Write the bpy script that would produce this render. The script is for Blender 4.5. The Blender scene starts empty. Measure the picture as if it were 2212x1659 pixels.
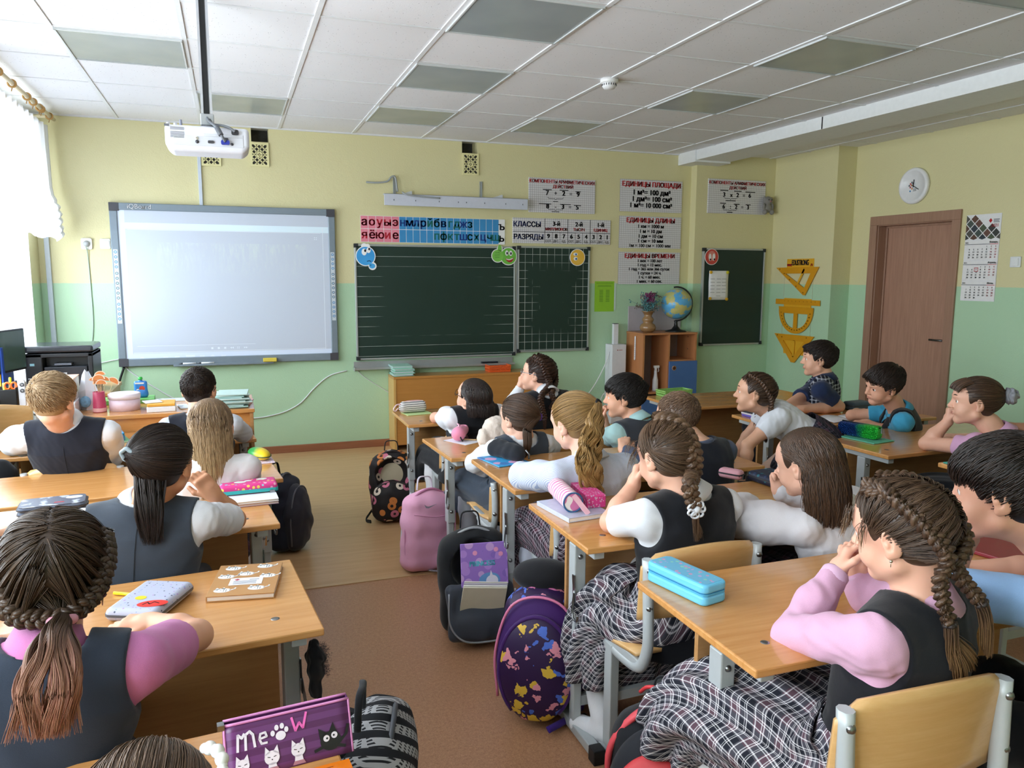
EXPOSURE = 0.40
SKY = 9.0
VOX = 1.0
import bpy, bmesh, math, random
import numpy as np
from mathutils import Vector, Matrix

SC = bpy.context.scene
COL = SC.collection
PI = math.pi
rng = np.random.default_rng(7)
random.seed(7)

# ---------------------------------------------------------------- camera
cam = bpy.data.cameras.new('camera')
cam.sensor_width = 36.0
cam.lens = 27.294
cam.clip_start = 0.05
camo = bpy.data.objects.new('camera', cam)
COL.objects.link(camo)
CAM_YAW, CAM_PITCH, CAM_ROLL = 0.3458, 0.1394, 0.0043
_f = Vector((math.sin(CAM_YAW)*math.cos(CAM_PITCH), math.cos(CAM_YAW)*math.cos(CAM_PITCH), -math.sin(CAM_PITCH)))
_r0 = Vector((math.cos(CAM_YAW), -math.sin(CAM_YAW), 0))
_u0 = _r0.cross(_f)
_r = _r0*math.cos(CAM_ROLL) + _u0*math.sin(CAM_ROLL)
_u = _r.cross(_f)
camo.matrix_world = Matrix(((_r.x, _u.x, -_f.x, 0.769), (_r.y, _u.y, -_f.y, -6.883), (_r.z, _u.z, -_f.z, 1.539), (0, 0, 0, 1)))
SC.camera = camo

# ---------------------------------------------------------------- sky, daylight, exposure
SC.view_settings.view_transform = 'Standard'
SC.view_settings.look = 'None'
SC.view_settings.gamma = 1.0
SC.view_settings.use_curve_mapping = False
SC.view_settings.exposure = EXPOSURE
world = bpy.data.worlds.new('overcast_sky')
SC.world = world
world.use_nodes = True
bg = world.node_tree.nodes['Background']
bg.inputs[0].default_value = (0.84, 0.93, 1.0, 1)
bg.inputs[1].default_value = SKY
WINDOWS = [(-2.35, -0.30), (-5.0, -2.95), (-7.7, -5.65)]          # y ranges of the three window openings in the left wall
for i, (y0, y1) in enumerate(WINDOWS):
    la = bpy.data.lights.new('window_portal', 'AREA')
    la.shape = 'RECTANGLE'; la.size = 1.75; la.size_y = y1-y0
    la.cycles.is_portal = True
    lo = bpy.data.objects.new('window_portal', la)
    lo.location = (-0.93, (y0+y1)/2, 1.675)
    lo.rotation_euler = (0, -PI/2, 0)
    COL.objects.link(lo)
cy = SC.cycles
cy.max_bounces = 7; cy.diffuse_bounces = 4; cy.glossy_bounces = 3; cy.transmission_bounces = 4; cy.transparent_max_bounces = 8
cy.sample_clamp_indirect = 6.0
cy.caustics_reflective = False; cy.caustics_refractive = False
cy.use_denoising = True

# ---------------------------------------------------------------- materials
def lin(c):
    if isinstance(c, str):
        c = tuple(int(c[i:i+2], 16)/255 for i in (0, 2, 4))
    return tuple((x/12.92 if x <= 0.04045 else ((x+0.055)/1.055)**2.4) for x in c[:3]) + (1.0,)

class NT:
    def __init__(s, name):
        s.m = bpy.data.materials.new(name); s.m.use_nodes = True
        s.t = s.m.node_tree; s.b = s.t.nodes['Principled BSDF']
    def n(s, typ, **kw):
        nd = s.t.nodes.new(typ)
        for k, v in kw.items(): setattr(nd, k, v)
        return nd
    def l(s, a, b): s.t.links.new(a, b)
    def math(s, op, a, b=None, c=None):
        nd = s.n('ShaderNodeMath', operation=op)
        for i, v in enumerate((a, b, c)):
            if v is None: continue
            if isinstance(v, (int, float)): nd.inputs[i].default_value = v
            else: s.l(v, nd.inputs[i])
        return nd.outputs[0]
    def mix(s, f, a, b):
        nd = s.n('ShaderNodeMix', data_type='RGBA')
        for i, v in ((0, f), (6, a), (7, b)):
            if isinstance(v, (int, float)): nd.inputs[i].default_value = v
            elif isinstance(v, (tuple, list, str)): nd.inputs[i].default_value = lin(v)
            else: s.l(v, nd.inputs[i])
        return nd.outputs[2]
    def coord(s, kind='Object', scale=(1, 1, 1), rot=(0, 0, 0)):
        tc = s.n('ShaderNodeTexCoord'); mp = s.n('ShaderNodeMapping')
        mp.inputs['Scale'].default_value = scale; mp.inputs['Rotation'].default_value = rot
        s.l(tc.outputs[kind], mp.inputs[0]); return mp.outputs[0]
    def noise(s, vec, scale, detail=3, rough=.5):
        nd = s.n('ShaderNodeTexNoise'); nd.inputs['Scale'].default_value = scale
        nd.inputs['Detail'].default_value = detail; nd.inputs['Roughness'].default_value = rough
        if vec is not None: s.l(vec, nd.inputs['Vector'])
        return nd.outputs[0]
    def ramp(s, f, lo, hi):
        nd = s.n('ShaderNodeMapRange'); nd.inputs[1].default_value = lo; nd.inputs[2].default_value = hi
        s.l(f, nd.inputs[0]); return nd.outputs[0]
    def bump(s, h, strength, dist=.01):
        nd = s.n('ShaderNodeBump'); nd.inputs['Strength'].default_value = strength; nd.inputs['Distance'].default_value = dist
        s.l(h, nd.inputs['Height']); s.l(nd.outputs[0], s.b.inputs['Normal'])
    def col(s, c):
        if isinstance(c, (tuple, list, str)): s.b.inputs['Base Color'].default_value = lin(c)
        else: s.l(c, s.b.inputs['Base Color'])
    def set(s, rough=.5, spec=.5, metal=0, **kw):
        s.b.inputs['Roughness'].default_value = rough; s.b.inputs['Specular IOR Level'].default_value = spec
        s.b.inputs['Metallic'].default_value = metal
        for k, v in kw.items(): s.b.inputs[k].default_value = v
        return s

_MC = {}
def plain(c, rough=.5, spec=.5, metal=0, name=None, var=.06, vs=30, **kw):
    """a plain painted / plastic / metal material with a slight tone variation"""
    key = (str(c), rough, spec, metal, str(kw))
    if key in _MC: return _MC[key]
    t = NT(name or 'plain_'+str(c)); t.set(rough, spec, metal, **kw)
    cc = lin(c)
    if var:
        nz = t.noise(t.coord(), vs, 3)
        nd = t.n('ShaderNodeMix', data_type='RGBA'); t.l(nz, nd.inputs[0])
        nd.inputs[6].default_value = tuple(x*(1-var) for x in cc[:3])+(1,)
        nd.inputs[7].default_value = tuple(min(1, x*(1+var)) for x in cc[:3])+(1,)
        t.l(nd.outputs[2], t.b.inputs['Base Color'])
    else: t.b.inputs['Base Color'].default_value = cc
    _MC[key] = t.m
    return t.m

def fabric(c, rough=.85, weave=900, bump=.25, c2=None, fold=True, name=None):
    key = ('fab', str(c), rough, weave, str(c2))
    if key in _MC: return _MC[key]
    t = NT(name or 'fabric'); t.set(rough, .25)
    v = t.coord()
    n1 = t.noise(v, 14, 4); n2 = t.noise(v, weave, 2)
    cc = lin(c); c_d = tuple(x*.86 for x in cc[:3])+(1,)
    nd = t.n('ShaderNodeMix', data_type='RGBA'); t.l(n2, nd.inputs[0]); nd.inputs[6].default_value = c_d
    nd.inputs[7].default_value = tuple(min(1, x*1.12) for x in cc[:3])+(1,)
    t.l(nd.outputs[2], t.b.inputs['Base Color'])
    t.bump(t.math('ADD', t.math('MULTIPLY', n2, .15), n1), bump, .012)
    t.b.inputs['Sheen Weight'].default_value = .15
    _MC[key] = t.m
    return t.m

def wood(name, c1, c2, axis=0, rough=.25, coat=.3, scale=1.0):
    t = NT(name); sc = [22*scale]*3; sc[axis] = 1.3*scale
    v = t.coord('Object', tuple(sc))
    n1 = t.noise(v, 2.2, 6, .6); n2 = t.noise(v, 9, 3, .6)
    f = t.math('ADD', t.math('MULTIPLY', n1, .7), t.math('MULTIPLY', n2, .3))
    t.col(t.mix(t.ramp(f, .3, .7), c1, c2))
    t.set(rough, .5); t.b.inputs['Coat Weight'].default_value = coat; t.b.inputs['Coat Roughness'].default_value = .12
    t.bump(n2, .04, .004)
    return t.m

# ---------------------------------------------------------------- tagging
def tag(o, label=None, cat=None, group=None, kind=None):
    if label: o['label'] = label
    if cat: o['category'] = cat
    if group: o['group'] = group
    if kind: o['kind'] = kind
    return o
def thing(name, label, cat, loc=(0, 0, 0), rz=0.0, group=None):
    o = bpy.data.objects.new(name, None); COL.objects.link(o)
    o.location = loc; o.rotation_euler = (0, 0, rz); o.empty_display_size = .05
    return tag(o, label, cat, group)
def copy_tree(o, parent=None):
    c = o.copy(); COL.objects.link(c)
    if parent is not None: c.parent = parent
    for ch in list(o.children): copy_tree(ch, c)
    return c

# ---------------------------------------------------------------- mesh building
def new_obj(name, me, mats=None, parent=None, label=None):
    o = bpy.data.objects.new(name, me); COL.objects.link(o)
    for m in (mats if isinstance(mats, (list, tuple)) else [mats] if mats else []): me.materials.append(m)
    if parent is not None: o.parent = parent
    if label: o['label'] = label
    return o

def np_mesh(name, V, Fq, smooth=True):
    """mesh from numpy arrays: V (n,3), Fq (m,4) or (m,3)"""
    me = bpy.data.meshes.new(name)
    V = np.asarray(V, np.float32); Fq = np.asarray(Fq, np.int32); k = Fq.shape[1]
    me.vertices.add(len(V)); me.vertices.foreach_set('co', V.ravel())
    me.loops.add(Fq.size); me.loops.foreach_set('vertex_index', Fq.ravel())
    me.polygons.add(len(Fq)); me.polygons.foreach_set('loop_start', np.arange(len(Fq), dtype=np.int32)*k)
    me.polygons.foreach_set('loop_total', np.full(len(Fq), k, np.int32))
    if smooth: me.polygons.foreach_set('use_smooth', np.ones(len(Fq), bool))
    me.update(calc_edges=True)
    return me
def vattr(me, name, vals):
    a = me.attributes.new(name, 'FLOAT', 'POINT'); a.data.foreach_set('value', np.asarray(vals, np.float32))

def M4(loc=(0, 0, 0), rz=0, rx=0, ry=0):
    return Matrix.Translation(loc) @ Matrix.Rotation(rz, 4, 'Z') @ Matrix.Rotation(ry, 4, 'Y') @ Matrix.Rotation(rx, 4, 'X')

class MB:
    """collects shapes into ONE mesh"""
    def __init__(s): s.bm = bmesh.new(); s.mi = 0
    def _fin(s, faces, smooth=False):
        for f in faces: f.material_index = s.mi; f.smooth = smooth
    def box(s, c, d, m=None):
        x, y, z = d[0]/2, d[1]/2, d[2]/2
        T = (m or Matrix()) @ Matrix.Translation(c)
        vs = [s.bm.verts.new(T @ Vector(p)) for p in ((-x,-y,-z),(x,-y,-z),(x,y,-z),(-x,y,-z),(-x,-y,z),(x,-y,z),(x,y,z),(-x,y,z))]
        s._fin([s.bm.faces.new([vs[i] for i in q]) for q in ((3,2,1,0),(4,5,6,7),(0,1,5,4),(1,2,6,5),(2,3,7,6),(3,0,4,7))]); return s
    def bb(s, x0, x1, y0, y1, z0, z1, m=None):
        return s.box(((x0+x1)/2, (y0+y1)/2, (z0+z1)/2), (x1-x0, y1-y0, z1-z0), m)
    def prism(s, poly, z0, z1, m=None, smooth=False):
        m = m or Matrix(); n = len(poly)
        a = [s.bm.verts.new(m @ Vector((p[0], p[1], z0))) for p in poly]; b = [s.bm.verts.new(m @ Vector((p[0], p[1], z1))) for p in poly]
        fs = [s.bm.faces.new(a[::-1]), s.bm.faces.new(b)]
        s._fin(fs)
        s._fin([s.bm.faces.new((a[i], a[(i+1) % n], b[(i+1) % n], b[i])) for i in range(n)], smooth); return s
    def lathe(s, prof, n=24, m=None, smooth=True):
        m = m or Matrix(); rings = []
        for r, z in prof:
            rings.append([s.bm.verts.new(m @ Vector((r*math.cos(2*PI*i/n), r*math.sin(2*PI*i/n), z))) for i in range(n)] if r > 1e-6 else [s.bm.verts.new(m @ Vector((0, 0, z)))])
        for a, b in zip(rings, rings[1:]):
            for i in range(n):
                j = (i+1) % n
                q = [a[i], a[j], b[j], b[i]] if len(a) > 1 and len(b) > 1 else [a[0], b[j], b[i]] if len(a) == 1 and len(b) > 1 else [a[i], a[j], b[0]] if len(a) > 1 else None
                if q: s._fin([s.bm.faces.new(q)], smooth)
        return s
    def tube(s, pts, r, n=8, cap=True, flat=1.0, smooth=True, closed=False, up=None):
        P = [Vector(p) for p in pts]; N = len(P); rings = []
        rr = r if isinstance(r, (list, tuple)) else [r]*N
        prev = Vector(up) if up else None
        for i, p in enumerate(P):
            if closed: t = P[(i+1) % N]-P[i-1]
            else: t = P[min(i+1, N-1)]-P[max(i-1, 0)]
            t.normalize()
            if prev is None: prev = Vector((0, 0, 1)) if abs(t.z) < .9 else Vector((1, 0, 0))
            a = (prev - t*prev.dot(t))
            if a.length < 1e-6: a = t.orthogonal()
            a.normalize(); prev = a; b = t.cross(a)
            rings.append([s.bm.verts.new(p + rr[i]*(a*math.cos(2*PI*k/n)*flat + b*math.sin(2*PI*k/n))) for k in range(n)])
        R = rings+[rings[0]] if closed else rings
        for A, B in zip(R, R[1:]):
            s._fin([s.bm.faces.new((A[k], A[(k+1) % n], B[(k+1) % n], B[k])) for k in range(n)], smooth)
        if cap and not closed:
            s._fin([s.bm.faces.new(rings[0][::-1]), s.bm.faces.new(rings[-1])])
        return s
    def bar(s, a, b, w, d, up=(0, 0, 1)):
        """rectangular bar from a to b, w across, d along 'up'"""
        a, b = Vector(a), Vector(b); t = (b-a).normalized(); u = Vector(up); u = (u - t*u.dot(t)).normalized(); v = t.cross(u)
        vs = [s.bm.verts.new(p + v*i*w/2 + u*j*d/2) for p in (a, b) for i, j in ((-1,-1),(1,-1),(1,1),(-1,1))]
        s._fin([s.bm.faces.new([vs[i] for i in q]) for q in ((0,1,2,3),(7,6,5,4),(0,4,5,1),(1,5,6,2),(2,6,7,3),(3,7,4,0))]); return s
    def sphere(s, c, r, m=None, nu=14, nv=10, sc=(1, 1, 1)):
        T = (m or Matrix()) @ Matrix.Translation(c) @ Matrix.Diagonal((sc[0], sc[1], sc[2], 1))
        return s.lathe([(r*math.sin(PI*i/nv), -r*math.cos(PI*i/nv)) for i in range(nv+1)], nu, T)
    def sheet(s, grid, smooth=True):
        """grid[i][j] of points -> quads"""
        V = [[s.bm.verts.new(Vector(p)) for p in row] for row in grid]
        for a, b in zip(V, V[1:]):
            s._fin([s.bm.faces.new((a[j], a[j+1], b[j+1], b[j])) for j in range(len(a)-1)], smooth)
        return s
    def build(s, name, mats=None, parent=None, bevel=0, seg=2, solid=0, sub=0, label=None):
        bmesh.ops.recalc_face_normals(s.bm, faces=s.bm.faces)
        me = bpy.data.meshes.new(name); s.bm.to_mesh(me); s.bm.free()
        o = new_obj(name, me, mats, parent, label)
        if solid:
            md = o.modifiers.new('solid', 'SOLIDIFY'); md.thickness = solid; md.offset = 0
        if bevel:
            md = o.modifiers.new('bevel', 'BEVEL'); md.width = bevel; md.segments = seg; md.limit_method = 'ANGLE'; md.angle_limit = .6
        if sub:
            md = o.modifiers.new('sub', 'SUBSURF'); md.levels = sub; md.render_levels = sub
        return o

def rrect(w, h, r, n=5, cx=0, cy=0):
    out = []
    for sx, sy, a0 in ((1, 1, 0), (-1, 1, PI/2), (-1, -1, PI), (1, -1, 3*PI/2)):
        for i in range(n+1):
            a = a0+PI/2*i/n
            out.append((cx+sx*(w/2-r)+r*math.cos(a), cy+sy*(h/2-r)+r*math.sin(a)))
    return out

def bez(pts, n=10):
    """smooth Catmull-Rom curve through the points"""
    P = [Vector(p) for p in pts]; P = [P[0]*2-P[1]]+P+[P[-1]*2-P[-2]]; out = []
    for i in range(1, len(P)-2):
        for k in range(n):
            t = k/n; a, b, c, d = P[i-1:i+3]
            out.append(.5*((2*b)+(c-a)*t+(2*a-5*b+4*c-d)*t*t+(3*b-a-3*c+d)*t**3))
    out.append(P[-2]); return out

# ---------------------------------------------------------------- lettering (glyph outlines of the built-in typeface, filled as trapezoids)
_GL = {}
def _splines(s):
    c = bpy.data.curves.new('t', 'FONT'); c.body = s; c.size = 1.0; c.resolution_u = 4
    o = bpy.data.objects.new('t', c); COL.objects.link(o)
    dg = bpy.context.evaluated_depsgraph_get()
    cu = o.to_curve(dg, apply_modifiers=False)
    out = []
    for sp in cu.splines:
        if sp.type == 'BEZIER':
            pts = []; bp = sp.bezier_points; n = len(bp)
            for i in range(n):
                a, b = bp[i], bp[(i+1) % n]
                straight = (a.handle_right-a.co).cross(b.co-a.co).length < 1e-5 and (b.handle_left-b.co).cross(b.co-a.co).length < 1e-5
                K = 1 if straight else 4
                for k in range(K):
                    t = k/K; u = 1-t
                    p = a.co*u**3+a.handle_right*3*u*u*t+b.handle_left*3*u*t*t+b.co*t**3
                    pts.append((p.x, p.y))
        else: pts = [(p.co[0], p.co[1]) for p in sp.points]
        out.append(pts)
    o.to_curve_clear(); bpy.data.objects.remove(o); bpy.data.curves.remove(c)
    return out
def _ext(sp):
    xs = [p[0] for q in sp for p in q]; return (min(xs), max(xs)) if xs else (0, 0)
_HH = None
def glyph(ch):
    global _HH
    if ch in _GL: return _GL[ch]
    if _HH is None:
        e = _ext(_splines('H')); e2 = _ext(_splines('HH')); _HH = (e2[1]-e[1], e[0], e[1])
    e3 = _ext(_splines('H'+ch+'H')); adv = e3[1]-_HH[2]-_HH[0]
    sp = _splines(ch) if ch != ' ' else []
    edges = []
    for q in sp:
        for a, b in zip(q, q[1:]+q[:1]):
            if abs(a[1]-b[1]) > 1e-6: edges.append((a, b, 1) if a[1] < b[1] else (b, a, -1))
    ys = sorted({round(v, 4) for a, b, w in edges for v in (a[1], b[1])})
    traps = []
    for y0, y1 in zip(ys, ys[1:]):
        if y1-y0 < 1e-4: continue
        ym = (y0+y1)/2; cr = []
        for a, b, w in edges:
            if a[1] <= ym < b[1]:
                f = lambda y: a[0]+(b[0]-a[0])*(y-a[1])/(b[1]-a[1])
                cr.append((f(ym), f(y0), f(y1), w))
        cr.sort(); wn = 0
        for c0, c1 in zip(cr, cr[1:]):
            wn += c0[3]
            if wn: traps.append((y0, y1, c0[1], c1[1], c0[2], c1[2]))
    _GL[ch] = (adv, traps); return _GL[ch]

def text_mb(mb, s, size, m, align='C', bold=0.0, stretch=1.0, track=0.0):
    """adds the string to an MB as flat lettering in the xy plane of matrix m"""
    gs = [glyph(c) for c in s]
    W = sum((g[0]+track)*stretch for g in gs)*size
    x = {'C': -W/2, 'L': 0, 'R': -W}[align]; bd = bold
    for adv, tr in gs:
        for y0, y1, a0, b0, a1, b1 in tr:
            q = [((a0*stretch-bd)*size+x, (y0-bd*.35)*size), ((b0*stretch+bd)*size+x, (y0-bd*.35)*size), ((b1*stretch+bd)*size+x, (y1+bd*.35)*size), ((a1*stretch-bd)*size+x, (y1+bd*.35)*size)]
            vs = [mb.bm.verts.new(m @ Vector((p[0], p[1], 0))) for p in q]
            f = mb.bm.faces.new(vs); f.material_index = mb.mi
        x += (adv+track)*stretch*size
    return W

# ---------------------------------------------------------------- smooth solid shapes on a grid -> one continuous mesh
A3 = lambda p: np.asarray(p, np.float64)
class Field:
    def __init__(s, lo, hi, h):
        s.lo = A3(lo); s.h = h
        s.n = np.maximum(np.ceil((A3(hi)-s.lo)/h).astype(int)+1, 3)
        s.f = np.full(s.n, .06, np.float32)
    def reg(s, lo, hi):
        a = np.clip(np.floor((A3(lo)-s.lo)/s.h).astype(int), 0, s.n); b = np.clip(np.ceil((A3(hi)-s.lo)/s.h).astype(int)+1, 0, s.n)
        if (b <= a).any(): return None
        sl = tuple(slice(i, j) for i, j in zip(a, b))
        ax = [(s.lo[i]+np.arange(a[i], b[i])*s.h).astype(np.float32) for i in range(3)]
        return sl, ax[0][:, None, None], ax[1][None, :, None], ax[2][None, None, :]
    def op(s, fn, lo, hi, k, mode=0):
        pad = k+3*s.h+.002
        r = s.reg(A3(lo)-pad, A3(hi)+pad)
        if r is None: return
        sl, X, Y, Z = r
        d = fn(X, Y, Z).astype(np.float32); a = s.f[sl]
        if mode == 0:
            h = np.maximum(k-np.abs(a-d), 0)/max(k, 1e-6); s.f[sl] = np.minimum(a, d)-h*h*k*.25
        else:
            d = -d if mode == 1 else d
            h = np.maximum(k-np.abs(a-d), 0)/max(k, 1e-6); s.f[sl] = np.maximum(a, d)+h*h*k*.25
    def cone(s, a, b, ra, rb=None, k=.01, mode=0, sq=None):
        a = A3(a); b = A3(b); rb = ra if rb is None else rb; ab = b-a; L2 = max(ab@ab, 1e-9); r = max(ra, rb)
        def fn(X, Y, Z):
            x, y, z = X-a[0], Y-a[1], Z-a[2]
            t = np.clip((x*ab[0]+y*ab[1]+z*ab[2])/L2, 0, 1)
            return np.sqrt((x-t*ab[0])**2+(y-t*ab[1])**2+(z-t*ab[2])**2)-(ra+(rb-ra)*t)
        s.op(fn, np.minimum(a, b)-r, np.maximum(a, b)+r, k, mode)
    def chain(s, pts, rs, k=.01, mode=0):
        for i in range(len(pts)-1): s.cone(pts[i], pts[i+1], rs[i], rs[i+1], k, mode)
    def ell(s, c, rad, R=None, k=.01, mode=0):
        c = A3(c); rad = A3(rad); R = np.eye(3) if R is None else R; e = np.abs(R)@rad
        def fn(X, Y, Z):
            x, y, z = X-c[0], Y-c[1], Z-c[2]
            q = [R[0, i]*x+R[1, i]*y+R[2, i]*z for i in range(3)]
            k0 = np.sqrt(sum((q[i]/rad[i])**2 for i in range(3))); k1 = np.sqrt(sum((q[i]/rad[i]**2)**2 for i in range(3)))
            return k0*(k0-1)/np.maximum(k1, 1e-6)
        s.op(fn, c-e, c+e, k, mode)
    def box(s, c, half, rnd=.01, R=None, k=.01, mode=0):
        c = A3(c); half = A3(half); R = np.eye(3) if R is None else R; e = np.abs(R)@half
        def fn(X, Y, Z):
            x, y, z = X-c[0], Y-c[1], Z-c[2]
            q = [np.abs(R[0, i]*x+R[1, i]*y+R[2, i]*z)-(half[i]-rnd) for i in range(3)]
            return np.sqrt(sum(np.maximum(v, 0)**2 for v in q))+np.minimum(np.maximum(np.maximum(q[0], q[1]), q[2]), 0)-rnd
        s.op(fn, c-e, c+e, k, mode)
    def gcyl(s, a, b, ax, prof, grow=0.0, k=.01, mode=0, ripple=None):
        """stout body from a to b; prof rows (t, half width along ax, half depth, depth offset)"""
        a = A3(a); b = A3(b); w = b-a; L = np.linalg.norm(w); w = w/L
        u = A3(ax); u = u-w*(u@w); u /= np.linalg.norm(u); v = np.cross(w, u)
        P = np.array(prof, float); mx = P[:, 1:3].max()+grow+.03
        def fn(X, Y, Z):
            x, y, z = X-a[0], Y-a[1], Z-a[2]
            t = (x*w[0]+y*w[1]+z*w[2]); p = x*u[0]+y*u[1]+z*u[2]; q = x*v[0]+y*v[1]+z*v[2]
            tc = t/L
            A = np.interp(tc, P[:, 0], P[:, 1])+grow; B = np.interp(tc, P[:, 0], P[:, 2])+grow; O = np.interp(tc, P[:, 0], P[:, 3])
            qq = q-O
            if ripple is not None:
                rp = ripple(np.arctan2(qq/B, p/A), tc); A = A+rp; B = B+rp
            n = (np.abs(p/A)**2.3+np.abs(qq/B)**2.3)**(1/2.3)
            d = (n-1)*np.minimum(A, B)
            e = np.maximum(-t-grow, t-L-grow)
            return np.where((e > 0) & (d > 0), np.sqrt(np.maximum(e, 0)**2+np.maximum(d, 0)**2), np.maximum(d, e))
        s.op(fn, np.minimum(a, b)-mx, np.maximum(a, b)+mx, k, mode)
    def half(s, p, n, k=.004):
        """keep the side of the plane the normal n points away from"""
        p = A3(p); n = A3(n)/np.linalg.norm(A3(n))
        hi = s.lo+s.h*s.n
        s.op(lambda X, Y, Z: (X-p[0])*n[0]+(Y-p[1])*n[1]+(Z-p[2])*n[2], s.lo, hi, k, 2)
    def wob(s, amp, fr, seed=0):
        r = s.reg(s.lo, s.lo+s.h*s.n); sl, X, Y, Z = r; q = np.random.default_rng(seed)
        for i in range(5):
            d = q.normal(size=3)*fr*(1+.4*i); ph = q.uniform(0, 6)
            s.f += (amp/(1+.5*i)*np.sin(d[0]*X+d[1]*Y+d[2]*Z+ph+1.3*np.sin(d[1]*X*.6-d[0]*Z*.5))).astype(np.float32)
    def nets(s):
        f = s.f; n = f.shape
        ins = f < 0
        cnt = np.zeros(tuple(i-1 for i in n), np.int8)
        for i in (0, 1):
            for j in (0, 1):
                for k in (0, 1): cnt += ins[i:n[0]-1+i, j:n[1]-1+j, k:n[2]-1+k]
        act = np.argwhere((cnt > 0) & (cnt < 8))
        idx = np.full(cnt.shape, -1, np.int32); idx[tuple(act.T)] = np.arange(len(act))
        acc = np.zeros((len(act), 3)); num = np.zeros(len(act))
        off = [(i, j, k) for i in (0, 1) for j in (0, 1) for k in (0, 1)]
        val = {o: f[act[:, 0]+o[0], act[:, 1]+o[1], act[:, 2]+o[2]].astype(np.float64) for o in off}
        for o in off:
            for a in range(3):
                if o[a]: continue
                o2 = tuple(o[b]+(b == a) for b in range(3)); v0, v1 = val[o], val[o2]
                m = (v0 < 0) != (v1 < 0); t = v0[m]/(v0[m]-v1[m])
                p = np.tile(np.array(o, float), (m.sum(), 1)); p[:, a] += t; acc[m] += p; num[m] += 1
        V = s.lo+s.h*(act+acc/num[:, None])
        Q = []
        for a in range(3):
            b, c = (a+1) % 3, (a+2) % 3
            A = [slice(1, -1)]*3; A[a] = slice(0, n[a]-1); B = [slice(1, -1)]*3; B[a] = slice(1, n[a])
            d = ins[tuple(A)].astype(np.int8)-ins[tuple(B)].astype(np.int8)
            e = np.argwhere(d != 0)
            if not len(e): continue
            sg = d[tuple(e.T)]; base = e.copy(); base[:, b] += 1; base[:, c] += 1
            def at(db, dc):
                q = base.copy(); q[:, b] += db; q[:, c] += dc
                return idx[q[:, 0], q[:, 1], q[:, 2]]
            q = np.stack([at(-1, -1), at(0, -1), at(0, 0), at(-1, 0)], 1)
            q[sg < 0] = q[sg < 0][:, ::-1]; Q.append(q)
        Q = np.concatenate(Q) if Q else np.zeros((0, 4), int)
        Q = Q[(Q >= 0).all(1)]
        return V, Q
    def obj(s, name, mats, parent=None, label=None, origin=None, attrs=None):
        V, Q = s.nets()
        me = np_mesh(name, V-(A3(origin) if origin is not None else 0), Q)
        for k, fn in (attrs or {}).items(): vattr(me, k, fn(V))
        return new_obj(name, me, mats, parent, label)

# ---------------------------------------------------------------- strands (hair, fringe, plush): many thin tubes in one mesh
def strands_np(P, r0, taper=.6, sides=3):
    """P (N,M,3) polylines -> tube vertices and quads"""
    N, M, _ = P.shape
    T = np.gradient(P, axis=1); T /= np.linalg.norm(T, axis=2, keepdims=True)+1e-9
    ref = np.where(np.abs(T[..., 2:3]) < .9, np.array([0, 0, 1.]), np.array([1., 0, 0]))
    U = np.cross(T, ref); U /= np.linalg.norm(U, axis=2, keepdims=True)+1e-9
    W = np.cross(T, U)
    t = np.linspace(0, 1, M); r = (r0[:, None] if np.ndim(r0) else r0)*(1-taper*t**3)[None, :]
    V = []
    for k in range(sides):
        a = 2*PI*k/sides; V.append(P+r[..., None]*(U*math.cos(a)+W*math.sin(a)))
    V = np.stack(V, 2)                                        # N,M,sides,3
    ids = np.arange(N*M*sides).reshape(N, M, sides)
    Q = []
    for k in range(sides):
        k2 = (k+1) % sides
        Q.append(np.stack([ids[:, :-1, k], ids[:, :-1, k2], ids[:, 1:, k2], ids[:, 1:, k]], -1).reshape(-1, 4))
    return V.reshape(-1, 3), np.concatenate(Q)

class Hair:
    """gathers hair pieces (base shell, strands, braids) into one mesh with a tone per strand"""
    def __init__(s): s.V = []; s.Q = []; s.t = []; s.l = []; s.n = 0
    def add(s, V, Q, tone, length=None):
        s.V.append(V); s.Q.append(Q+s.n); s.n += len(V)
        s.t.append(np.broadcast_to(np.asarray(tone, np.float32), (len(V),)).copy())
        s.l.append(np.zeros(len(V), np.float32) if length is None else length.astype(np.float32))
    def strands(s, P, r0, taper=.6, tone=None, g=None, ln=(0, 1), sd=3):
        g = g or rng; N, M, _ = P.shape
        V, Q = strands_np(P, r0, taper, sd)
        t = g.uniform(0, 1, N) if tone is None else tone
        lv = np.linspace(ln[0], ln[1], M)
        s.add(V, Q, np.repeat(t, M*sd), np.tile(np.repeat(lv, sd), N))
    def field(s, F, tone=.3):
        V, Q = F.nets(); s.add(V, Q, tone)
    def build(s, name, mat, parent, origin):
        V = np.concatenate(s.V)-A3(origin)
        me = np_mesh(name, V, np.concatenate(s.Q)); vattr(me, 'tone', np.concatenate(s.t)); vattr(me, 'len', np.concatenate(s.l))
        return new_obj(name, me, mat, parent)

def hair_mat(c1, c2, tip=None):
    key = ('hair', str(c1), str(c2), str(tip))
    if key in _MC: return _MC[key]
    t = NT('hair'); a = t.n('ShaderNodeAttribute', attribute_name='tone'); l = t.n('ShaderNodeAttribute', attribute_name='len')
    c = t.mix(a.outputs['Fac'], c1, c2)
    if tip: c = t.mix(t.ramp(l.outputs['Fac'], .25, .8), c, t.mix(a.outputs['Fac'], tip[0], tip[1]))
    nz = t.noise(t.coord('Object', (1, 1, 1)), 60, 3)
    c = t.mix(t.math('MULTIPLY', nz, .35), c, '0c0806')
    t.col(c); t.set(.38, .45)
    _MC[key] = t.m; return t.m

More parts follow.
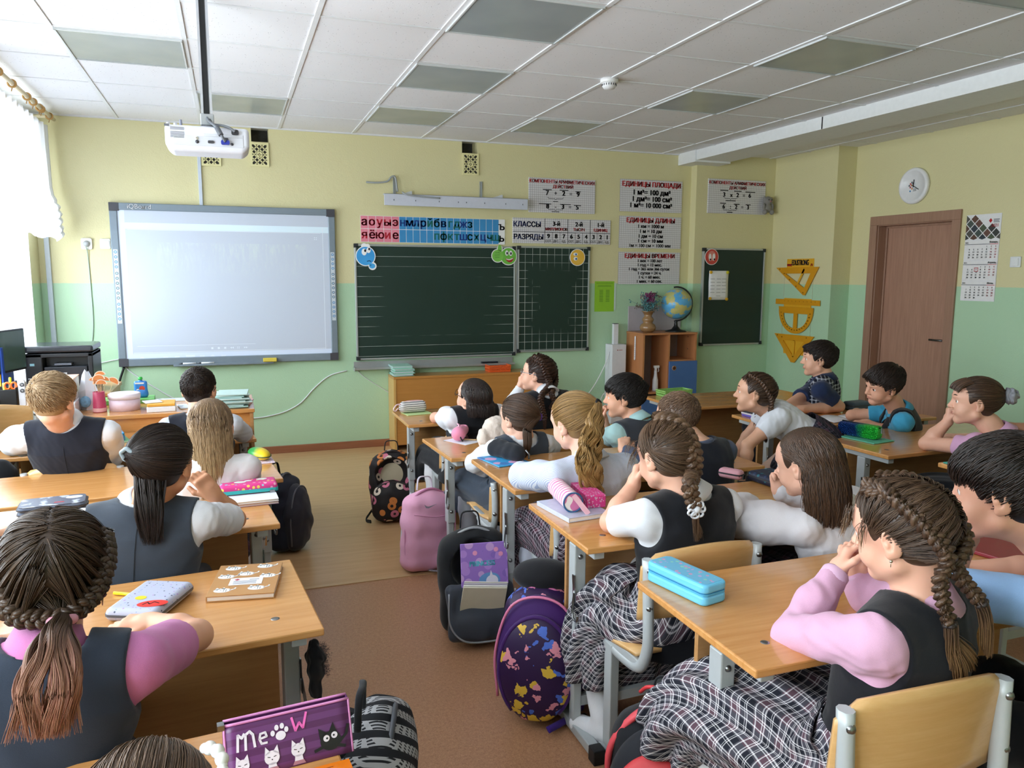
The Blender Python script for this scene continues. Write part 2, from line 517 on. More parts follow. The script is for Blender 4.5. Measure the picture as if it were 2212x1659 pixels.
# ---------------------------------------------------------------- people
def nrm(v): v = A3(v); return v/(np.linalg.norm(v)+1e-12)
def rotz_psi(psi): c, s = math.cos(psi), math.sin(psi); return np.array([[c, s, 0], [-s, c, 0], [0, 0, 1.]])   # columns right, forward, up
def head_R(psi, pitch, roll):
    a = rotz_psi(math.radians(psi)); p = math.radians(pitch); r = math.radians(roll)
    X = np.array([[1, 0, 0], [0, math.cos(p), -math.sin(p)], [0, math.sin(p), math.cos(p)]])
    Y = np.array([[math.cos(r), 0, math.sin(r)], [0, 1, 0], [-math.sin(r), 0, math.cos(r)]])
    return a@X@Y

def skin_mat(c='e6b295', lip='b5605a'):
    key = ('skin', c)
    if key in _MC: return _MC[key]
    t = NT('skin'); a = t.n('ShaderNodeAttribute', attribute_name='lip')
    nz = t.noise(t.coord(), 26, 4)
    base = t.mix(nz, tuple(min(1, int(c[i:i+2], 16)/255*1.03) for i in (0, 2, 4)), tuple(int(c[i:i+2], 16)/255*f for i, f in ((0, .98), (2, .95), (4, .95))))
    t.col(t.mix(a.outputs['Fac'], base, lip)); t.set(.48, .4)
    t.b.inputs['Subsurface Weight'].default_value = .12; t.b.inputs['Subsurface Radius'].default_value = (.9, .3, .2); t.b.inputs['Subsurface Scale'].default_value = .01
    _MC[key] = t.m; return t.m

CR_C, CR_R = A3((0, -.014, .028)), A3((.0745, .0935, .080))        # cranium, head space

class Person:
    TORSO = [(0, .150, .105, 0), (.2, .132, .092, 0), (.42, .122, .082, .004), (.66, .135, .090, .006), (.80, .146, .085, .002), (.90, .116, .066, -.004), (1.0, .055, .048, -.006)]
    def __init__(s, label, D, group=None):
        s.D = D; s.h = D.get('h', .0045)*VOX
        s.hip, s.neck = A3(D['hip']), A3(D['neck']); s.psi = math.radians(D.get('psi', 0)); s.sc = D.get('s', 1.0)
        B = rotz_psi(s.psi); s.ax, s.fw = B[:, 0], B[:, 1]
        s.up = nrm(s.neck-s.hip)
        tilt = math.radians(D.get('tilt', 0)); s.sax = nrm(s.ax*math.cos(tilt)-np.array([0, 0, 1])*math.sin(tilt))
        s.fwd_t = nrm(s.fw-s.up*(s.fw@s.up))
        s.H = A3(D['head']); s.HR = head_R(*D.get('hrot', (0, 0, 0))); s.hs = D.get('hs', 1.0)
        w = D.get('sw', .138)*s.sc
        base = s.neck-s.up*.055*s.sc
        s.sh = {'R': base+s.sax*w, 'L': base-s.sax*w}
        s.org = A3((s.hip[0], s.hip[1], 0))
        s.root = thing('person', label, 'person', tuple(s.org), 0, group)
    def hp(s, p): return s.H+s.hs*(s.HR@A3(p))
    def arm(s, k):
        a = s.D.get(k)
        if a is None:
            sd = 1 if k == 'R' else -1
            e = s.sh[k]+s.sax*.03*sd-s.up*.2+s.fwd_t*.06; w = e+s.fwd_t*.19-s.sax*.06*sd
            a = dict(el=e, wr=w, hd=nrm(s.fwd_t), hn=(0, 0, 1), curl=.4)
        return a
    def hand(s, F, a, side):
        q = s.sc*.92; w, d = A3(a['wr']), nrm(a['hd']); n = A3(a.get('hn', (0, 0, 1))); n = nrm(n-d*(n@d)); lat = side*np.cross(n, d); c = a.get('curl', .4)
        R = np.stack([lat, d, n], 1)
        F.box(w+d*.036*q, (.029*q, .036*q, .0125*q), .011*q, R, .012)
        F.cone(w-d*.004, w+d*.02*q, .021*q, .022*q, .012)
        L = [.056, .062, .058, .045]; sp = a.get('spread', .05)
        for i in range(4):
            b = w+q*(d*(.068-.004*abs(i-1.2))+lat*(.0215-.0145*i)); dd = nrm(d+lat*sp*(1.5-i)); p = b-dd*.012; ang = 0
            cc = c*(1+.12*i)
            for j, (fr, bd) in enumerate(((.47, .75), (.30, 1.0), (.23, .8))):
                ang += cc*bd; e = b+(dd*math.cos(ang)-n*math.sin(ang))*L[i]*fr*q
                F.cone(p if j == 0 else b, e, (.0078-.0006*j)*q, (.0073-.0007*j)*q, .004); b = e
        b = w+q*(d*.018+lat*.022-n*.006); t = a.get('thumb', .5)
        d1 = nrm(lat*(.9-t*.5)+d*.75-n*(.15+t*.5)); m = b+d1*.032*q; d2 = nrm(lat*(.35-t*.5)+d*.95-n*(.15+t*.5)); e = m+d2*.028*q
        F.cone(b-d1*.012, m, .0115*q, .0092*q, .008); F.cone(m, e, .009*q, .0075*q, .004)
    def head_prims(s, F):
        H, q, R = s.hp, s.hs, s.HR
        E = lambda c, r, k=.012, m=0: F.ell(H(c), A3(r)*q, R, k*q, m)
        C = lambda a, b, ra, rb, k=.01, m=0: F.cone(H(a), H(b), ra*q, rb*q, k*q, m)
        E(CR_C, CR_R, .01)
        E((0, .022, -.030), (.057, .058, .068), .03)
        E((0, .030, .030), (.060, .055, .052), .03)               # forehead
        for x in (-1, 1):
            E((x*.030, .050, -.040), (.028, .028, .028), .025)     # cheeks
            C((x*.052, .0, -.055), (x*.012, .058, -.086), .016, .013, .022)   # jaw
        E((0, .062, -.086), (.017, .016, .014), .02)               # chin
        for x in (-1, 1):
            E((x*.030, .086, .006), (.020, .014, .011), .012, 1)   # eye sockets
            E((x*.030, .0655, .004), (.0145, .0145, .0145), .003)
            C((x*.014, .082, .0235), (x*.042, .071, .0245), .006, .005, .012)  # brow ridge
            C((x*.018, .0815, .0125), (x*.042, .073, .0115), .0022, .002, .004)   # upper lid
        C((0, .080, .012), (0, .098, -.022), .0075, .0095, .012)   # nose
        E((0, .098, -.023), (.0095, .0095, .0085), .006)
        for x in (-1, 1):
            E((x*.0105, .090, -.026), (.0062, .0075, .006), .005)
            E((x*.0055, .0985, -.0325), (.0030, .0030, .0030), .003, 1)
        C((-.015, .080, -.0505), (.015, .080, -.0505), .0058, .0058, .008)
        C((-.008, .0855, -.0475), (.008, .0855, -.0475), .0045, .0045, .005)    # lips
        C((-.009, .0850, -.0565), (.009, .0850, -.0565), .0052, .0052, .005)
        C((-.017, .090, -.0520), (.017, .090, -.0520), .0016, .0016, .003, 1)
        for x in (-1, 1):                                          # ears
            tl = math.radians(14); ca, sa = math.cos(.45), math.sin(.45)
            Re = R@np.array([[ca*1, x*sa, 0], [-x*sa, ca, 0], [0, 0, 1]])@np.array([[1, 0, 0], [0, math.cos(tl), math.sin(tl)], [0, -math.sin(tl), math.cos(tl)]])
            F.ell(H((x*.0765, -.010, -.004)), A3((.0085, .0175, .030))*q, Re, .005)
            F.ell(H((x*.0850, -.004, .001)), A3((.0058, .0105, .019))*q, Re, .004, 1)
            F.ell(H((x*.0755, -.004, -.026)), A3((.007, .010, .011))*q, Re, .005)
            F.ell(H((x*.0800, -.003, -.006)), A3((.0045, .005, .007))*q, Re, .004)
    def lipmask(s, V):
        p = (V-s.H)@s.HR/s.hs
        def seg(a, b, r):
            a, b = A3(a), A3(b); t = np.clip(((p-a)@(b-a))/((b-a)@(b-a)), 0, 1); return np.linalg.norm(p-a-t[:, None]*(b-a), axis=1)-r
        d = np.minimum(seg((-.015, .087, -.0490), (.015, .087, -.0490), .0028), seg((-.011, .087, -.0560), (.011, .087, -.0560), .0036))
        return np.clip(.55-d/.003, 0, .6)
    def legpts(s):
        D = s.D; out = {}
        for k, sd in (('R', 1), ('L', -1)):
            hj = s.hip+s.ax*.075*sd*s.sc
            kn = A3(D['kn'+k]) if 'kn'+k in D else hj+s.fw*.34*s.sc+s.ax*.02*sd+A3((0, 0, .02))
            an = A3(D['an'+k]) if 'an'+k in D else A3((kn[0], kn[1], 0))-s.fw*D.get('tuck', .02)+A3((0, 0, .075))
            tf = nrm(A3(D['ft'+k])) if 'ft'+k in D else s.fw
            out[k] = (hj, kn, an, tf)
        return out
    def build(s):
        D, q, h = s.D, s.sc, s.h
        legs = s.legpts(); arms = {k: s.arm(k) for k in 'RL'}
        pts = [s.hip, s.neck, s.H]+[A3(a['el']) for a in arms.values()]+[A3(a['wr'])+nrm(a['hd'])*.1 for a in arms.values()]+[A3(a['wr']) for a in arms.values()]
        show_legs = D.get('legs', True)
        if show_legs:
            for l in legs.values(): pts += [l[1], l[2], l[2]+l[3]*.12]
        P = np.array(pts); lo, hi = P.min(0)-.16, P.max(0)+.16
        lo[2] = max(lo[2], -.02)
        F = Field(lo, hi, h)
        # torso, limbs, neck
        F.gcyl(s.hip-s.up*.06*q, s.neck, s.sax, [(t, a*q-.006, b*q-.006, o) for t, a, b, o in s.TORSO], 0, .02)
        for k, sd in (('R', 1), ('L', -1)):
            a = arms[k]; sh, el, wr = s.sh[k], A3(a['el']), A3(a['wr'])
            F.cone(s.neck-s.up*.03, sh, .04*q, .040*q, .03)
            F.chain([sh, sh*.5+el*.5, el], [.040*q, .036*q, .031*q], .02)
            F.chain([el, el*.6+wr*.4, wr], [.031*q, .033*q, .0215*q], .012)
            s.hand(F, a, sd)
            if show_legs:
                hj, kn, an, tf = legs[k]
                F.chain([hj, kn], [.072*q, .050*q], .03); F.chain([kn, kn*.65+an*.35, an], [.048*q, .046*q, .029*q], .02)
                F.chain([an-tf*.03+A3((0, 0, -.035)), an+tf*.11+A3((0, 0, -.05))], [.03*q, .022*q], .02)
        F.chain([s.neck-s.up*.02, s.neck*.5+s.hp((0, -.022, -.06))*.5, s.hp((0, -.018, -.055))], [.050*q, .0425*q, .044*q], .03)
        s.head_prims(F)
        s.body = F.obj('body', skin_mat(D.get('skin', 'e6b295')), s.root, None, s.org, {'lip': s.lipmask})
        s.eyes(); s.clothes(arms, legs); s.hairdo()
        return s.root
    def eyes(s):
        if s.D.get('noface'): return
        dark = s.D.get('brow', '3a2a20')
        for x in (-1, 1):
            mb = MB(); c = s.hp((x*.030, .0672, .0038)); R = Matrix(s.HR.tolist()).to_4x4()
            T = Matrix.Translation(Vector(c-s.org)) @ R @ Matrix.Rotation(-PI/2, 4, 'X')
            r = .0138*s.hs; n = 20
            prof = [(r*math.sin(a), r*math.cos(a)) for a in [PI*i/n*.5 for i in range(n+1)]]
            for (i0, i1, mi) in ((0, 4, 2), (4, 8, 1), (8, n, 0)):
                mb.mi = mi; mb.lathe([(rr, z) for rr, z in prof[i0:i1+1]], 14, T)
            mb.build('eye', [plain('eeeae6', .15, .5, var=0), plain(s.D.get('iris', '5a4030'), .12, .6, var=0), plain('0a0808', .1, .6, var=0)], s.root)
            mb = MB(); pts = [s.hp((x*.012, .0885, .0265))-s.org, s.hp((x*.026, .0865, .0325))-s.org, s.hp((x*.042, .0765, .031))-s.org, s.hp((x*.050, .066, .026))-s.org]
            mb.tube(bez(pts, 5), [.0026*s.hs*(1-abs(i-6)/14) for i in range(16)], 6)
            mb.build('eyebrow', plain(dark, .8, .2, var=0), s.root)
    # ------------------------------------------------ clothing
    def field_for(s, pts, pad, h):
        P = np.array(pts); return Field(P.min(0)-pad, P.max(0)+pad, h)
    def prof(s, g=0): return [(t, a*s.sc+g, b*s.sc+g, o) for t, a, b, o in s.TORSO]
    def trunk(s, F, drop, g):
        a, b = s.hip-s.up*drop*s.sc, s.neck; L0 = np.linalg.norm(s.neck-s.hip)+.06*s.sc; L1 = np.linalg.norm(b-a)
        F.gcyl(a, b, s.sax, [((t*L0+L1-L0)/L1, w+g, d+g, o) for t, w, d, o in s.prof()], .002, .02)
    def clothes(s, arms, legs):
        D, q = s.D, s.sc; h = max(s.h, .0045*VOX)
        sh = D.get('shirt')
        if sh:
            el = sh.get('sleeve', 'long')
            pts = [s.hip, s.neck]+list(s.sh.values())
            if el != 'none': pts += [A3(a['el']) for a in arms.values()]
            if el == 'long': pts += [A3(a['wr']) for a in arms.values()]
            F = s.field_for(pts, .14, h)
            s.trunk(F, .05, .005)
            for k in 'RL':
                a = arms[k]; S, E, W = s.sh[k], A3(a['el']), A3(a['wr'])
                F.cone(s.neck-s.up*.03, S, .047*q, .050*q, .03)
                if el == 'long':
                    b = sh.get('baggy', 0)
                    F.chain([S, S*.5+E*.5, E], [.050*q, (.047+b)*q, (.042+b)*q], .02)
                    F.chain([E, E*.5+W*.5, W-nrm(W-E)*.012], [(.042+b)*q, (.040+b*1.2)*q, (.029+b*.3)*q], .015)
                else:
                    f = {'puff': .55, 'short': .62, 'cap': .40, 'half': .8}[el]; e2 = S+(E-S)*f
                    if el == 'puff':
                        F.ell(S+(E-S)*.28, (.062*q, .062*q, .068*q), None, .03); F.cone(S, e2, .052*q, .048*q, .02)
                    else: F.cone(S, e2, .051*q, .050*q, .02)
                    n = nrm(E-S)
                    F.op(lambda X, Y, Z, e2=e2, n=n: np.where(np.sqrt((X-e2[0]-n[0]*.05)**2+(Y-e2[1]-n[1]*.05)**2+(Z-e2[2]-n[2]*.05)**2) < .085, (X-e2[0])*n[0]+(Y-e2[1])*n[1]+(Z-e2[2])*n[2], -.1), e2-.14, e2+.14, .004, 2)
            F.wob(.0015, 38, int(abs(s.hip[0])*1000))
            nk = nrm(s.hp((0, -.02, -.05))-s.neck)
            F.cone(s.neck+nk*.012, s.neck+nk*.12, .044*q, .06*q, .006, 1)
            s.part('shirt' if not sh.get('name') else sh['name'], F, sh['mat'])
            if el == 'long' and sh.get('cuff'):
                for k in 'RL':
                    W = A3(arms[k]['wr']); n = nrm(W-A3(arms[k]['el'])); mb = MB()
                    T = Matrix.Translation(Vector(W-s.org)) @ Vector(n).to_track_quat('Z', 'Y').to_matrix().to_4x4()
                    mb.lathe([(.024*q, -.03), (.031*q, -.032), (.031*q, -.002), (.028*q, .003), (.023*q, .0)], 22, T); mb.build('cuff', sh['cuff'], s.root)
            if sh.get('collar'):
                mb = MB(); T = Matrix.Translation(Vector(s.neck-s.org)) @ (Matrix.Rotation(0, 4, 'Z')) @ Vector(nk+s.fwd_t*-.12).to_track_quat('Z', 'Y').to_matrix().to_4x4()
                hi = sh.get('chigh', .030)
                mb.lathe([(.044*q, .0), (.0455*q, hi), (.050*q, hi+.005), (.062*q, hi*.3), (.074*q, -.016), (.070*q, -.019), (.052*q, -.004)], 30, T)
                mb.build('collar', sh['collar'], s.root)
        v = D.get('vest')
        if v:
            F = s.field_for([s.hip-s.up*.08, s.neck]+list(s.sh.values()), .16, h)
            s.trunk(F, v.get('drop', .07), .018)
            for k in 'RL': F.cone(s.neck-s.up*.026, s.sh[k], .057*q, .061*q, .03)
            F.wob(.0011, 26, int(abs(s.hip[1])*1000))
            for k, sd in (('R', 1), ('L', -1)):
                c = s.sh[k]+s.sax*sd*.034*q
                F.ell(c-s.up*.012, A3((.054, .115, .088))*q, np.stack([s.sax, s.fwd_t, s.up], 1), .006, 1)
            b = v.get('scoop', .0)
            F.ell(s.neck+s.fwd_t*.008+s.up*(.018-b), A3((.068+b*.5, .092, .044+b))*q, np.stack([s.sax, s.fwd_t, s.up], 1), .006, 1)
            F.chain([s.neck+s.fwd_t*.09-s.up*.01, s.neck+s.fwd_t*.12-s.up*.16], [.05*q, .008], .006, 1)
            s.part(v.get('name', 'vest'), F, v['mat'])
            if v.get('seam'):
                n = 14; mb = MB(); bk = [s.neck+(s.hip-s.neck)*(.14+.8*i/n)-s.fwd_t*(np.interp(1-(.14+.8*i/n), [r[0] for r in s.TORSO], [r[2] for r in s.TORSO])*q+.0195) for i in range(n+1)]
                mb.tube([Vector(p-s.org) for p in bk], .0013, 5); mb.build('back_seam', v['seam'], s.root)
        lg = D.get('pants') or D.get('tights')
        if lg and D.get('legs', True):
            g = .014 if D.get('pants') else .007
            pts = [s.hip]+[p for l in legs.values() for p in (l[1], l[2])]
            F = s.field_for(pts, .12, max(h, .006*VOX))
            if D.get('pants'): F.gcyl(s.hip-s.up*.07*q, s.hip+s.up*.07*q, s.sax, [(0, .150*q, .11*q, 0), (1, .135*q, .10*q, 0)], .004, .03)
            for k in 'RL':
                hj, kn, an, tf = legs[k]
                F.chain([hj, kn], [(.072+g)*q, (.050+g)*q], .03); F.chain([kn, kn*.65+an*.35, an-(A3((0, 0, .02)) if not D.get('pants') else 0)], [(.048+g)*q, (.046+g)*q, (.029+g*1.3)*q], .02)
                if not D.get('pants') and not D.get('shoes'):
                    F.chain([an-tf*.03+A3((0, 0, -.035)), an+tf*.11+A3((0, 0, -.05))], [.037*q, .029*q], .02)
            F.wob(.002 if D.get('pants') else .0006, 30, 3)
            s.part('trousers' if D.get('pants') else 'tights', F, lg)
        if D.get('shoes') and D.get('legs', True):
            for k in 'RL':
                hj, kn, an, tf = legs[k]
                F = s.field_for([an-tf*.06, an+tf*.16, an-A3((0, 0, .07))], .05, .006*VOX)
                F.chain([an-tf*.028+A3((0, 0, -.034)), an+tf*.105+A3((0, 0, -.046))], [.039*q, .032*q], .03)
                F.half(an-A3((0, 0, .072)), (0, 0, -1)); F.half(an+A3((0, 0, -.018))-tf*.02, nrm(A3((0, 0, 1))-tf*-.15))
                s.part('shoe', F, D['shoes'])
        if D.get('skirt'): s.skirt(D['skirt'])
    def part(s, name, F, mat):
        return F.obj(name, mat, s.root, None, s.org)
    def skirt(s, K):
        q = s.sc; up, fw, ax = np.array([0, 0, 1.]), s.fw, s.ax
        path = K.get('path') or [s.hip+s.up*.13, s.hip+s.up*.05+fw*.0, s.hip+fw*.08+up*.0, s.hip+fw*.22+up*.012, s.hip+fw*.36+up*.0, s.hip+fw*.43-up*.06, s.hip+fw*.45-up*K.get('drop', .16)]
        wd = K.get('wd', [.132, .150, .162, .166, .166, .166, .166]); dp = K.get('dp', [.10, .12, .12, .105, .10, .10, .10])
        P = np.array([list(p) for p in bez([tuple(p) for p in path], 8)]); n = len(P); t = np.linspace(0, 1, n); ts = np.linspace(0, 1, len(wd))
        W = np.interp(t, ts, wd)*q; Dp = np.interp(t, ts, dp)*q
        T = np.gradient(P, axis=0); T /= np.linalg.norm(T, axis=1, keepdims=True)
        m = 120; a = np.linspace(0, 2*PI, m+1); g = np.random.default_rng(int(abs(s.hip[0]*777)))
        L = np.concatenate([[0], np.cumsum(np.linalg.norm(np.diff(P, axis=0), axis=1))])
        V = np.zeros((n, m+1, 3)); U = np.zeros((n, m+1)); Vv = np.zeros((n, m+1))
        ph = g.uniform(0, 6, 4)
        for i in range(n):
            N = np.cross(ax, T[i]); N /= np.linalg.norm(N)
            rp = 1+K.get('rip', .055)*t[i]**.7*(np.sin(9*a+ph[0]+2*t[i])+.6*np.sin(15*a+ph[1]-3*t[i])+.5*np.sin(5*a+ph[2]))
            ca, sa = np.cos(a), np.sin(a)
            V[i] = P[i]+np.outer(np.sign(ca)*np.abs(ca)**.8*W[i]*rp, ax)+np.outer(np.sign(sa)*np.abs(sa)**.8*Dp[i]*rp, N)
            fl = K.get('floor', None)
            if fl is not None: V[i][:, 2] = np.maximum(V[i][:, 2], fl)
            U[i] = a*.155*q*(.75+.5*t[i]); Vv[i] = L[i]+.012*np.sin(7*a+ph[3])
        ids = np.arange(n*(m+1)).reshape(n, m+1)
        Q = np.stack([ids[:-1, :-1], ids[:-1, 1:], ids[1:, 1:], ids[1:, :-1]], -1).reshape(-1, 4)
        me = np_mesh('skirt', V.reshape(-1, 3)-s.org, Q); vattr(me, 'pu', U.ravel()); vattr(me, 'pv', Vv.ravel())
        o = new_obj('skirt', me, K['mat'], s.root)
        md = o.modifiers.new('solid', 'SOLIDIFY'); md.thickness = .003
    # ------------------------------------------------ hair
    def scalp(s, n, g, lim=None):
        out = []
        while len(out) < n:
            d = g.normal(size=3); d /= np.linalg.norm(d); p = CR_C+CR_R*d
            x, y, z = p
            ok = z > .068-.02*max(0, abs(x)/.075) if y > .045 else (z > .002+.9*max(0, y) if y > -.006 else z > -.062+.3*max(0, y+.05))
            if ok and (lim is None or lim(p)): out.append(d)
        return np.array(out)
    def base_shell(s, hr, grow=.006, tone=.25):
        F = Field(s.H-.15*s.hs, s.H+.15*s.hs, max(.0035*VOX, s.h*.8)); R, q = s.HR, s.hs
        F.ell(s.hp(CR_C), (CR_R+grow)*q, R, .005); F.ell(s.hp((0, -.034, -.025)), A3((.058, .044, .050))*q, R, .02)
        # keep face and ears clear
        F.ell(s.hp((0, .098, -.012)), A3((.094, .072, .078))*q, R, .012, 1)
        for x in (-1, 1): F.ell(s.hp((x*.085, .002, -.028)), A3((.035, .026, .042))*q, R, .010, 1)
        F.half(s.hp((0, -.05, -.062)), R@A3((0, .25, -1)), .01)
        hr.field(F, tone)
    def slerp(s, d0, d1, t):
        c = np.clip((d0*d1).sum(-1), -1, 1); w = np.arccos(c); sn = np.sin(w)+1e-6
        return (np.sin((1-t)*w)/sn)[..., None]*d0+(np.sin(t*w)/sn)[..., None]*d1
    def comb(s, hr, g, n, tie, M=12, lift=.009, r=.0010, lim=None, upto=1.0, tone=None, jit=.012):
        """strands combed over the skull from their roots to the tie point (head space)"""
        n = int(n*2.5); d0 = s.scalp(n, g, lim); tg = np.atleast_2d(A3(tie)); tq = (tg-CR_C)/CR_R; tn = np.linalg.norm(tq, axis=1); tq = tq/tn[:, None]
        k_ = np.argmax(d0@tq.T, 1); dt = tq[k_]+g.normal(size=(n, 3))*jit; dt /= np.linalg.norm(dt, axis=1, keepdims=True); tl = tn[k_]
        P = []
        for i in range(M):
            t = i/(M-1)*upto; d = s.slerp(d0, dt, np.full(n, t))
            rad = 1+(lift*(math.sin(PI*min(1, t*1.0+.12))*.35+.75)/.085)+(tl-1)*t**3
            P.append(CR_C+CR_R*d*rad[:, None])
        P = np.stack(P, 1)+g.normal(size=(n, 1, 3))*.0012
        hr.strands(s.hw(P), r*s.hs*g.uniform(.7, 1.2, n), .35, tone, g, (0, .2))
    def hw(s, P): return s.H+s.hs*(P@s.HR.T)
    def colliders(s):
        c = [(s.hp(CR_C), (CR_R+.007)*s.hs, s.HR), (s.hp((0, .055, -.03)), A3((.078, .085, .085))*s.hs, s.HR)]
        B = np.stack([s.sax, s.fwd_t, s.up], 1)
        for t, a, b, o in ((.2, .16, .115, 0), (.4, .155, .115, 0), (.6, .16, .118, 0), (.76, .165, .110, 0)):
            c.append((s.hip-s.up*.06+(s.neck-s.hip+s.up*.06)*t, A3((a*s.sc, b*s.sc, .12)), B))
        c.append((s.neck-s.up*.045, A3((.160, .075, .060))*s.sc, B)); c.append((s.neck+s.up*.02, A3((.052, .052, .07)), B))
        return c
    def fall(s, P0, V0, L, M, g, damp=.72, grav=.5, lay=.004, cl=None, gv=(0, 0, -1.)):
        """strands that leave P0 along V0 and hang down over head and back"""
        n = len(P0); p = P0.copy(); v = V0.copy(); out = [p.copy()]; ds = (L/(M-1))[:, None]; off = g.uniform(.0, lay, n)
        cl = cl or s.colliders()
        for i in range(M-1):
            v = v*damp+A3(gv)*grav; v /= np.linalg.norm(v, axis=1, keepdims=True)
            p = p+v*ds
            for c, rad, R in cl:
                qv = (p-c)@R/(rad+off[:, None]); k = np.linalg.norm(qv, axis=1); m = k < 1
                if m.any():
                    p[m] = c+((qv[m]/k[m][:, None])*(rad+off[m][:, None]))@R.T
            d = p-out[-1]; v = d/(np.linalg.norm(d, axis=1, keepdims=True)+1e-9); p = out[-1]+v*ds
            out.append(p.copy())
        return np.stack(out, 1)
    def clump(s, P, g, k, amt=.6, wave=0, wl=.05):
        n, M, _ = P.shape; gi = g.choice(n, min(k, n), replace=False); e = P[:, M//2]
        near = np.argmin(((e[:, None]-e[gi][None])**2).sum(-1), 1); t = np.linspace(0, 1, M)[None, :, None]
        P = P+(P[gi[near]]-P)*amt*t**.8
        if wave:
            ph = g.uniform(0, 6, k)[near][:, None]; L = np.linspace(0, 1, M)[None, :]*np.linalg.norm(np.diff(P, axis=1), axis=2).sum(1)[:, None]
            A = wave*np.minimum(1, t[..., 0]*2.5); P = P+(A*np.sin(L/wl*2*PI+ph))[..., None]*s.sax+(A*.6*np.cos(L/wl*2*PI+ph*1.7))[..., None]*s.fwd_t
        return P
    def tail(s, hr, g, tie, out, n, L, M=20, r=.0012, spread=.016, clumps=26, amt=.40, wave=0, wl=.05, tone=None, grav=.28, open=.10, ln=(0, 1), cl=None, gv=(0, 0, -1.)):
        """pony tail from the tie (world point), leaving along 'out'"""
        n = int(n*2.6); o = nrm(out); P0 = A3(tie)+g.normal(size=(n, 3))*spread*.5; V0 = o+g.normal(size=(n, 3))*open; V0 /= np.linalg.norm(V0, axis=1, keepdims=True)
        P = s.fall(P0, V0, L*g.uniform(.72, 1.03, n), M, g, .80, grav, .02, cl, gv)
        P = s.clump(P, g, clumps, amt, wave, wl)
        hr.strands(P, min(r, .0013)*g.uniform(.7, 1.3, n), .7, tone, g, ln)
    def guided(s, hr, g, path, w, h, n, clumps=30, amt=.35, wave=0, wl=.08):
        """a hanging tail that follows a world path; w, h half width and half depth along it"""
        C = np.array([list(p) for p in bez([tuple(p) for p in path], 8)]); M = len(C); t = np.linspace(0, 1, M); ts = np.linspace(0, 1, len(w))
        T = np.gradient(C, axis=0); T /= np.linalg.norm(T, axis=1, keepdims=True); B = np.cross(T, s.fwd_t); B /= np.linalg.norm(B, axis=1, keepdims=True); N = np.cross(B, T)
        r = np.sqrt(g.uniform(0, 1, n)); a = g.uniform(0, 2*PI, n); da = .9*g.normal(size=n)[:, None]*t[None]**2
        x = (r*np.cos(a))[:, None]*np.cos(da)-(r*np.sin(a))[:, None]*np.sin(da)*.4; y = (r*np.sin(a))[:, None]+0*da
        P = C[None]+B[None]*(x*np.interp(t, ts, w)[None])[..., None]+N[None]*(y*np.interp(t, ts, h)[None])[..., None]
        P = s.clump(P, g, clumps, amt, wave, wl); L = g.uniform(.80, 1.0, n); k = (t[None]*L[:, None])*(M-1); i0 = np.minimum(k.astype(int), M-2); f = (k-i0)[..., None]; ar = np.arange(n)[:, None]
        hr.strands(P[ar, i0]*(1-f)+P[ar, i0+1]*f, .0012*g.uniform(.7, 1.3, n), .7, None, g)
    def braid(s, hr, g, path, w0=.012, w1=.008, pitch=.030, sub=6, tone=(.1, 1), flat=.62, nrm_out=None):
        """three strand plait along a world path"""
        P = np.array([list(p) for p in bez([tuple(p) for p in path], 24)]); L = np.concatenate([[0], np.cumsum(np.linalg.norm(np.diff(P, axis=0), axis=1))])
        n = max(30, int(L[-1]/.0035)); u = np.linspace(0, L[-1], n); P = np.stack([np.interp(u, L, P[:, i]) for i in range(3)], 1)
        T = np.gradient(P, axis=0); T /= np.linalg.norm(T, axis=1, keepdims=True)
        o = A3(nrm_out) if nrm_out is not None else -s.fwd_t
        B = np.cross(T, o); B /= np.linalg.norm(B, axis=1, keepdims=True); N = np.cross(B, T); w = np.linspace(w0, w1, n)
        for k in range(3):
            ph = 2*PI*u/pitch/1.5+2*PI*k/3
            C = P+B*(w*1.0*np.sin(ph))[:, None]+N*(w*flat*np.sin(2*ph))[:, None]
            S = []
            for j in range(sub):
                a = 2*PI*j/sub; rr = .55*w
                S.append(C+B*(rr*math.cos(a))[:, None]*.9+N*(rr*math.sin(a))[:, None]*.8)
            S.append(C)
            S = np.stack(S)+g.normal(size=(sub+1, 1, 3))*.0004
            hr.strands(S, np.array([.40*w0]*sub+[.62*w0]), .25, g.uniform(tone[0], tone[1], sub+1)*.8+.2*(k % 2), g, (0, .2), 7)
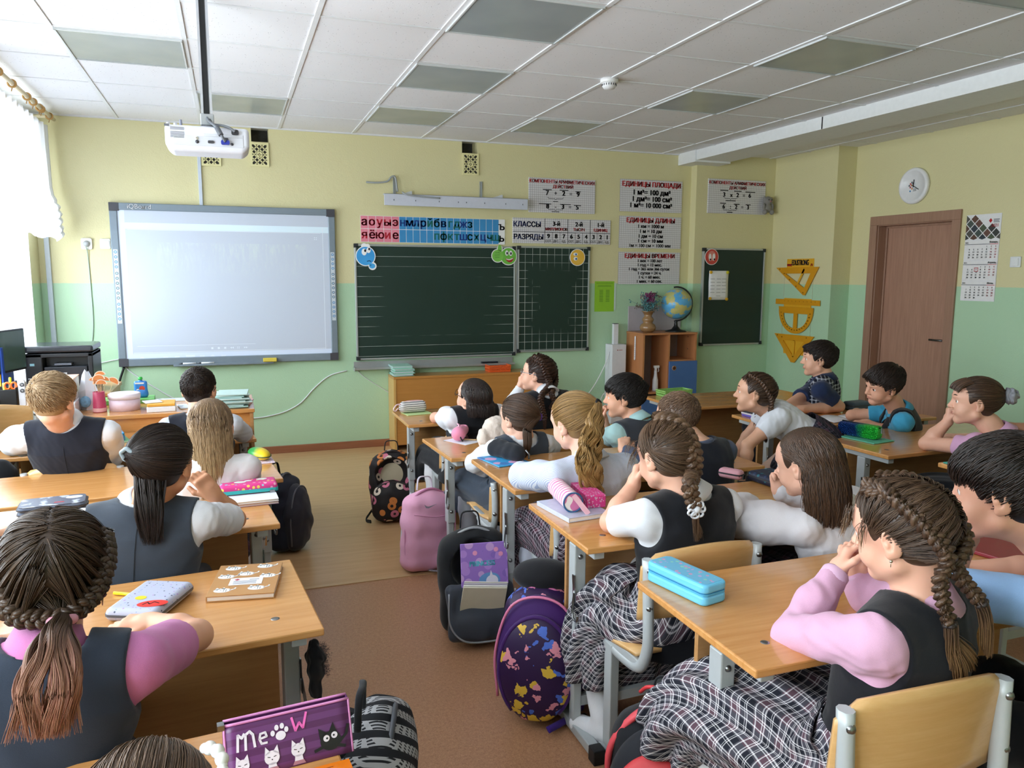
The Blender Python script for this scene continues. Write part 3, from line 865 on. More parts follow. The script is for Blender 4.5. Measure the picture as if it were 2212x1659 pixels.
    def hairdo(s):
        K = s.D.get('hair')
        if not K: return
        hr = Hair(); g = np.random.default_rng(K.get('seed', 5)); R = s.HR; mat = K['mat']; st = K['style']; dn = K.get('dens', 1.0)
        N = lambda n: max(40, int(n*dn))
        if st == 'short':
            s.base_shell(hr, K.get('grow', .007))
            n = N(2600); d = s.scalp(n, g); wh = nrm(A3(K.get('whorl', (.1, -.75, .66))))
            away = d-wh; away -= d*(away*d).sum(1, keepdims=True); away /= np.linalg.norm(away, axis=1, keepdims=True)+1e-6
            top = np.clip((d[:, 2]-.1)/.5, 0, 1); L = K.get('len', .035)*(.45+.75*top)*g.uniform(.7, 1.2, n)
            P = []; M = 7
            for i in range(M):
                t = i/(M-1); dd = d+away*(L*t/.085)[:, None]; dd /= np.linalg.norm(dd, axis=1, keepdims=True)
                P.append(CR_C+CR_R*dd*(1+(K.get('grow', .007)+.0005+K.get('puff', .012)*math.sin(PI*min(1, .15+t*.75))*(.35+.65*top))[:, None]/.085))
            hr.strands(s.hw(np.stack(P, 1)+g.normal(size=(n, 1, 3))*.0012), .0013*s.hs, .6, None, g)
            if K.get('fringe'):
                n = N(240); x = g.uniform(-.055, .055, n); P = []
                for i in range(9):
                    t = i/8; P.append(np.stack([x*(1+.12*t)+K.get('sweep', .012)*t, .050+.042*np.sin(t*1.5)-.28*x**2/.05, .098-.005*t-K['fringe']*t**1.4-.4*x**2/.06], 1))
                hr.strands(s.hw(np.stack(P, 1)+g.normal(size=(n, 1, 3))*.0025), .0017, .6, None, g)
        else:
            s.base_shell(hr, .006)
        if st in ('long', 'bob'):
            n = N(2300); d = s.scalp(n, g, lambda p: p[1] < .05 or p[2] > .07); fm = K.get('fmax', 1.35)
            fi = np.clip(np.arctan2(d[:, 0], -d[:, 1])*.85, -fm, fm)+.10*g.normal(size=n); lay = 1+g.uniform(.0, .16, n)
            rim = np.stack([np.sin(fi), -np.cos(fi), -.28+0*fi], 1); rim /= np.linalg.norm(rim, axis=1, keepdims=True)
            on = [s.hw(CR_C+CR_R*s.slerp(d, rim, np.full(n, t))*(1.07+.25*t*(lay[:, None]-1)*3)) for t in np.linspace(0, 1, 10)]
            P0 = on[-1]; ax_ = P0-s.hp(CR_C); ax_[:, 2] = 0; low = K['low']+g.uniform(-.025, .03, n); dn_ = []
            for t in np.linspace(0, 1, 15)[1:]:
                q = P0.copy(); q[:, 2] = P0[:, 2]+(low-P0[:, 2])*t; q += ax_*(K.get('flare', .10)*math.sin(PI*t*.8)) - s.fwd_t*K.get('back', .02)*t; dn_.append(q)
            P = np.stack(on+dn_, 1)
            for _ in range(3): P[:, 1:-1] = (P[:, :-2]+2*P[:, 1:-1]+P[:, 2:])/4
            P = s.clump(P, g, 130, K.get('amt', .35), K.get('wave', 0), K.get('wl', .08))
            hr.strands(P, .0013*s.hs*g.uniform(.7, 1.3, n), .6, None, g)
        if st == 'pony':
            tie = A3(K['tie']); s.comb(hr, g, N(900), tie)
            tw = s.hp(tie*1.0)
            if 'tpath' in K: s.guided(hr, g, [tw]+[A3(p) for p in K['tpath']], K['tw'], K['th'], N(900), K.get('clumps', 26), K.get('amt', .4), K.get('wave', 0), K.get('wl', .07))
            else: s.tail(hr, g, tw, R@A3(K.get('out', (0, -1, .15))), N(420), K['L'], clumps=K.get('clumps', 26), wave=K.get('wave', 0), wl=K.get('wl', .07), r=K.get('r', .0024), spread=K.get('spread', .02), amt=K.get('amt', .5), grav=K.get('grav', .28), open=K.get('open', .08), gv=K.get('gv', (0, 0, -1.)))
            s.tie(tw, R@A3(K.get('out', (0, -1, .15))), K['band'], K.get('bandr', .014), K.get('bandw', .006))
        if st == 'french':                                                    # one plait down the middle of the back of the head
            a = K['path']; wp = [s.hp(p) for p in a]
            s.comb(hr, g, N(800), [list(p) for p in bez(a, 3)], lift=.010)
            s.braid(hr, g, wp+[A3(p) for p in K['down']], K.get('w0', .017), K.get('w1', .011), K.get('pitch', .036), 7)
            e = A3(K['down'][-1]); s.tail(hr, g, e, e-A3(K['down'][-2]), N(150), K.get('L', .11), M=12, r=.0016, spread=.007, clumps=14, open=.05)
            if K.get('band'): s.tie(e, e-A3(K['down'][-2]), K['band'], .011, .005)
        if st == 'two':                                                       # centre parting and two plaits
            for sd, key in ((-1, 'L'), (1, 'R')):
                a = K['path'+key]; m = len(a)
                s.comb(hr, g, N(430), [list(p) for p in bez(a, 3)] if m > 1 else a[0], lim=lambda p, sd=sd: p[0]*sd > .001, lift=.010)
                if m > 1: pth = [s.hp(p) for p in a]
                else: pth = [s.hp(a[0])]
                dn_ = [A3(p) for p in K['down'+key]]
                s.braid(hr, g, pth+dn_, K.get('w0', .012), K.get('w1', .008), K.get('pitch', .030), nrm_out=K.get('no', None))
                e = dn_[-1]; s.tail(hr, g, e, e-(dn_[-2] if len(dn_) > 1 else pth[-1]), N(150), K.get('L', .10), M=14, r=.0017, spread=.008, clumps=14, open=.06, grav=.2)
                if K.get('band'): s.tie(e, e-(dn_[-2] if len(dn_) > 1 else pth[-1]), K['band'], .009, .005)
        if st == 'crown':                                                     # two plaits round the back of the head into a tail
            tie = A3(K['tie'])
            for sd in (-1, 1):
                a = K['ring']; pth = [A3((p[0]*sd, p[1], p[2])) for p in a]
                s.comb(hr, g, N(480), [list(p) for p in bez([tuple(p) for p in pth], 3)], lim=lambda p, sd=sd: p[0]*sd > .0005, lift=.010)
                s.braid(hr, g, [s.hp(p) for p in pth]+[s.hp(tie)], .013, .010, .030, nrm_out=R@A3((sd*.5, -1, 0)))
            s.comb(hr, g, N(200), tie, lim=lambda p: p[2] < .0)
            tw = s.hp(tie); s.guided(hr, g, [tw]+[A3(p) for p in K['tpath']], K['tw'], K['th'], N(900), 16, .55, .007, .17)
            s.tie(tw, R@A3((0, -.35, -1)), K['band'], .0165, .009)
        if st == 'bun':
            tie = A3(K['tie']); s.comb(hr, g, N(900), tie)
            F = Field(s.hp(tie)-.07, s.hp(tie)+.07, .004*VOX); F.ell(s.hp(tie*1.14), A3((.030, .028, .030))*s.hs, R); hr.field(F, .5)
        for f in K.get('wisps', []):                                           # loose locks: root (head), end offset, count
            n = f['n']; P0 = s.hp(f['p'])+g.normal(size=(n, 3))*f.get('sp', .008); V0 = np.tile(R@nrm(f['v']), (n, 1))+g.normal(size=(n, 3))*.15
            V0 /= np.linalg.norm(V0, axis=1, keepdims=True)
            P = s.fall(P0, V0, f['L']*g.uniform(.6, 1.05, n), 12, g, .8, f.get('grav', .22), .006); hr.strands(P, f.get('r', .0011), .6, None, g)
        if K.get('bangs'):
            n = N(300); x = g.uniform(-.06, .06, n); P = []
            for i in range(10):
                t = i/9; P.append(np.stack([x*(1+.1*t), .040+.058*np.sin(t*1.5)-.28*x**2/.05, .104-.2*x**2/.06-K['bangs']*t**1.5-.004*t], 1))
            hr.strands(s.hw(np.stack(P, 1)+g.normal(size=(n, 1, 3))*.002), .0017, .5, None, g)
        hr.build('hair', mat, s.root, s.org)
    def tie(s, p, d, m, r, w):
        mb = MB(); T = Matrix.Translation(Vector(A3(p)+nrm(d)*.004-s.org)) @ Vector(nrm(d)).to_track_quat('Z', 'Y').to_matrix().to_4x4()
        pts = [T @ Vector(((r+.0015*math.sin(5*a))*math.cos(a), (r+.0015*math.sin(5*a))*math.sin(a), .0)) for a in [2*PI*i/28 for i in range(28)]]
        mb.tube(pts, w, 10, closed=True); mb.build('hair_tie', m, s.root)
    def glasses(s, m):
        mb = MB(); o = s.org
        for x in (-1, 1):
            pts = [s.hp((x*.0315+.0235*math.cos(a), .098-.010*abs(math.cos(a)) * (1 if x*math.cos(a) > 0 else 0), .003+.017*math.sin(a)))-o for a in [2*PI*i/20 for i in range(20)]]
            mb.tube(pts, .0016*s.hs, 6, closed=True)
            mb.tube([s.hp((x*.055, .088, .006))-o, s.hp((x*.074, .03, .008))-o, s.hp((x*.083, -.012, .010))-o, s.hp((x*.080, -.030, -.008))-o], .0016, 6)
        mb.tube([s.hp((-.009, .098, .006))-o, s.hp((0, .101, .009))-o, s.hp((.009, .098, .006))-o], .0015, 6)
        mb.build('glasses', m, s.root)
    def earring(s, m, sd=-1, hoop=.0):
        mb = MB(); c = s.hp((sd*.079, -.004, -.038))-s.org
        if hoop: mb.tube([c+s.HR@A3((0, hoop*math.sin(a), -hoop+hoop*math.cos(a))) for a in [2*PI*i/24 for i in range(24)]], .0011, 5, closed=True)
        else: mb.sphere(tuple(c), .0035); mb.tube([c, c+A3((0, 0, -.012))], .0008, 5)
        mb.build('earring', m, s.root)

def plaid_mat(c1, c2, line, per=.055):
    t = NT('plaid_cloth'); u = t.n('ShaderNodeAttribute', attribute_name='pu').outputs['Fac']; v = t.n('ShaderNodeAttribute', attribute_name='pv').outputs['Fac']
    def bands(x):
        f = t.math('FRACT', t.math('DIVIDE', x, per))
        wide = t.math('LESS_THAN', f, .5)
        l = None
        for a, w in ((.05, .05), (.15, .04), (.42, .05), (.74, .035), (.82, .02)):
            k = t.math('COMPARE', f, a, w/2); l = k if l is None else t.math('MAXIMUM', l, k)
        return wide, l
    wu, lu = bands(u); wv, lv = bands(v)
    s_ = t.math('MULTIPLY', t.math('ADD', wu, wv), .5)
    c = t.mix(s_, c1, c2)
    c = t.mix(t.math('MULTIPLY', t.math('MULTIPLY', wu, wv), .55), c, '5b2a38')
    c = t.mix(t.math('MULTIPLY', t.math('ADD', lu, lv), .5), c, line)
    t.col(c); t.set(.85, .2); t.bump(t.noise(t.coord(), 20, 3), .2, .01)
    return t.m

# ================================================================ the room
ZT = 2.727; PAINT = 1.462
def wall_mat():
    t = NT('painted_wall'); g = t.n('ShaderNodeNewGeometry'); sp = t.n('ShaderNodeSeparateXYZ'); t.l(g.outputs['Position'], sp.inputs[0])
    v = g.outputs['Position']
    edge = t.math('ADD', sp.outputs[2], t.math('MULTIPLY', t.noise(v, 30, 3), .006))
    f = t.math('GREATER_THAN', edge, PAINT+.003)
    nz = t.noise(v, 1.6, 4)
    up = t.mix(nz, 'd8d0a0', 'dfd8aa'); dn = t.mix(nz, 'b0d3b0', 'b8d9b6')
    t.col(t.mix(f, dn, up)); t.set(.42, .45)
    vor = t.noise(v, 95, 4, .6)
    t.bump(t.math('ADD', vor, t.math('MULTIPLY', t.noise(v, 22, 2), .7)), .32, .006)
    return t.m
WALL = wall_mat()
WHITE = plain('e9ecee', .45, .4, name='white_paint')
XL, XR, YB = -0.60, 6.29, -8.3
# front wall: main face with two vent holes near the ceiling, then a slightly deeper cased section towards the right
mb = MB(); VH = [(0.978, 1.114), (2.765, 2.908)]; ZH = 2.61
mb.bb(XL-.4, VH[0][0], 0, .25, 0, ZT+.05); mb.bb(VH[0][0], VH[0][1], 0, .25, 0, ZH); mb.bb(VH[0][1], VH[1][0], 0, .25, 0, ZT+.05)
mb.bb(VH[1][0], VH[1][1], 0, .25, 0, ZH); mb.bb(VH[1][1], 5.14, 0, .25, 0, ZT+.05)
mb.bb(5.14, 6.6, -.10, .25, 0, ZT+.05)
tag(mb.build('wall_front', WALL), kind='structure')
mb = MB()
for a, b in VH: mb.bb(a-.02, b+.02, .16, .24, ZH-.02, ZT+.04)
tag(mb.build('trim_1', plain('4b4a49', .95, .1, var=.4, vs=40, name='raw_duct')), kind='structure')
# right wall with door opening and the pilaster in the corner
D0, D1, DZ = -2.075, -1.285, 2.00
mb = MB(); mb.bb(XR, XR+.2, D1, .2, 0, ZT+.05); mb.bb(XR, XR+.2, D0, D1, DZ, ZT+.05); mb.bb(XR, XR+.2, YB, D0, 0, ZT+.05)
mb.bb(6.075, XR+.1, -.98, -.05, 0, ZT+.05)
tag(mb.build('wall_right', WALL), kind='structure')
mb = MB(); mb.bb(XL-.4, XR+.2, YB-.2, YB, 0, ZT+.05)
tag(mb.build('wall_back', WALL), kind='structure')
# left wall: piers, sill wall and head over three windows
mb = MB(); ZS0, ZS1 = .80, 2.55; ys = [YB]+[v for w in sorted(WINDOWS) for v in w]+[0.0]
for i in range(0, len(ys), 2): mb.bb(XL-.4, XL, ys[i], ys[i+1], 0, ZT+.05)
for a, b in WINDOWS: mb.bb(XL-.4, XL, a, b, 0, ZS0); mb.bb(XL-.4, XL, a, b, ZS1, ZT+.05)
tag(mb.build('wall_left', WALL), kind='structure')
for i, (a, b) in enumerate(WINDOWS):
    mb = MB()                                       # white reveals, window board and frame of each window
    mb.bb(XL-.38, XL+.002, b-.012, b+.0, ZS0, ZS1); mb.bb(XL-.38, XL+.002, a, a+.012, ZS0, ZS1); mb.bb(XL-.38, XL+.002, a, b, ZS1-.012, ZS1)
    mb.bb(XL-.38, XL+.05, a, b, ZS0-.02, ZS0+.02)
    o = tag(mb.build('window_%d' % (i+1), WHITE), kind='structure')
    mb = MB(); x0, x1 = XL-.40, XL-.34
    for y in (a+.012, (2*a+b)/3, (a+2*b)/3, b-.07): mb.bb(x0, x1, y, y+.06, ZS0+.02, ZS1-.012)
    for z in (ZS0+.02, ZS1-.07): mb.bb(x0, x1, a, b, z, z+.06)
    mb.build('window_frame', WHITE, o, bevel=.004)
# floor: two sheets of linoleum and the seam strip between them
def floor_mat():
    t = NT('cork_linoleum'); g = t.n('ShaderNodeNewGeometry'); v = g.outputs['Position']; sp = t.n('ShaderNodeSeparateXYZ'); t.l(v, sp.inputs[0])
    n1 = t.noise(v, 210, 3, .7); n2 = t.noise(v, 75, 4, .7); n3 = t.noise(v, 1.1, 3)
    sx = t.coord('Object', (1.2, 14, 1)); st = t.noise(sx, 2.0, 4)
    near = t.mix(t.ramp(t.math('ADD', t.math('MULTIPLY', n1, .6), t.math('MULTIPLY', n2, .4)), .36, .64), '9a6a4c', 'cb9c78')
    far = t.mix(t.ramp(t.math('ADD', t.math('MULTIPLY', n1, .35), t.math('MULTIPLY', st, .65)), .3, .7), 'bd9264', 'd4ae80')
    f = t.math('GREATER_THAN', sp.outputs[1], -3.09)
    c = t.mix(f, near, far); c = t.mix(t.math('MULTIPLY', n3, .2), c, '8f674a'); t.col(c)
    t.set(.33, .5); t.bump(n1, .08, .003); return t.m
mb = MB(); mb.bb(XL-.4, XR+.2, YB, .2, -.1, 0)
tag(mb.build('floor', floor_mat()), kind='structure')
mb = MB(); mb.bb(XL, XR, -3.112, -3.085, 0, .004)
tag(mb.build('trim_2', plain('c9a77c', .4, .5, name='seam_strip')), kind='structure')
# skirting boards
SK = wood('skirting_brown', '8e5a40', 'a06a4c', 0, .4, .1)
mb = MB(); mb.bb(XL, 5.14, -.016, 0, 0, .065); mb.bb(5.14, 6.075, -.116, -.1, 0, .065); tag(mb.build('baseboard_front', SK, bevel=.004), kind='structure')
mb = MB(); mb.bb(XR-.016, XR, YB, -2.16, 0, .065); mb.bb(6.059, 6.075, -.98, -.1, 0, .065); mb.bb(6.075, XR, -.996, -.98, 0, .065); tag(mb.build('baseboard_right', SK, bevel=.004), kind='structure')
mb = MB(); mb.bb(XL, XL+.016, YB, 0, 0, .065); tag(mb.build('baseboard_left', SK, bevel=.004), kind='structure')
# suspended ceiling
def tile_mat():
    t = NT('ceiling_tile'); g = t.n('ShaderNodeNewGeometry'); v = g.outputs['Position']
    vo = t.n('ShaderNodeTexVoronoi'); vo.inputs['Scale'].default_value = 62; t.l(v, vo.inputs['Vector'])
    n = t.noise(v, 30, 2); pit = t.math('MULTIPLY', t.math('LESS_THAN', vo.outputs['Distance'], .13), t.math('GREATER_THAN', n, .53))
    t.col(t.mix(pit, t.mix(t.noise(v, 2, 2), 'e3e3e6', 'ebebee'), '8d8d92')); t.set(.9, .1)
    t.bump(t.math('SUBTRACT', t.noise(v, 160, 2), pit), .15, .003); return t.m
mb = MB(); mb.bb(XL-.4, XR+.2, YB, .2, ZT, ZT+.1)
tag(mb.build('ceiling', tile_mat()), kind='structure')
mb = MB()
for i in range(0, 9): mb.bb(.6*i-.012, .6*i+.012, YB, 0, ZT-.006, ZT+.002)
for k in range(1, 14): mb.bb(XL, 5.0, -.6*k-.012, -.6*k+.012, ZT-.004, ZT+.002)
for k in range(1, 14): mb.bb(5.38, XR, -.6*k-.012, -.6*k+.012, ZT-.004, ZT+.002)
for i in (10,): mb.bb(.6*i-.012, .6*i+.012, YB, 0, ZT-.006, ZT+.002)
mb.bb(XL, 5.14, -.02, 0, ZT-.012, ZT)
tag(mb.build('trim_3', plain('dfe0e2', .5, .4, name='grid_bar')), kind='structure')
mb = MB(); mb.bb(5.0, 5.38, YB, -.30, 2.634, ZT+.01); mb.bb(4.985, 5.385, -.30, -.0, 2.618, ZT+.01); mb.bb(5.0, 5.003, -1.99, -1.975, 2.634, ZT)
tag(mb.build('trim_4', plain('e6e8e8', .6, .3, name='beam_casing'), bevel=.004), kind='structure')
# light panels (switched off)
def panel_mat():
    t = NT('prismatic_panel'); v = t.coord('Object', (1, 1, 1))
    n = t.noise(v, 3.2, 2); t.col(t.mix(n, '8f979b', 'a9b0b0')); t.set(.22, .55)
    w = t.n('ShaderNodeTexWave'); w.inputs['Scale'].default_value = 40; t.l(v, w.inputs['Vector']); t.bump(w.outputs[0], .05, .002)
    return t.m
PM = panel_mat()
LIGHTS = [(0, 3, 'over the front desks by the window'), (1, 1, 'behind the projector pole near the front wall'), (3, 1, 'nearest the front wall in the middle row'), (3, 3, 'in the middle row, between two others'),
          (3, 5, 'in the middle row, largest in view'), (5, 1, 'nearest the front wall, in front of the smoke detector'), (6, 3, 'second from the front wall beside the beam row'),
          (6, 5, 'large, in the row nearest the beam'), (6, 7, 'at the top right corner of the picture, mostly cut off')]
for i, k, w in LIGHTS:
    t = thing('ceiling_light', 'unlit square recessed ceiling panel '+w, 'ceiling light', (.6*i+.3, -.6*k-.3, ZT), 0, 'unlit ceiling light panels')
    mb = MB(); mb.bb(-.282, .282, -.282, .282, -.010, -.003); mb.build('diffuser', PM, t)
    mb = MB()
    for a in (0, 1):
        for sgn in (-1, 1):
            c = (0, sgn*.285, -.008) if a else (sgn*.285, 0, -.008); d = (.58, .008, .014) if a else (.008, .58, .014); mb.box(c, d)
    mb.build('frame', plain('c9cccd', .4, .5), t)
t = thing('smoke_detector', 'round white smoke detector on the ceiling', 'smoke detector', (3.0, -2.42, ZT))
mb = MB(); mb.lathe([(0, 0), (.055, 0), (.055, -.022), (.047, -.026), (0, -.026)], 32); mb.build('base', plain('ececec', .4, .5), t)
mb = MB(); mb.lathe([(.043, -.026), (.043, -.042), (.034, -.056), (.012, -.062), (0, -.062)], 32); mb.build('sensor', plain('e4e4e6', .4, .5), t)
mb = MB()
for i in range(18):
    a = 2*PI*i/18; mb.box((0, 0, 0), (.004, .006, .012), M4((.0425*math.cos(a), .0425*math.sin(a), -.036), a+PI/2))
mb.build('vent_slots', plain('333538', .6), t)

# ---------------------------------------------------------------- door
PW = wood('door_laminate', '9c7460', 'b58c76', 2, .45, .05)
t = tag(thing('door_1', None, None, (XR, (D0+D1)/2, 0)), kind='structure')
mb = MB(); y0, y1 = D0-(D0+D1)/2, D1-(D0+D1)/2
mb.bb(-.02, -.0005, y0-.075, y0+.004, 0, DZ-.004); mb.bb(-.02, -.0005, y1-.004, y1+.075, 0, DZ-.004); mb.bb(-.02, -.0005, y0-.075, y1+.075, DZ-.004, DZ+.075)
mb.bb(-.0005, .14, y0, y0+.012, 0, DZ-.012); mb.bb(-.0005, .14, y1-.012, y1, 0, DZ-.012); mb.bb(-.0005, .14, y0, y1, DZ-.012, DZ-.0005)
mb.bb(.085, .0995, y0+.0121, y0+.03, 0, DZ-.03); mb.bb(.085, .0995, y1-.03, y1-.0121, 0, DZ-.03); mb.bb(.085, .0995, y0+.0121, y1-.0121, DZ-.03, DZ-.0121)
mb.build('door_frame', wood('door_frame_laminate', '94705c', 'a8836d', 2, .45, .05), t, bevel=.003)
mb = MB(); mb.bb(.10, .14, y0+.006, y1-.006, .01, DZ-.015); lf = mb.build('door_leaf', PW, t)
mb = MB(); mb.tube([(.10, y0+.065, 1.01), (.05, y0+.065, 1.01), (.045, y0+.08, 1.01), (.045, y0+.19, 1.01)], .009, 10); mb.lathe([(0, 0), (.026, 0), (.026, .008), (0, .008)], 20, M4((.10, y0+.065, 1.01), 0, 0, -PI/2))
mb.build('door_handle', plain('6d6e70', .25, .5, .9), t)

# ================================================================ pupil desks and chairs
DESKW = wood('desk_beech', 'c08447', 'd8a062', 0, .22, .45)
DESKP = wood('desk_panel_beech', 'ae7d4c', 'c49560', 0, .4, .15)
EDGE = wood('beech_edge', 'c08446', 'd29a5c', 0, .4, .2)
PLY = wood('birch_plywood', 'd0a062', 'deb47c', 0, .3, .3)
GREYM = plain('b9bfc1', .45, .5, .2, name='grey_enamel')
STEEL = plain('8f9294', .28, .5, 1.0, name='steel')
BLACKP = plain('17181a', .5, .4, name='black_plastic')
def desk(label, xl, yn, z, rz=0, dp=.5, w=1.2, group='double school desks'):
    """desk with its left near corner at (xl, yn); depth goes away from the pupils"""
    t = thing('school_desk', label, 'desk', (xl, yn, 0), math.radians(rz), group)
    mb = MB(); mb.bb(0, w, 0, dp, z-.020, z); mb.build('desktop', DESKW, t, bevel=.004)
    mb = MB()
    for x in (.10, w-.10):
        for y in (.10, dp-.10): mb.lathe([(0, .0016), (.006, .0014), (.0105, .0004), (.011, -.001)], 16, M4((x, y, z)))
    mb.build('bolt', STEEL, t)
    mb = MB(); mb.bb(.07, w-.07, dp*.62, dp*.62+.016, z-.44, z-.022); mb.build('modesty_panel', DESKP, t)
    for x, sd in ((.055, 1), (w-.055, -1)):
        yl = dp*.38
        mb = MB(); mb.bb(x-.02, x+.02, yl-.025, yl+.025, .28, z-.05); mb.bb(x-.015, x+.015, yl-.018, yl+.018, .04, .30)
        mb.build('leg', GREYM, t, bevel=.004)
        mb = MB(); mb.bb(x-.018, x+.018, .03, dp-.03, z-.05, z-.020); mb.build('top_bracket', GREYM, t, bevel=.003)
        mb = MB(); mb.bb(x-.018, x+.018, .015, dp-.03, .012, .045); fo = mb.build('foot', GREYM, t, bevel=.004)
        for ya, yb in ((-.005, .04), (dp-.05, dp-.005)): mb = MB(); mb.bb(x-.021, x+.021, ya, yb, 0, .05); mb.build('foot_cap', BLACKP, fo, bevel=.004)
        mb = MB()
        for zz in (z-.09, .34): mb.lathe([(0, .006), (.005, .006), (.009, .0), (.009, -.002)], 14, M4((x, yl-.025, zz), 0, PI/2))
        mb.build('screw', STEEL, t)
        xo = x-sd*.022; mb = MB(); mb.tube(bez([(xo, yl-.03, z-.20), (xo-sd*.006, yl-.03, z-.25), (xo-sd*.010, yl-.04, z-.285), (xo-sd*.012, yl-.075, z-.285), (xo-sd*.012, yl-.085, z-.26)], 5), .004, 8)
        mb.bar((xo, yl-.02, z-.15), (xo, yl-.03, z-.24), .003, .018, (0, 1, 0)); mb.build('bag_hook', STEEL, t)
    mb = MB(); mb.bb(.07, w-.07, dp*.38-.012, dp*.38+.012, .10, .135); mb.build('crossbar', GREYM, t)
    return t

def chair(label, x, y, rz, zs=.42, zb=.76, group='plywood school chairs', front=1):
    """school chair; (x,y) is the middle of the seat, front faces +Y at rz 0"""
    t = thing('school_chair', label, 'chair', (x, y, 0), math.radians(rz), group)
    g = []
    for i in range(9):
        v = i/8; yy = .19-.37*v; zz = zs+(.012 if i < 8 else .018)-.018*math.sin(PI*min(1, v*1.15)) - (.018 if i == 0 else 0)
        g.append([(-.19+.38*j/8, yy, zz-.004*math.cos((j/4-1)*1.4)) for j in range(9)])
    mb = MB(); mb.sheet(g); mb.build('seat', PLY, t, bevel=0, solid=.012)
    P = []                                        # bent back board with rounded upper corners
    for i in range(9):
        v = i/8; zz = zb-.215+.215*v; hw = .205-(.045*max(0, (v-.72)/.28)**2.2)
        P.append([(hw*(j/6-1), -.205-.02*v+.028*(1-(j/6-1)**2)*-1, zz-.018*(j/6-1)**2*(1 if i > 6 else 0)) for j in range(13)])
    mb = MB(); mb.sheet(P); mb.build('backrest', PLY, t, solid=.011)
    for sd in (-1, 1):
        x0 = sd*.178
        mb = MB(); mb.tube(bez([(x0, .02, zs-.03), (x0, -.10, zs-.035), (x0, -.185, zs-.02), (x0*1.02, -.228, zs+.05), (x0*1.04, -.236, zs+.14), (x0*1.06, -.228, zb-.03)], 6), .019, 8, flat=.8, up=(1, 0, 0)); up = mb.build('back_post', GREYM, t)
        mb = MB()
        for k in (.06, .17): mb.lathe([(0, .006), (.006, .005), (.010, 0), (.010, -.004)], 14, M4((x0*1.06, -.2445-.02*k, zb-k), 0, PI/2+.1))
        mb.build('bolt', STEEL, up)
        mb = MB(); mb.bar((x0, .12, zs-.012), (x0, -.20, zs-.012), .022, .03); mb.build('seat_rail', GREYM, t, bevel=.003)
        mb = MB(); mb.bar((x0, -.02, .05), (x0, -.02, zs-.02), .030, .045, (0, 1, 0)); mb.build('leg', GREYM, t, bevel=.003)
        mb = MB(); mb.bar((x0, -.21, .022), (x0, .17, .022), .03, .035); f = mb.build('foot', GREYM, t, bevel=.003)
        for ya, yb in ((.15, .185), (-.225, -.19)): mb = MB(); mb.bb(x0-.018, x0+.018, ya, yb, 0, .045); mb.build('foot_cap', BLACKP, f, bevel=.004)
    mb = MB(); mb.bar((-.178, -.02, .22), (.178, -.02, .22), .022, .03); mb.build('stretcher', GREYM, t)
    return t

# ================================================================ things on the front wall and the right wall
def MF(x, y, z): return Matrix.Translation((x, y, z)) @ Matrix.Rotation(PI/2, 4, 'X')                      # faces the class from the front wall
def MR(x, y, z): return Matrix.Translation((x, y, z)) @ Matrix.Rotation(-PI/2, 4, 'Z') @ Matrix.Rotation(PI/2, 4, 'X')   # faces the room from the right wall
INK = plain('16161c', .6, .3, var=0, name='black_print'); RED = plain('b8232c', .6, .3, var=0, name='red_print'); NAVYP = plain('1d2a5a', .6, .3, var=0, name='navy_print')
WHITEP = plain('f2f2f2', .6, .3, var=0, name='white_print')
def flat(mb, x0, x1, y0, y1, z=0.0, m=None):
    m = m or Matrix(); vs = [mb.bm.verts.new(m @ Vector(p)) for p in ((x0, y0, z), (x1, y0, z), (x1, y1, z), (x0, y1, z))]
    f = mb.bm.faces.new(vs); f.material_index = mb.mi
def disc(mb, x, y, rx, ry=None, z=0.0, n=28, m=None, rot=0):
    ry = ry or rx; m = m or Matrix(); c, s_ = math.cos(rot), math.sin(rot)
    vs = []
    for i in range(n):
        a = 2*PI*i/n; p, q = rx*math.cos(a), ry*math.sin(a); vs.append(mb.bm.verts.new(m @ Vector((x+p*c-q*s_, y+p*s_+q*c, z))))
    f = mb.bm.faces.new(vs); f.material_index = mb.mi
def poly(mb, pts, z=0.0, m=None):
    m = m or Matrix(); f = mb.bm.faces.new([mb.bm.verts.new(m @ Vector((p[0], p[1], z))) for p in pts]); f.material_index = mb.mi
def stroke(mb, pts, w, z=0.0, m=None):
    for a, b in zip(pts, pts[1:]):
        d = Vector((b[0]-a[0], b[1]-a[1])); d.normalize(); n = Vector((-d.y, d.x))*w/2; d = d*w*.25
        poly(mb, [(a[0]-d.x+n.x, a[1]-d.y+n.y), (a[0]-d.x-n.x, a[1]-d.y-n.y), (b[0]+d.x-n.x, b[1]+d.y-n.y), (b[0]+d.x+n.x, b[1]+d.y+n.y)], z, m)

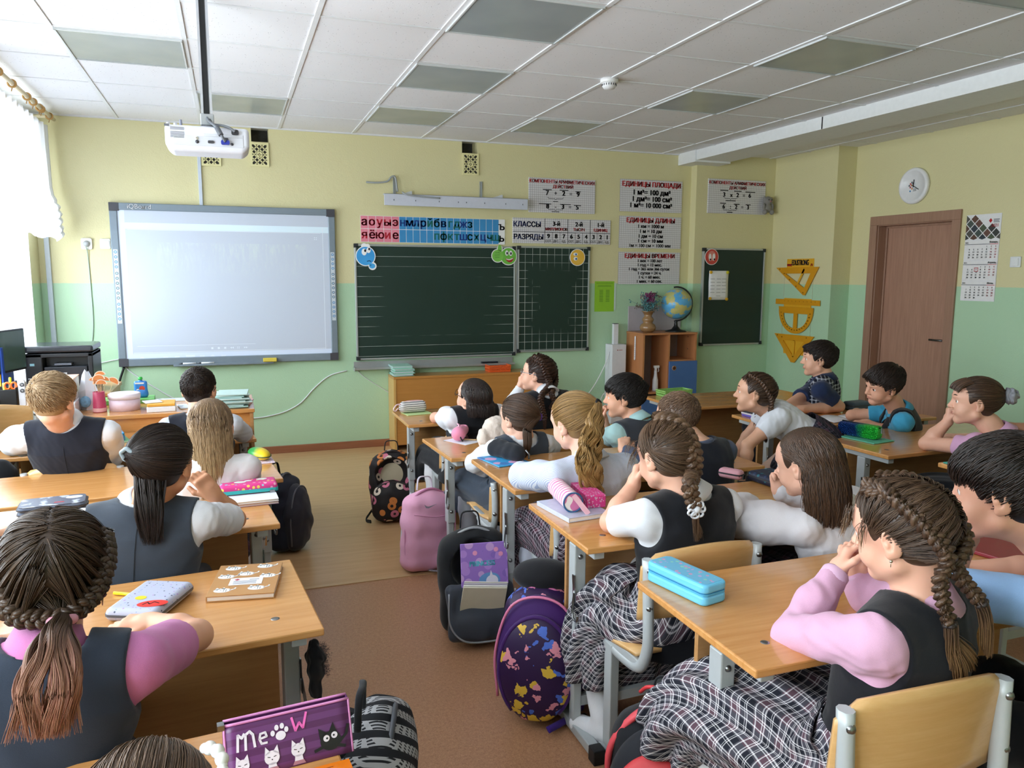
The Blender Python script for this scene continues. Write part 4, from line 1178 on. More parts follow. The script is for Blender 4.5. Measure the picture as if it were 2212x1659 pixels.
def grid_paper():
    t = NT('squared_paper'); v = t.coord('Object'); sp = t.n('ShaderNodeSeparateXYZ'); t.l(v, sp.inputs[0]); l = None
    for k in (0, 1):
        f = t.math('FRACT', t.math('DIVIDE', t.math('ADD', sp.outputs[k], 10.0), .0205)); g = t.math('LESS_THAN', f, .11); l = g if l is None else t.math('MAXIMUM', l, g)
    t.col(t.mix(l, 'dcdade', '9a9698')); t.set(.45, .4); return t.m
GRID = grid_paper()
def poster(name, label, M, w, h, lines, cat='poster', group=None, extra=None, base=GRID, th=.012):
    """lines: (text, x, y, size, ink, bold, stretch) measured from the middle of the board"""
    t = thing(name, label, cat, (0, 0, 0), 0, group); t.matrix_world = M
    mb = MB(); mb.bb(-w/2, w/2, -h/2, h/2, 0, th); mb.build('board', base, t, bevel=.002)
    mb = MB(); inks = []
    for tx, x, y, sz, ink, bd, stx in lines:
        if ink not in inks: inks.append(ink)
        mb.mi = inks.index(ink); text_mb(mb, tx, sz, Matrix.Translation((x, y, th+.0012)), 'C', bd, stx)
    if extra: extra(mb, inks, th+.0012)
    mb.build('lettering', inks, t); return t
def ink_i(inks, m):
    if m not in inks: inks.append(m)
    return inks.index(m)
def brace(mb, x0, x1, y, z):
    stroke(mb, [(x0, y+.012), (x0+.008, y+.003), (x0+.02, y), ((x0+x1)/2-.01, y), ((x0+x1)/2, y-.010), ((x0+x1)/2+.01, y), (x1-.02, y), (x1-.008, y+.003), (x1, y+.012)], .004, z)

def ex_sum(mb, inks, z):
    mb.mi = ink_i(inks, INK)
    for x, y, w in ((-.155, .052, .09), (.015, .052, .09), (.16, .044, .055), (-.175, -.078, .125), (.03, -.078, .11), (.155, -.083, .075)): flat(mb, x-w/2, x+w/2, y-.0035, y+.0035, z)
    brace(mb, -.15, .01, -.028, z); flat(mb, -.095, -.045, -.058, -.051, z); brace(mb, -.15, .01, -.118, z) if False else None
    stroke(mb, [(-.15, -.128+.012), (-.14, -.128), (-.08, -.128), (-.07, -.136), (-.06, -.128), (0, -.128), (.01, -.116)], .004, z); flat(mb, -.11, -.03, -.150, -.144, z)
poster('math_poster', 'squared poster with sums 7 + 2 and 8 - 3 above the number strip', MF(3.740, -.002, 2.277), .678, .315,
       [('КОМПОНЕНТЫ АРИФМЕТИЧЕСКИХ', 0, .113, .041, RED, .05, .93), ('ДЕЙСТВИЙ', .005, .070, .039, RED, .05, .95),
        ('7', -.155, .003, .062, INK, .055, 1), ('+', -.07, .003, .055, INK, .03, 1), ('2', .012, .003, .062, INK, .06, 1), ('=', .085, .003, .05, INK, .03, 1), ('9', .160, .000, .062, INK, .06, 1),
        ('8', -.150, -.118, .058, INK, .06, 1), ('-', -.07, -.118, .055, INK, .03, 1), ('3', .005, -.118, .058, INK, .06, 1), ('=', .078, -.118, .05, INK, .03, 1), ('5', .153, -.120, .058, INK, .06, 1)], extra=ex_sum)
def ex_mul(mb, inks, z):
    mb.mi = ink_i(inks, INK)
    for x, y, w in ((-.155, .058, .095), (.005, .056, .09), (.155, .052, .12), (-.165, -.068, .07), (-.002, -.072, .07), (.135, -.074, .062)): flat(mb, x-w/2, x+w/2, y-.004, y+.004, z)
    brace(mb, -.155, .0, -.020, z); flat(mb, -.135, -.015, -.044, -.036, z); stroke(mb, [(-.165, -.122), (-.155, -.132), (-.09, -.132), (-.08, -.140), (-.07, -.132), (-.01, -.132), (0, -.122)], .004, z); flat(mb, -.115, -.048, -.158, -.150, z)
poster('math_poster', 'squared poster with 3 x 2 and 6 : 2 above the small chalkboard', MF(5.610, -.102, 2.328), .684, .335,
       [('КОМПОНЕНТЫ АРИФМЕТИЧЕСКИХ', 0, .118, .041, RED, .05, .93), ('ДЕЙСТВИЙ', .005, .074, .038, RED, .05, .95),
        ('3', -.155, -.002, .06, INK, .05, 1), ('x', -.07, -.002, .055, INK, .06, 1), ('2', .005, -.002, .06, INK, .05, 1), ('=', .080, -.002, .05, INK, .03, 1), ('6', .150, -.002, .06, INK, .05, 1),
        ('6', -.155, -.118, .058, INK, .05, 1), (':', -.075, -.118, .055, INK, .06, 1), ('2', -.008, -.118, .058, INK, .05, 1), ('=', .066, -.118, .05, INK, .03, 1), ('3', .135, -.118, .058, INK, .05, 1)], extra=ex_mul)
poster('math_poster', 'topmost of three stacked squared posters, area units with 1 м² = 100 дм²', MF(4.690, -.002, 2.310), .688, .306,
       [('ЕДИНИЦЫ ПЛОЩАДИ', 0, .088, .062, RED, .06, .96), ('1 м²= 100 дм²', 0, .010, .068, INK, .06, 1), ('1 дм²= 100 см²', .005, -.052, .066, INK, .06, 1), ('1 м²= 10 000 см²', -.005, -.112, .064, INK, .06, 1)], group='stacked unit posters')
poster('math_poster', 'middle of three stacked squared posters, length units from 1 км = 1000 м', MF(4.690, -.002, 1.960), .688, .308,
       [('ЕДИНИЦЫ ДЛИНЫ', 0, .095, .060, RED, .06, .96), ('1 км = 1000 м', 0, .043, .047, INK, .055, 1), ('1 м = 10 дм', 0, -.005, .047, INK, .055, 1), ('1 дм = 10 см', 0, -.052, .047, INK, .055, 1), ('1 см = 10 мм', 0, -.098, .047, INK, .055, 1), ('1м = 100 см = 1000 мм', -.005, -.143, .044, INK, .035, 1.02)], group='stacked unit posters')
poster('math_poster', 'lowest of three stacked squared posters, headed ЕДИНИЦЫ ВРЕМЕНИ', MF(4.690, -.002, 1.612), .688, .314,
       [('ЕДИНИЦЫ ВРЕМЕНИ', 0, .100, .056, RED, .06, .97), ('1 век = 100 лет', 0, .058, .040, INK, .055, 1), ('1 год = 12 мес.', 0, .018, .040, INK, .055, 1), ('1 год = 365 или 366 суток', -.005, -.022, .039, INK, .055, 1), ('1 сутки = 24 ч.', 0, -.062, .040, INK, .055, 1), ('1 ч. = 60 мин.', 0, -.102, .040, INK, .055, 1), ('1 мин. = 60 сек.', 0, -.143, .040, INK, .055, 1)], group='stacked unit posters')
def ex_cls(mb, inks, z):
    mb.mi = ink_i(inks, INK)
    for x in (-.183, .052, .285): flat(mb, x-.0022, x+.0022, -.114, .114, z)
    flat(mb, -.5, .5, -.012, -.008, z)
    for x in (-.105, -.028, .130, .205, .362, .435): flat(mb, x-.0015, x+.0015, -.114, -.010, z)
cls = [('КЛАССЫ', -.36, .035, .066, NAVYP, .045, .95), ('РАЗРЯДЫ', -.345, -.080, .066, NAVYP, .045, .93)]
for x, n, w in ((-.065, '3-й', 'МИЛЛИОНОВ'), (.168, '2-й', 'ТЫСЯЧ'), (.395, '1-й', 'ЕДИНИЦ')): cls += [(n, x, .050, .055, INK, .06, 1), (w, x, .007, .035, RED, .06, .95)]
for i, x in enumerate((-.145, -.067, .012, .090, .166, .245, .322, .397, .468)): cls += [(str(9-i), x, -.065, .055, INK, .06, 1), (('СОТ.', 'ДЕС.', 'ЕД.')[i % 3], x, -.103, .029, INK, .03, .9)]
poster('number_strip', 'squared strip headed КЛАССЫ and РАЗРЯДЫ above the ruled chalkboard panel', MF(3.747, -.002, 1.950), 1.005, .232, cls, extra=ex_cls)
# letter strip
t = thing('letter_strip', 'long pink and blue letter strip over the big chalkboard', 'letter strip', (1.848, -.003, 1.818)); t.matrix_world = MF(1.848, -.003, 1.818)
PK = plain('e8899b', .5, .4, var=.03); BL = plain('3e8fc8', .5, .4, var=.03); W, HH = 1.352, .226
mb = MB(); edges = [0, .066, .132, .200, .270, .338]+[.338+.0617*i for i in range(1, 15)]+[1.262, 1.352-.035]
mb.mi = 0; mb.bb(0, W-.03, 0, HH, 0, .004)
mb.build('backing', [WHITEP], t)
mb = MB()
for r in (0, 1):
    y0, y1 = (.116, .223) if r == 0 else (.003, .112)
    for i in range(len(edges)-2):
        mb.mi = 0 if i < 5 else 1; flat(mb, edges[i]+.002, edges[i+1]-.002, y0, y1, .005)
mb.build('letter_cells', [PK, BL], t)
mb = MB(); GRN = plain('1d6a62', .6, .3, var=0)
r1 = 'аоуыэнмлрйбвгджз'; r2 = {0: 'я', 1: 'ё', 2: 'ю', 3: 'и', 4: 'е', 10: 'п', 11: 'ф', 12: 'к', 13: 'т', 14: 'ш', 15: 'с', 16: 'х', 17: 'ц', 18: 'ч', 19: 'щ'}
for i, ch in enumerate(r1):
    if i < len(edges)-1:
        mb.mi = 0 if i < 5 else 2 if ch in 'йбгдз' else 1; text_mb(mb, ch, .098, Matrix.Translation(((edges[i]+edges[i+1])/2, .143, .0062)), 'C', .028)
for i, ch in r2.items():
    mb.mi = 0 if i < 5 else 2 if ch in 'фктсхчщп' else 1
    if i < len(edges)-1: text_mb(mb, ch, .098, Matrix.Translation(((edges[i]+edges[i+1])/2, .032, .0062)), 'C', .028)
mb.mi = 3; text_mb(mb, 'ъ', .098, Matrix.Translation((1.290, .130, .0062)), 'C', .028); text_mb(mb, 'ь', .098, Matrix.Translation((1.290, .025, .0062)), 'C', .028)
mb.build('lettering', [plain('b3202f', .6, .3, var=0), plain('1c3d86', .6, .3, var=0), GRN, INK], t)

# ---------------------------------------------------------------- chalkboards
def chalk_mat(name, lines, sq):
    t = NT(name); v = t.coord('Object'); sp = t.n('ShaderNodeSeparateXYZ'); t.l(v, sp.inputs[0])
    n = t.noise(v, 2.5, 5); base = t.mix(n, '1c3029', '243a33')
    if lines or sq:
        per = .0875 if not sq else .0745; off = .03 if not sq else .02
        f = t.math('FRACT', t.math('DIVIDE', t.math('ADD', sp.outputs[2], 10*per-off), per)); l = t.math('LESS_THAN', f, .03 if not sq else .045)
        if sq:
            f2 = t.math('FRACT', t.math('DIVIDE', t.math('ADD', sp.outputs[0], 10*per), per)); l2 = t.math('LESS_THAN', f2, .045); l = t.math('MAXIMUM', l, l2)
        # the ruling is rubbed away towards the middle of the panel
        cx, w = lines; dx = t.math('ABSOLUTE', t.math('SUBTRACT', sp.outputs[0], cx)); dz = t.math('ABSOLUTE', t.math('SUBTRACT', sp.outputs[2], .5))
        keep = t.math('MAXIMUM', t.ramp(t.math('ADD', dx, t.math('MULTIPLY', t.math('SUBTRACT', t.noise(v, 6, 3), .5), .5)), w*.62, w*.95), t.ramp(t.math('ADD', dz, t.math('MULTIPLY', t.math('SUBTRACT', t.noise(v, 5, 3), .5), .25)), .27, .42))
        base = t.mix(t.math('MULTIPLY', t.math('MULTIPLY', l, keep), .75), base, 'd5dcd6')
    t.col(base); t.set(.45, .4); return t.m
ALU = plain('b9bec0', .35, .5, .6, name='aluminium'); CAPB = plain('2c2f33', .5, .4)
def board(name, label, x0, x1, z0, z1, yw, m, cat='chalkboard', fr=.016):
    t = thing(name, label, cat, (x0, yw, z0))
    w, h = x1-x0, z1-z0
    mb = MB(); mb.bb(.008, w-.008, -.022, -.002, .008, h-.008); mb.build('writing_surface', m, t)
    mb = MB(); mb.bb(fr, w-fr, -.030, 0, 0, fr); mb.bb(fr, w-fr, -.030, 0, h-fr, h); mb.bb(0, fr, -.030, 0, 0, h); mb.bb(w-fr, w, -.030, 0, 0, h); mb.build('frame', ALU, t, bevel=.002)
    for x in (0, w):
        for z in (0, h):
            sx, sz = (1 if x == 0 else -1), (1 if z == 0 else -1); mb = MB(); mb.bb(*sorted((x-sx*.003, x+sx*.032)), -.034, -.001, *sorted((z-sz*.003, z+sz*.020))); mb.bb(*sorted((x-sx*.003, x+sx*.020)), -.0335, -.001, *sorted((z+sz*.0201, z+sz*.032))); mb.build('corner_cap', CAPB, t, bevel=.002)
    return t
board('chalkboard', 'wide dark green lined chalkboard under the letter strip', 1.787, 3.268, .790, 1.800, 0, chalk_mat('lined_chalkboard', (.74, .74), False))
board('chalkboard', 'narrow squared chalkboard panel right of the wide lined board', 3.290, 4.030, .815, 1.806, 0, chalk_mat('squared_chalkboard', (.37, .30), True))
tb = board('chalkboard', 'small dark chalkboard with a pinned white sheet beside the globe cupboard', 5.232, 5.975, .835, 1.815, -.10, chalk_mat('plain_chalkboard', None, False))
mb = MB(); mb.bb(0, .012, -.026, -.004, 0, 1.0); tag(mb.build('hinge_rail', ALU), 'slim aluminium hinge rail between the two big chalkboard panels', 'rail').location = (3.272, 0, .800)
mb = MB(); mb.bb(0, 1.485, -.02, -.002, 0, .075); mb.prism([(-.02, .0), (-.085, .010), (-.085, .028), (-.08, .028), (-.078, .014), (-.02, .008)], 0, 1.485, Matrix(((0, 0, 1, 0), (1, 0, 0, 0), (0, 1, 0, 0), (0, 0, 0, 1)))); mb.bb(-.004, .0, -.087, -.002, -.002, .03)
tag(mb.build('chalk_tray', ALU), 'long grey metal chalk tray under the wide lined chalkboard', 'tray').location = (1.762, 0, .700)
mb = MB(); mb.bb(0, .155, -.072, -.028, 0, .030); tag(mb.build('board_eraser', fabric('15161c'), bevel=.004), 'dark board eraser lying on the chalk tray', 'eraser').location = (2.93, 0, .713)

# ---------------------------------------------------------------- cut-out smiley stickers
def sticker(name, label, M, parts, cat='sticker'):
    """parts: (shape name, material, draw function); the first one is the white rim with real card thickness"""
    t = thing(name, label, cat); t.matrix_world = M
    for k, (nm, m, fn) in enumerate(parts):
        mb = MB(); fn(mb, .0042+.0003*k); mb.build(nm, m, t)
    return t
def circ(x, y, rx, ry=None, rot=0): return lambda mb, z: disc(mb, x, y, rx, ry, z, 40, None, rot)
def many(*f): return lambda mb, z: [g(mb, z) for g in f]
def line(w, *p): return lambda mb, z: stroke(mb, p, w, z)
def card(*circles):
    def fn(mb, z):
        for k, (x, y, r) in enumerate(circles): mb.lathe([(0, .0005*k), (r, .0005*k), (r, z-.0004+.0001*k), (0, z-.0004+.0001*k)], 40, Matrix.Translation((x, y, 0)), False)
    return fn
def shaded(c1, c2):
    t = NT('glossy_print'); t.col(t.mix(t.noise(t.coord(), 9, 2), c1, c2)); t.set(.35, .5); return t.m
sticker('smiley_sticker', 'blue thinking smiley cut-out on the upper left corner of the lined chalkboard', MF(1.882, -.031, 1.697), [
    ('card', WHITEP, card((0, .0, .086), (.058, -.085, .035), (-.012, .085, .025), (.018, .083, .022))), ('face', shaded('2f8fd6', '49a9e8'), circ(0, 0, .079)), ('hand', shaded('3a9be0', '4fb2ee'), many(circ(.055, -.085, .026, .022), circ(.033, -.062, .010, .026, .5))),
    ('eye_whites', WHITEP, many(circ(-.012, .035, .022, .029), circ(.026, .050, .018, .024))), ('pupils', INK, many(circ(-.003, .046, .009, .012), circ(.032, .060, .008, .011))), ('mouth', NAVYP, line(.006, (.012, -.045), (.03, -.040), (.045, -.046)))])
sticker('smiley_sticker', 'green laughing thumbs-up smiley cut-out at the top of the lined chalkboard', MF(3.150, -.036, 1.722), [
    ('card', WHITEP, card((.045, -.012, .082), (-.060, -.008, .062), (-.040, .058, .028))), ('face', shaded('5fae3c', '7cc653'), circ(.045, -.012, .075)), ('hand', shaded('6fba48', '8acf60'), many(circ(-.060, -.008, .055), circ(-.041, .052, .020, .040))),
    ('finger_lines', plain('3f7f2a', .6, var=0), many(line(.004, (-.085, .018), (-.045, .020)), line(.004, (-.09, -.002), (-.042, 0)), line(.004, (-.085, -.022), (-.045, -.022)))),
    ('eye_whites', WHITEP, many(circ(.028, .018, .016, .024), circ(.066, .016, .016, .024))), ('pupils', INK, many(circ(.031, .016, .008, .013), circ(.068, .014, .008, .013))), ('mouth', plain('a32a2a', .5, var=0), lambda mb, z: poly(mb, [(.012, -.03), (.05, -.037), (.095, -.022), (.09, -.045), (.07, -.066), (.045, -.066), (.025, -.052)], z)), ('teeth', WHITEP, lambda mb, z: poly(mb, [(.018, -.033), (.05, -.039), (.09, -.026), (.085, -.036), (.05, -.048), (.024, -.042)], z))])
sticker('smiley_sticker', 'yellow round smiley cut-out at the upper right of the squared chalkboard', MF(3.895, -.031, 1.708), [
    ('card', WHITEP, card((0, 0, .080))), ('face', shaded('e8b23a', 'f3c553'), circ(0, 0, .074)), ('eye_whites', WHITEP, many(circ(-.022, .030, .023, .015), circ(-.020, -.012, .021, .018))), ('pupils', plain('3c6fae', .4, var=0), many(circ(-.016, .028, .009, .010), circ(-.014, -.014, .010, .010)))])
sticker('smiley_sticker', 'red round sad smiley cut-out on the corner of the small chalkboard', MF(5.325, -.131, 1.728), [
    ('card', WHITEP, card((0, 0, .080))), ('face', shaded('c3392f', 'd4574b'), circ(0, 0, .075)), ('pale_patch', plain('d98a7e', .5, var=.1), circ(0, .01, .045, .05)), ('eye_whites', WHITEP, many(circ(-.020, -.004, .015, .036), circ(.024, -.002, .016, .036))), ('pupils', INK, many(circ(-.016, -.026, .009, .010), circ(.030, -.024, .009, .010)))])  # red face with a paler patch in its middle
# pinned sheet
t = thing('pinned_sheet', 'white printed sheet pinned by yellow magnets on the small chalkboard', 'paper'); t.matrix_world = MF(5.419, -.128, 1.445)
mb = MB(); mb.sheet([[(-.115+.23*j/6, -.146+.292*i/8, .003+.004*math.sin(PI*j/6)+.002*math.sin(i)) for j in range(7)] for i in range(9)]); mb.build('sheet', plain('eeeef0', .7), t, solid=.0006)
mb = MB()
for r in range(6):
    for cidx, x in enumerate((-.072, .0, .062)):
        if r == 5 and cidx != 1: continue
        flat(mb, x-.026, x+.024, .062-.034*r, .066-.034*r, .0092)
mb.build('lettering', plain('8a8a8e', .7, var=0), t)
for i, (x, y) in enumerate(((-.098, .130), (.100, .130), (-.098, -.132), (.100, -.140))):
    mb = MB(); mb.lathe([(0, 0), (.016, 0), (.016, .008), (.012, .011), (0, .011)], 20)
    tag(mb.build('magnet', plain('e6b32a' if i != 1 else 'd9cf35', .35)), 'round yellow magnet on the '+('upper left', 'upper right', 'lower left', 'lower right')[i]+' corner of the pinned white sheet', 'magnet', 'yellow magnets').matrix_world = MF(5.419+x, -.1345 if i < 3 else -.1345, 1.445+y)
# green sheet in its pocket
t = thing('green_sheet', 'bright green printed sheet in a clear pocket beside the chalkboards', 'paper'); t.matrix_world = MF(4.203, -.003, 1.336)
mb = MB(); mb.bb(-.105, .105, -.147, .147, 0, .002); mb.build('sheet', plain('93c932', .55), t)
mb = MB(); mb.bb(.1052, .125, -.135, .130, 0, .0015); mb.build('pocket_edge', plain('c4d8cc', .2), t)
mb = MB()
for r in range(11):
    for x in (-.035, .035): flat(mb, x-.020, x+.020, .058-.011*r, .0625-.011*r, .0026)
for y, w in ((.128, .09), (.105, .07), (.095, .075)): flat(mb, -w, w, y, y+.004, .0026)
mb.build('lettering', plain('5c8a2a', .7, var=0), t)

# ---------------------------------------------------------------- interactive whiteboard
def screen_mat():
    t = NT('projected_picture'); v = t.coord('Object'); sp = t.n('ShaderNodeSeparateXYZ'); t.l(v, sp.inputs[0]); x, z = sp.outputs[0], sp.outputs[2]
    n = t.noise(v, 5, 6, .65); n2 = t.noise(t.coord('Object', (7, 1, 1.5)), 4, 4, .7)
    inx = t.math('MULTIPLY', t.math('GREATER_THAN', x, .32), t.math('LESS_THAN', x, 1.48)); band = t.math('MULTIPLY', t.ramp(z, .70, .98), t.math('LESS_THAN', z, .985))
    tree = t.math('MULTIPLY', t.math('MULTIPLY', t.ramp(n2, .45, .75), inx), t.math('MULTIPLY', band, t.ramp(n, .3, .7)))
    c = t.mix(t.math('MULTIPLY', tree, .75), 'bcc5d4', 'dcecd8')
    bar = t.math('MULTIPLY', t.math('GREATER_THAN', z, 1.085), t.math('LESS_THAN', z, 1.135)); c = t.mix(bar, c, 'd3e6f2')
    side = t.math('MAXIMUM', t.math('LESS_THAN', x, .105), t.math('LESS_THAN', z, .10)); c = t.mix(side, c, 'd0dcf0')
    t.col(c); t.set(.22, .5); t.l(c, t.b.inputs['Emission Color']); t.b.inputs['Emission Strength'].default_value = .10  # faint emission stands in for the projector's light on the board
    return t.m
t = thing('interactive_whiteboard', 'large grey framed interactive whiteboard showing a pale projected video', 'whiteboard', (-.095, -.004, .800))
FRG = plain('7f8c97', .4, .5, .2); W, H = 1.722, 1.285
mb = MB(); mb.bb(.05, W-.05, -.024, 0, .05, H-.045); mb.build('projection_surface', screen_mat(), t)
mb = MB(); mb.bb(.06, W-.06, -.036, 0, 0, .062); mb.bb(.06, W-.06, -.036, 0, H-.055, H); mb.bb(0, .056, -.036, 0, .06, H-.06); mb.bb(W-.056, W, -.036, 0, .06, H-.06); mb.build('frame', FRG, t, bevel=.006)
for x0, z0 in ((0, 0), (W-.07, 0), (0, H-.065), (W-.07, H-.065)):
    a = 0 if x0 == 0 else 1; b = 0 if z0 == 0 else 1
    pl_ = [(0, 0), (.07, 0), (.07, .062), (.056, .062), (.056, .065), (0, .065)]; pl_ = [((.07-p[0]) if a else p[0], (.065-p[1]) if b else p[1]) for p in pl_]
    mb = MB(); mb.prism(pl_ if a == b else pl_[::-1], 0, .039, MF(x0, 0, z0)); mb.build('corner_cap', plain('45454c', .5), t, bevel=.006)
for nm, x in (('key_strip', .012), ('key_strip', W-.044)):
    mb = MB(); mb.bb(x, x+.032, -.0385, -.036, .345, .925); ks = mb.build(nm, plain('c9d2da', .5), t)
    mb = MB()
    for i in range(14):
        zz = .905-.0385*i-(.012 if i > 3 else 0)-(.010 if i > 9 else 0); mb.mi = 0 if i in (0, 1, 2, 3, 10, 11, 12, 13) else 1; disc(mb, x+.016, zz, .0115, None, .0392, 20, MF(0, 0, 0))
    mb.mi = 2
    for i in range(14):
        zz = .905-.0385*i-(.012 if i > 3 else 0)-(.010 if i > 9 else 0); disc(mb, x+.016, zz, .0078, None, .0395, 16, MF(0, 0, 0))
    mb.build('button', [plain('2f6da8', .4, var=0), plain('2c3440', .4, var=0), plain('a9c4da', .4, var=0)], ks)
mb = MB(); mb.mi = 0; text_mb(mb, 'iQBoard', .050, MF(.215, -.0367, H-.043), 'C', .055); mb.mi = 1; text_mb(mb, 'iQBoard', .050, MF(.215, -.0372, H-.043), 'C', .012); mb.build('logo', [plain('2b2e33', .5, var=0), plain('e3e6ea', .5, var=0)], t)
ICON = plain('e2ebf7', .4, .3, var=0)
mb = MB(); m = MF(0, -.0246, 0)
for x0, x1, y0, y1 in ((.14, 1.04, .158, .1605), (.11, 1.62, .104, .108), (.10, .105, .10, 1.13), (1.615, 1.62, .10, 1.13), (.12, 1.60, 1.08, 1.083)): flat(mb, x0, x1, y0, y1, 0, m)
for x in (.70, .75, .80): flat(mb, x-.008, x+.008, .122, .138, 0, m)
for x in (.845, .86, .955, .97): s_ = -1 if x < .9 else 1; poly(mb, [(x-.007*s_, .122), (x+.007*s_, .130), (x-.007*s_, .138)], 0, m)
flat(mb, .895, .899, .120, .140, 0, m); flat(mb, .907, .911, .120, .140, 0, m)
for k, x in enumerate((.17, .26, .345, .43, .53, .62, .70, .785)):
    if k in (0, 6): disc(mb, x, .055, .020, None, 0, 20, m)
    elif k in (1,): poly(mb, [(x-.015, .045), (x+.015, .045), (x, .062)], 0, m)
    elif k == 4: flat(mb, x-.035, x+.035, .030, .080, 0, m)
    else: flat(mb, x-.018, x+.018, .040, .072, 0, m)
for x, y in ((1.55, 1.03), (1.565, 1.03), (1.55, 1.045), (1.565, 1.045)): flat(mb, x-.004, x+.004, y-.004, y+.004, 0, m)
text_mb(mb, 'e', .06, MF(.345, -.0249, .038), 'C', .03)
mb.build('projected_controls', ICON, t)
mb = MB(); mb.bb(.40, 1.18, -.062, -.036, -.010, .006); mb.build('pen_shelf', FRG, t, bevel=.003)
for i, x in enumerate((.47, .61)):
    mb = MB(); mb.tube([(0, 0, 0), (.10, 0, 0)], .006, 10); mb.mi = 1; mb.tube([(-.03, 0, 0), (0, 0, 0)], .0065, 10)
    tag(mb.build('stylus', [plain('e8ecf0', .35), plain('5a6068', .4)]), 'white stylus on the whiteboard shelf, '+('left' if i == 0 else 'right')+' of the pair', 'stylus', 'white styluses').location = (-.095+x, -.054, .813)
mb = MB(); mb.bb(-.055, .055, -.02, .02, 0, .032); tag(mb.build('board_sponge', plain('d8c24a', .7), bevel=.006), 'yellow sponge eraser on the whiteboard lower frame', 'eraser').location = (1.055, -.064, .807)

# ---------------------------------------------------------------- vents, ducting, cables
CREAM = plain('e2dba6', .5, .4, name='cream_plaster')
def grille(label, x0, x1, z0, z1):
    t = thing('vent_grille', label, 'vent', (x0, -.001, z0)); w, h = x1-x0, z1-z0
    mb = MB(); mb.bb(.004, w-.004, -.004, 0, .004, h-.004); mb.build('backing', plain('3a3834', .9), t)
    mb = MB(); f = .016
    mb.bb(f, w-f, -.014, -.002, 0, f); mb.bb(f, w-f, -.014, -.002, h-f, h); mb.bb(0, f, -.014, -.002, 0, h); mb.bb(w-f, w, -.014, -.002, 0, h)
    cx, cz = w/2, h/2
    for d in (-.085, -.042, 0, .042, .085):
        for s_ in (1, -1):
            pts = [(cx+u, cz+s_*u+d) for u in np.linspace(-w/2+.012, w/2-.012, 25)]; pts = [p for p in pts if f*.6 < p[1] < h-f*.6]
            if len(pts) > 1: mb.bar((pts[0][0], -.008, pts[0][1]), (pts[-1][0], -.008, pts[-1][1]), .009, .010, (0, 1, 0))
    mb.tube([(cx+.020*math.cos(a), -.010, cz+.020*math.sin(a)) for a in [2*PI*i/20 for i in range(20)]], .006, 8, closed=True)
    mb.build('lattice', CREAM, t); return t
grille('cream lattice vent mostly hidden behind the projector', .592, .740, 2.398, 2.585)
grille('cream lattice vent just right of the projector', .966, 1.112, 2.412, 2.602)
grille('cream lattice vent in the middle of the front wall under the ceiling', 2.766, 2.918, 2.426, 2.616)
def cable(name, label, pts, r, m, n=8, cat='cable'):
    mb = MB(); mb.tube(bez(pts, n), r, 7); return tag(mb.build(name, m), label, cat)
DUCT = plain('c9d2de', .45, .4); WCAB = plain('d9dde0', .5)
mb = MB(); mb.bb(0, .026, -.018, 0, 0, .50); tag(mb.build('cable_duct', DUCT, bevel=.002), 'white cable duct running down to the whiteboard below the projector', 'duct').location = (.562, -.001, 2.080)
mb = MB(); mb.bb(0, .034, -.030, 0, 0, 2.0); tag(mb.build('cable_duct', DUCT, bevel=.003), 'tall white cable duct in the corner beside the window', 'duct').location = (-.555, -.001, .065)
t = thing('wall_socket', 'white wall socket with a grey plug left of the whiteboard', 'socket'); t.matrix_world = MF(-.268, -.001, 1.765)
mb = MB(); mb.prism(rrect(.078, .088, .014), 0, .018); mb.build('plate', plain('e7e6df', .4), t, bevel=.003)
mb = MB(); mb.lathe([(0, .018), (.024, .018), (.022, .032), (.015, .045), (0, .046)], 20); mb.build('plug', plain('b4b8ba', .45), t)
t = thing('wall_switch', 'white square switch beside the socket, left of the whiteboard', 'switch'); t.matrix_world = MF(-.138, -.001, 1.767)
mb = MB(); mb.prism(rrect(.076, .080, .012), 0, .014); mb.build('plate', plain('e7e6df', .4), t, bevel=.003)
mb = MB(); mb.prism(rrect(.052, .052, .004), .014, .020, M4((.004, 0, 0), 0, .05)); mb.build('rocker', plain('efeee8', .35), t, bevel=.002)
cable('plug_cable', 'thin grey cable dropping from the wall socket', [(-.268, -.045, 1.74), (-.266, -.012, 1.68), (-.262, -.008, 1.45), (-.262, -.008, 1.15), (-.285, -.008, .95), (-.29, -.02, .80)], .004, plain('aebfb2', .5))
cable('wall_cable', 'thin white cable sagging from the whiteboard to the chalkboards', [(-.05, -.006, .90), (-.06, -.006, .80), (.15, -.006, .62), (.42, -.006, .45), (.80, -.008, .33), (1.08, -.006, .34), (1.28, -.006, .42), (1.42, -.006, .56), (1.55, -.006, .66), (1.70, -.006, .70)], .005, WCAB)
cable('wall_cable', 'thin white cable slanting from the chalk tray to the low cabinet', [(1.79, -.006, .70), (1.86, -.006, .63), (2.05, -.006, .50), (2.14, -.006, .44)], .0035, WCAB)
cable('printer_cable', 'thin pale cable from the whiteboard frame to the printer table', [(-.06, -.01, .865), (-.2, -.012, .84), (-.35, -.012, .80), (-.42, -.02, .77)], .004, WCAB)
cable('black_cables', 'black cables hanging below the lower left corner of the whiteboard', [(-.06, -.02, .80), (-.10, -.03, .68), (-.135, -.03, .5), (-.14, -.05, .25), (-.16, -.06, .02)], .009, BLACKP)
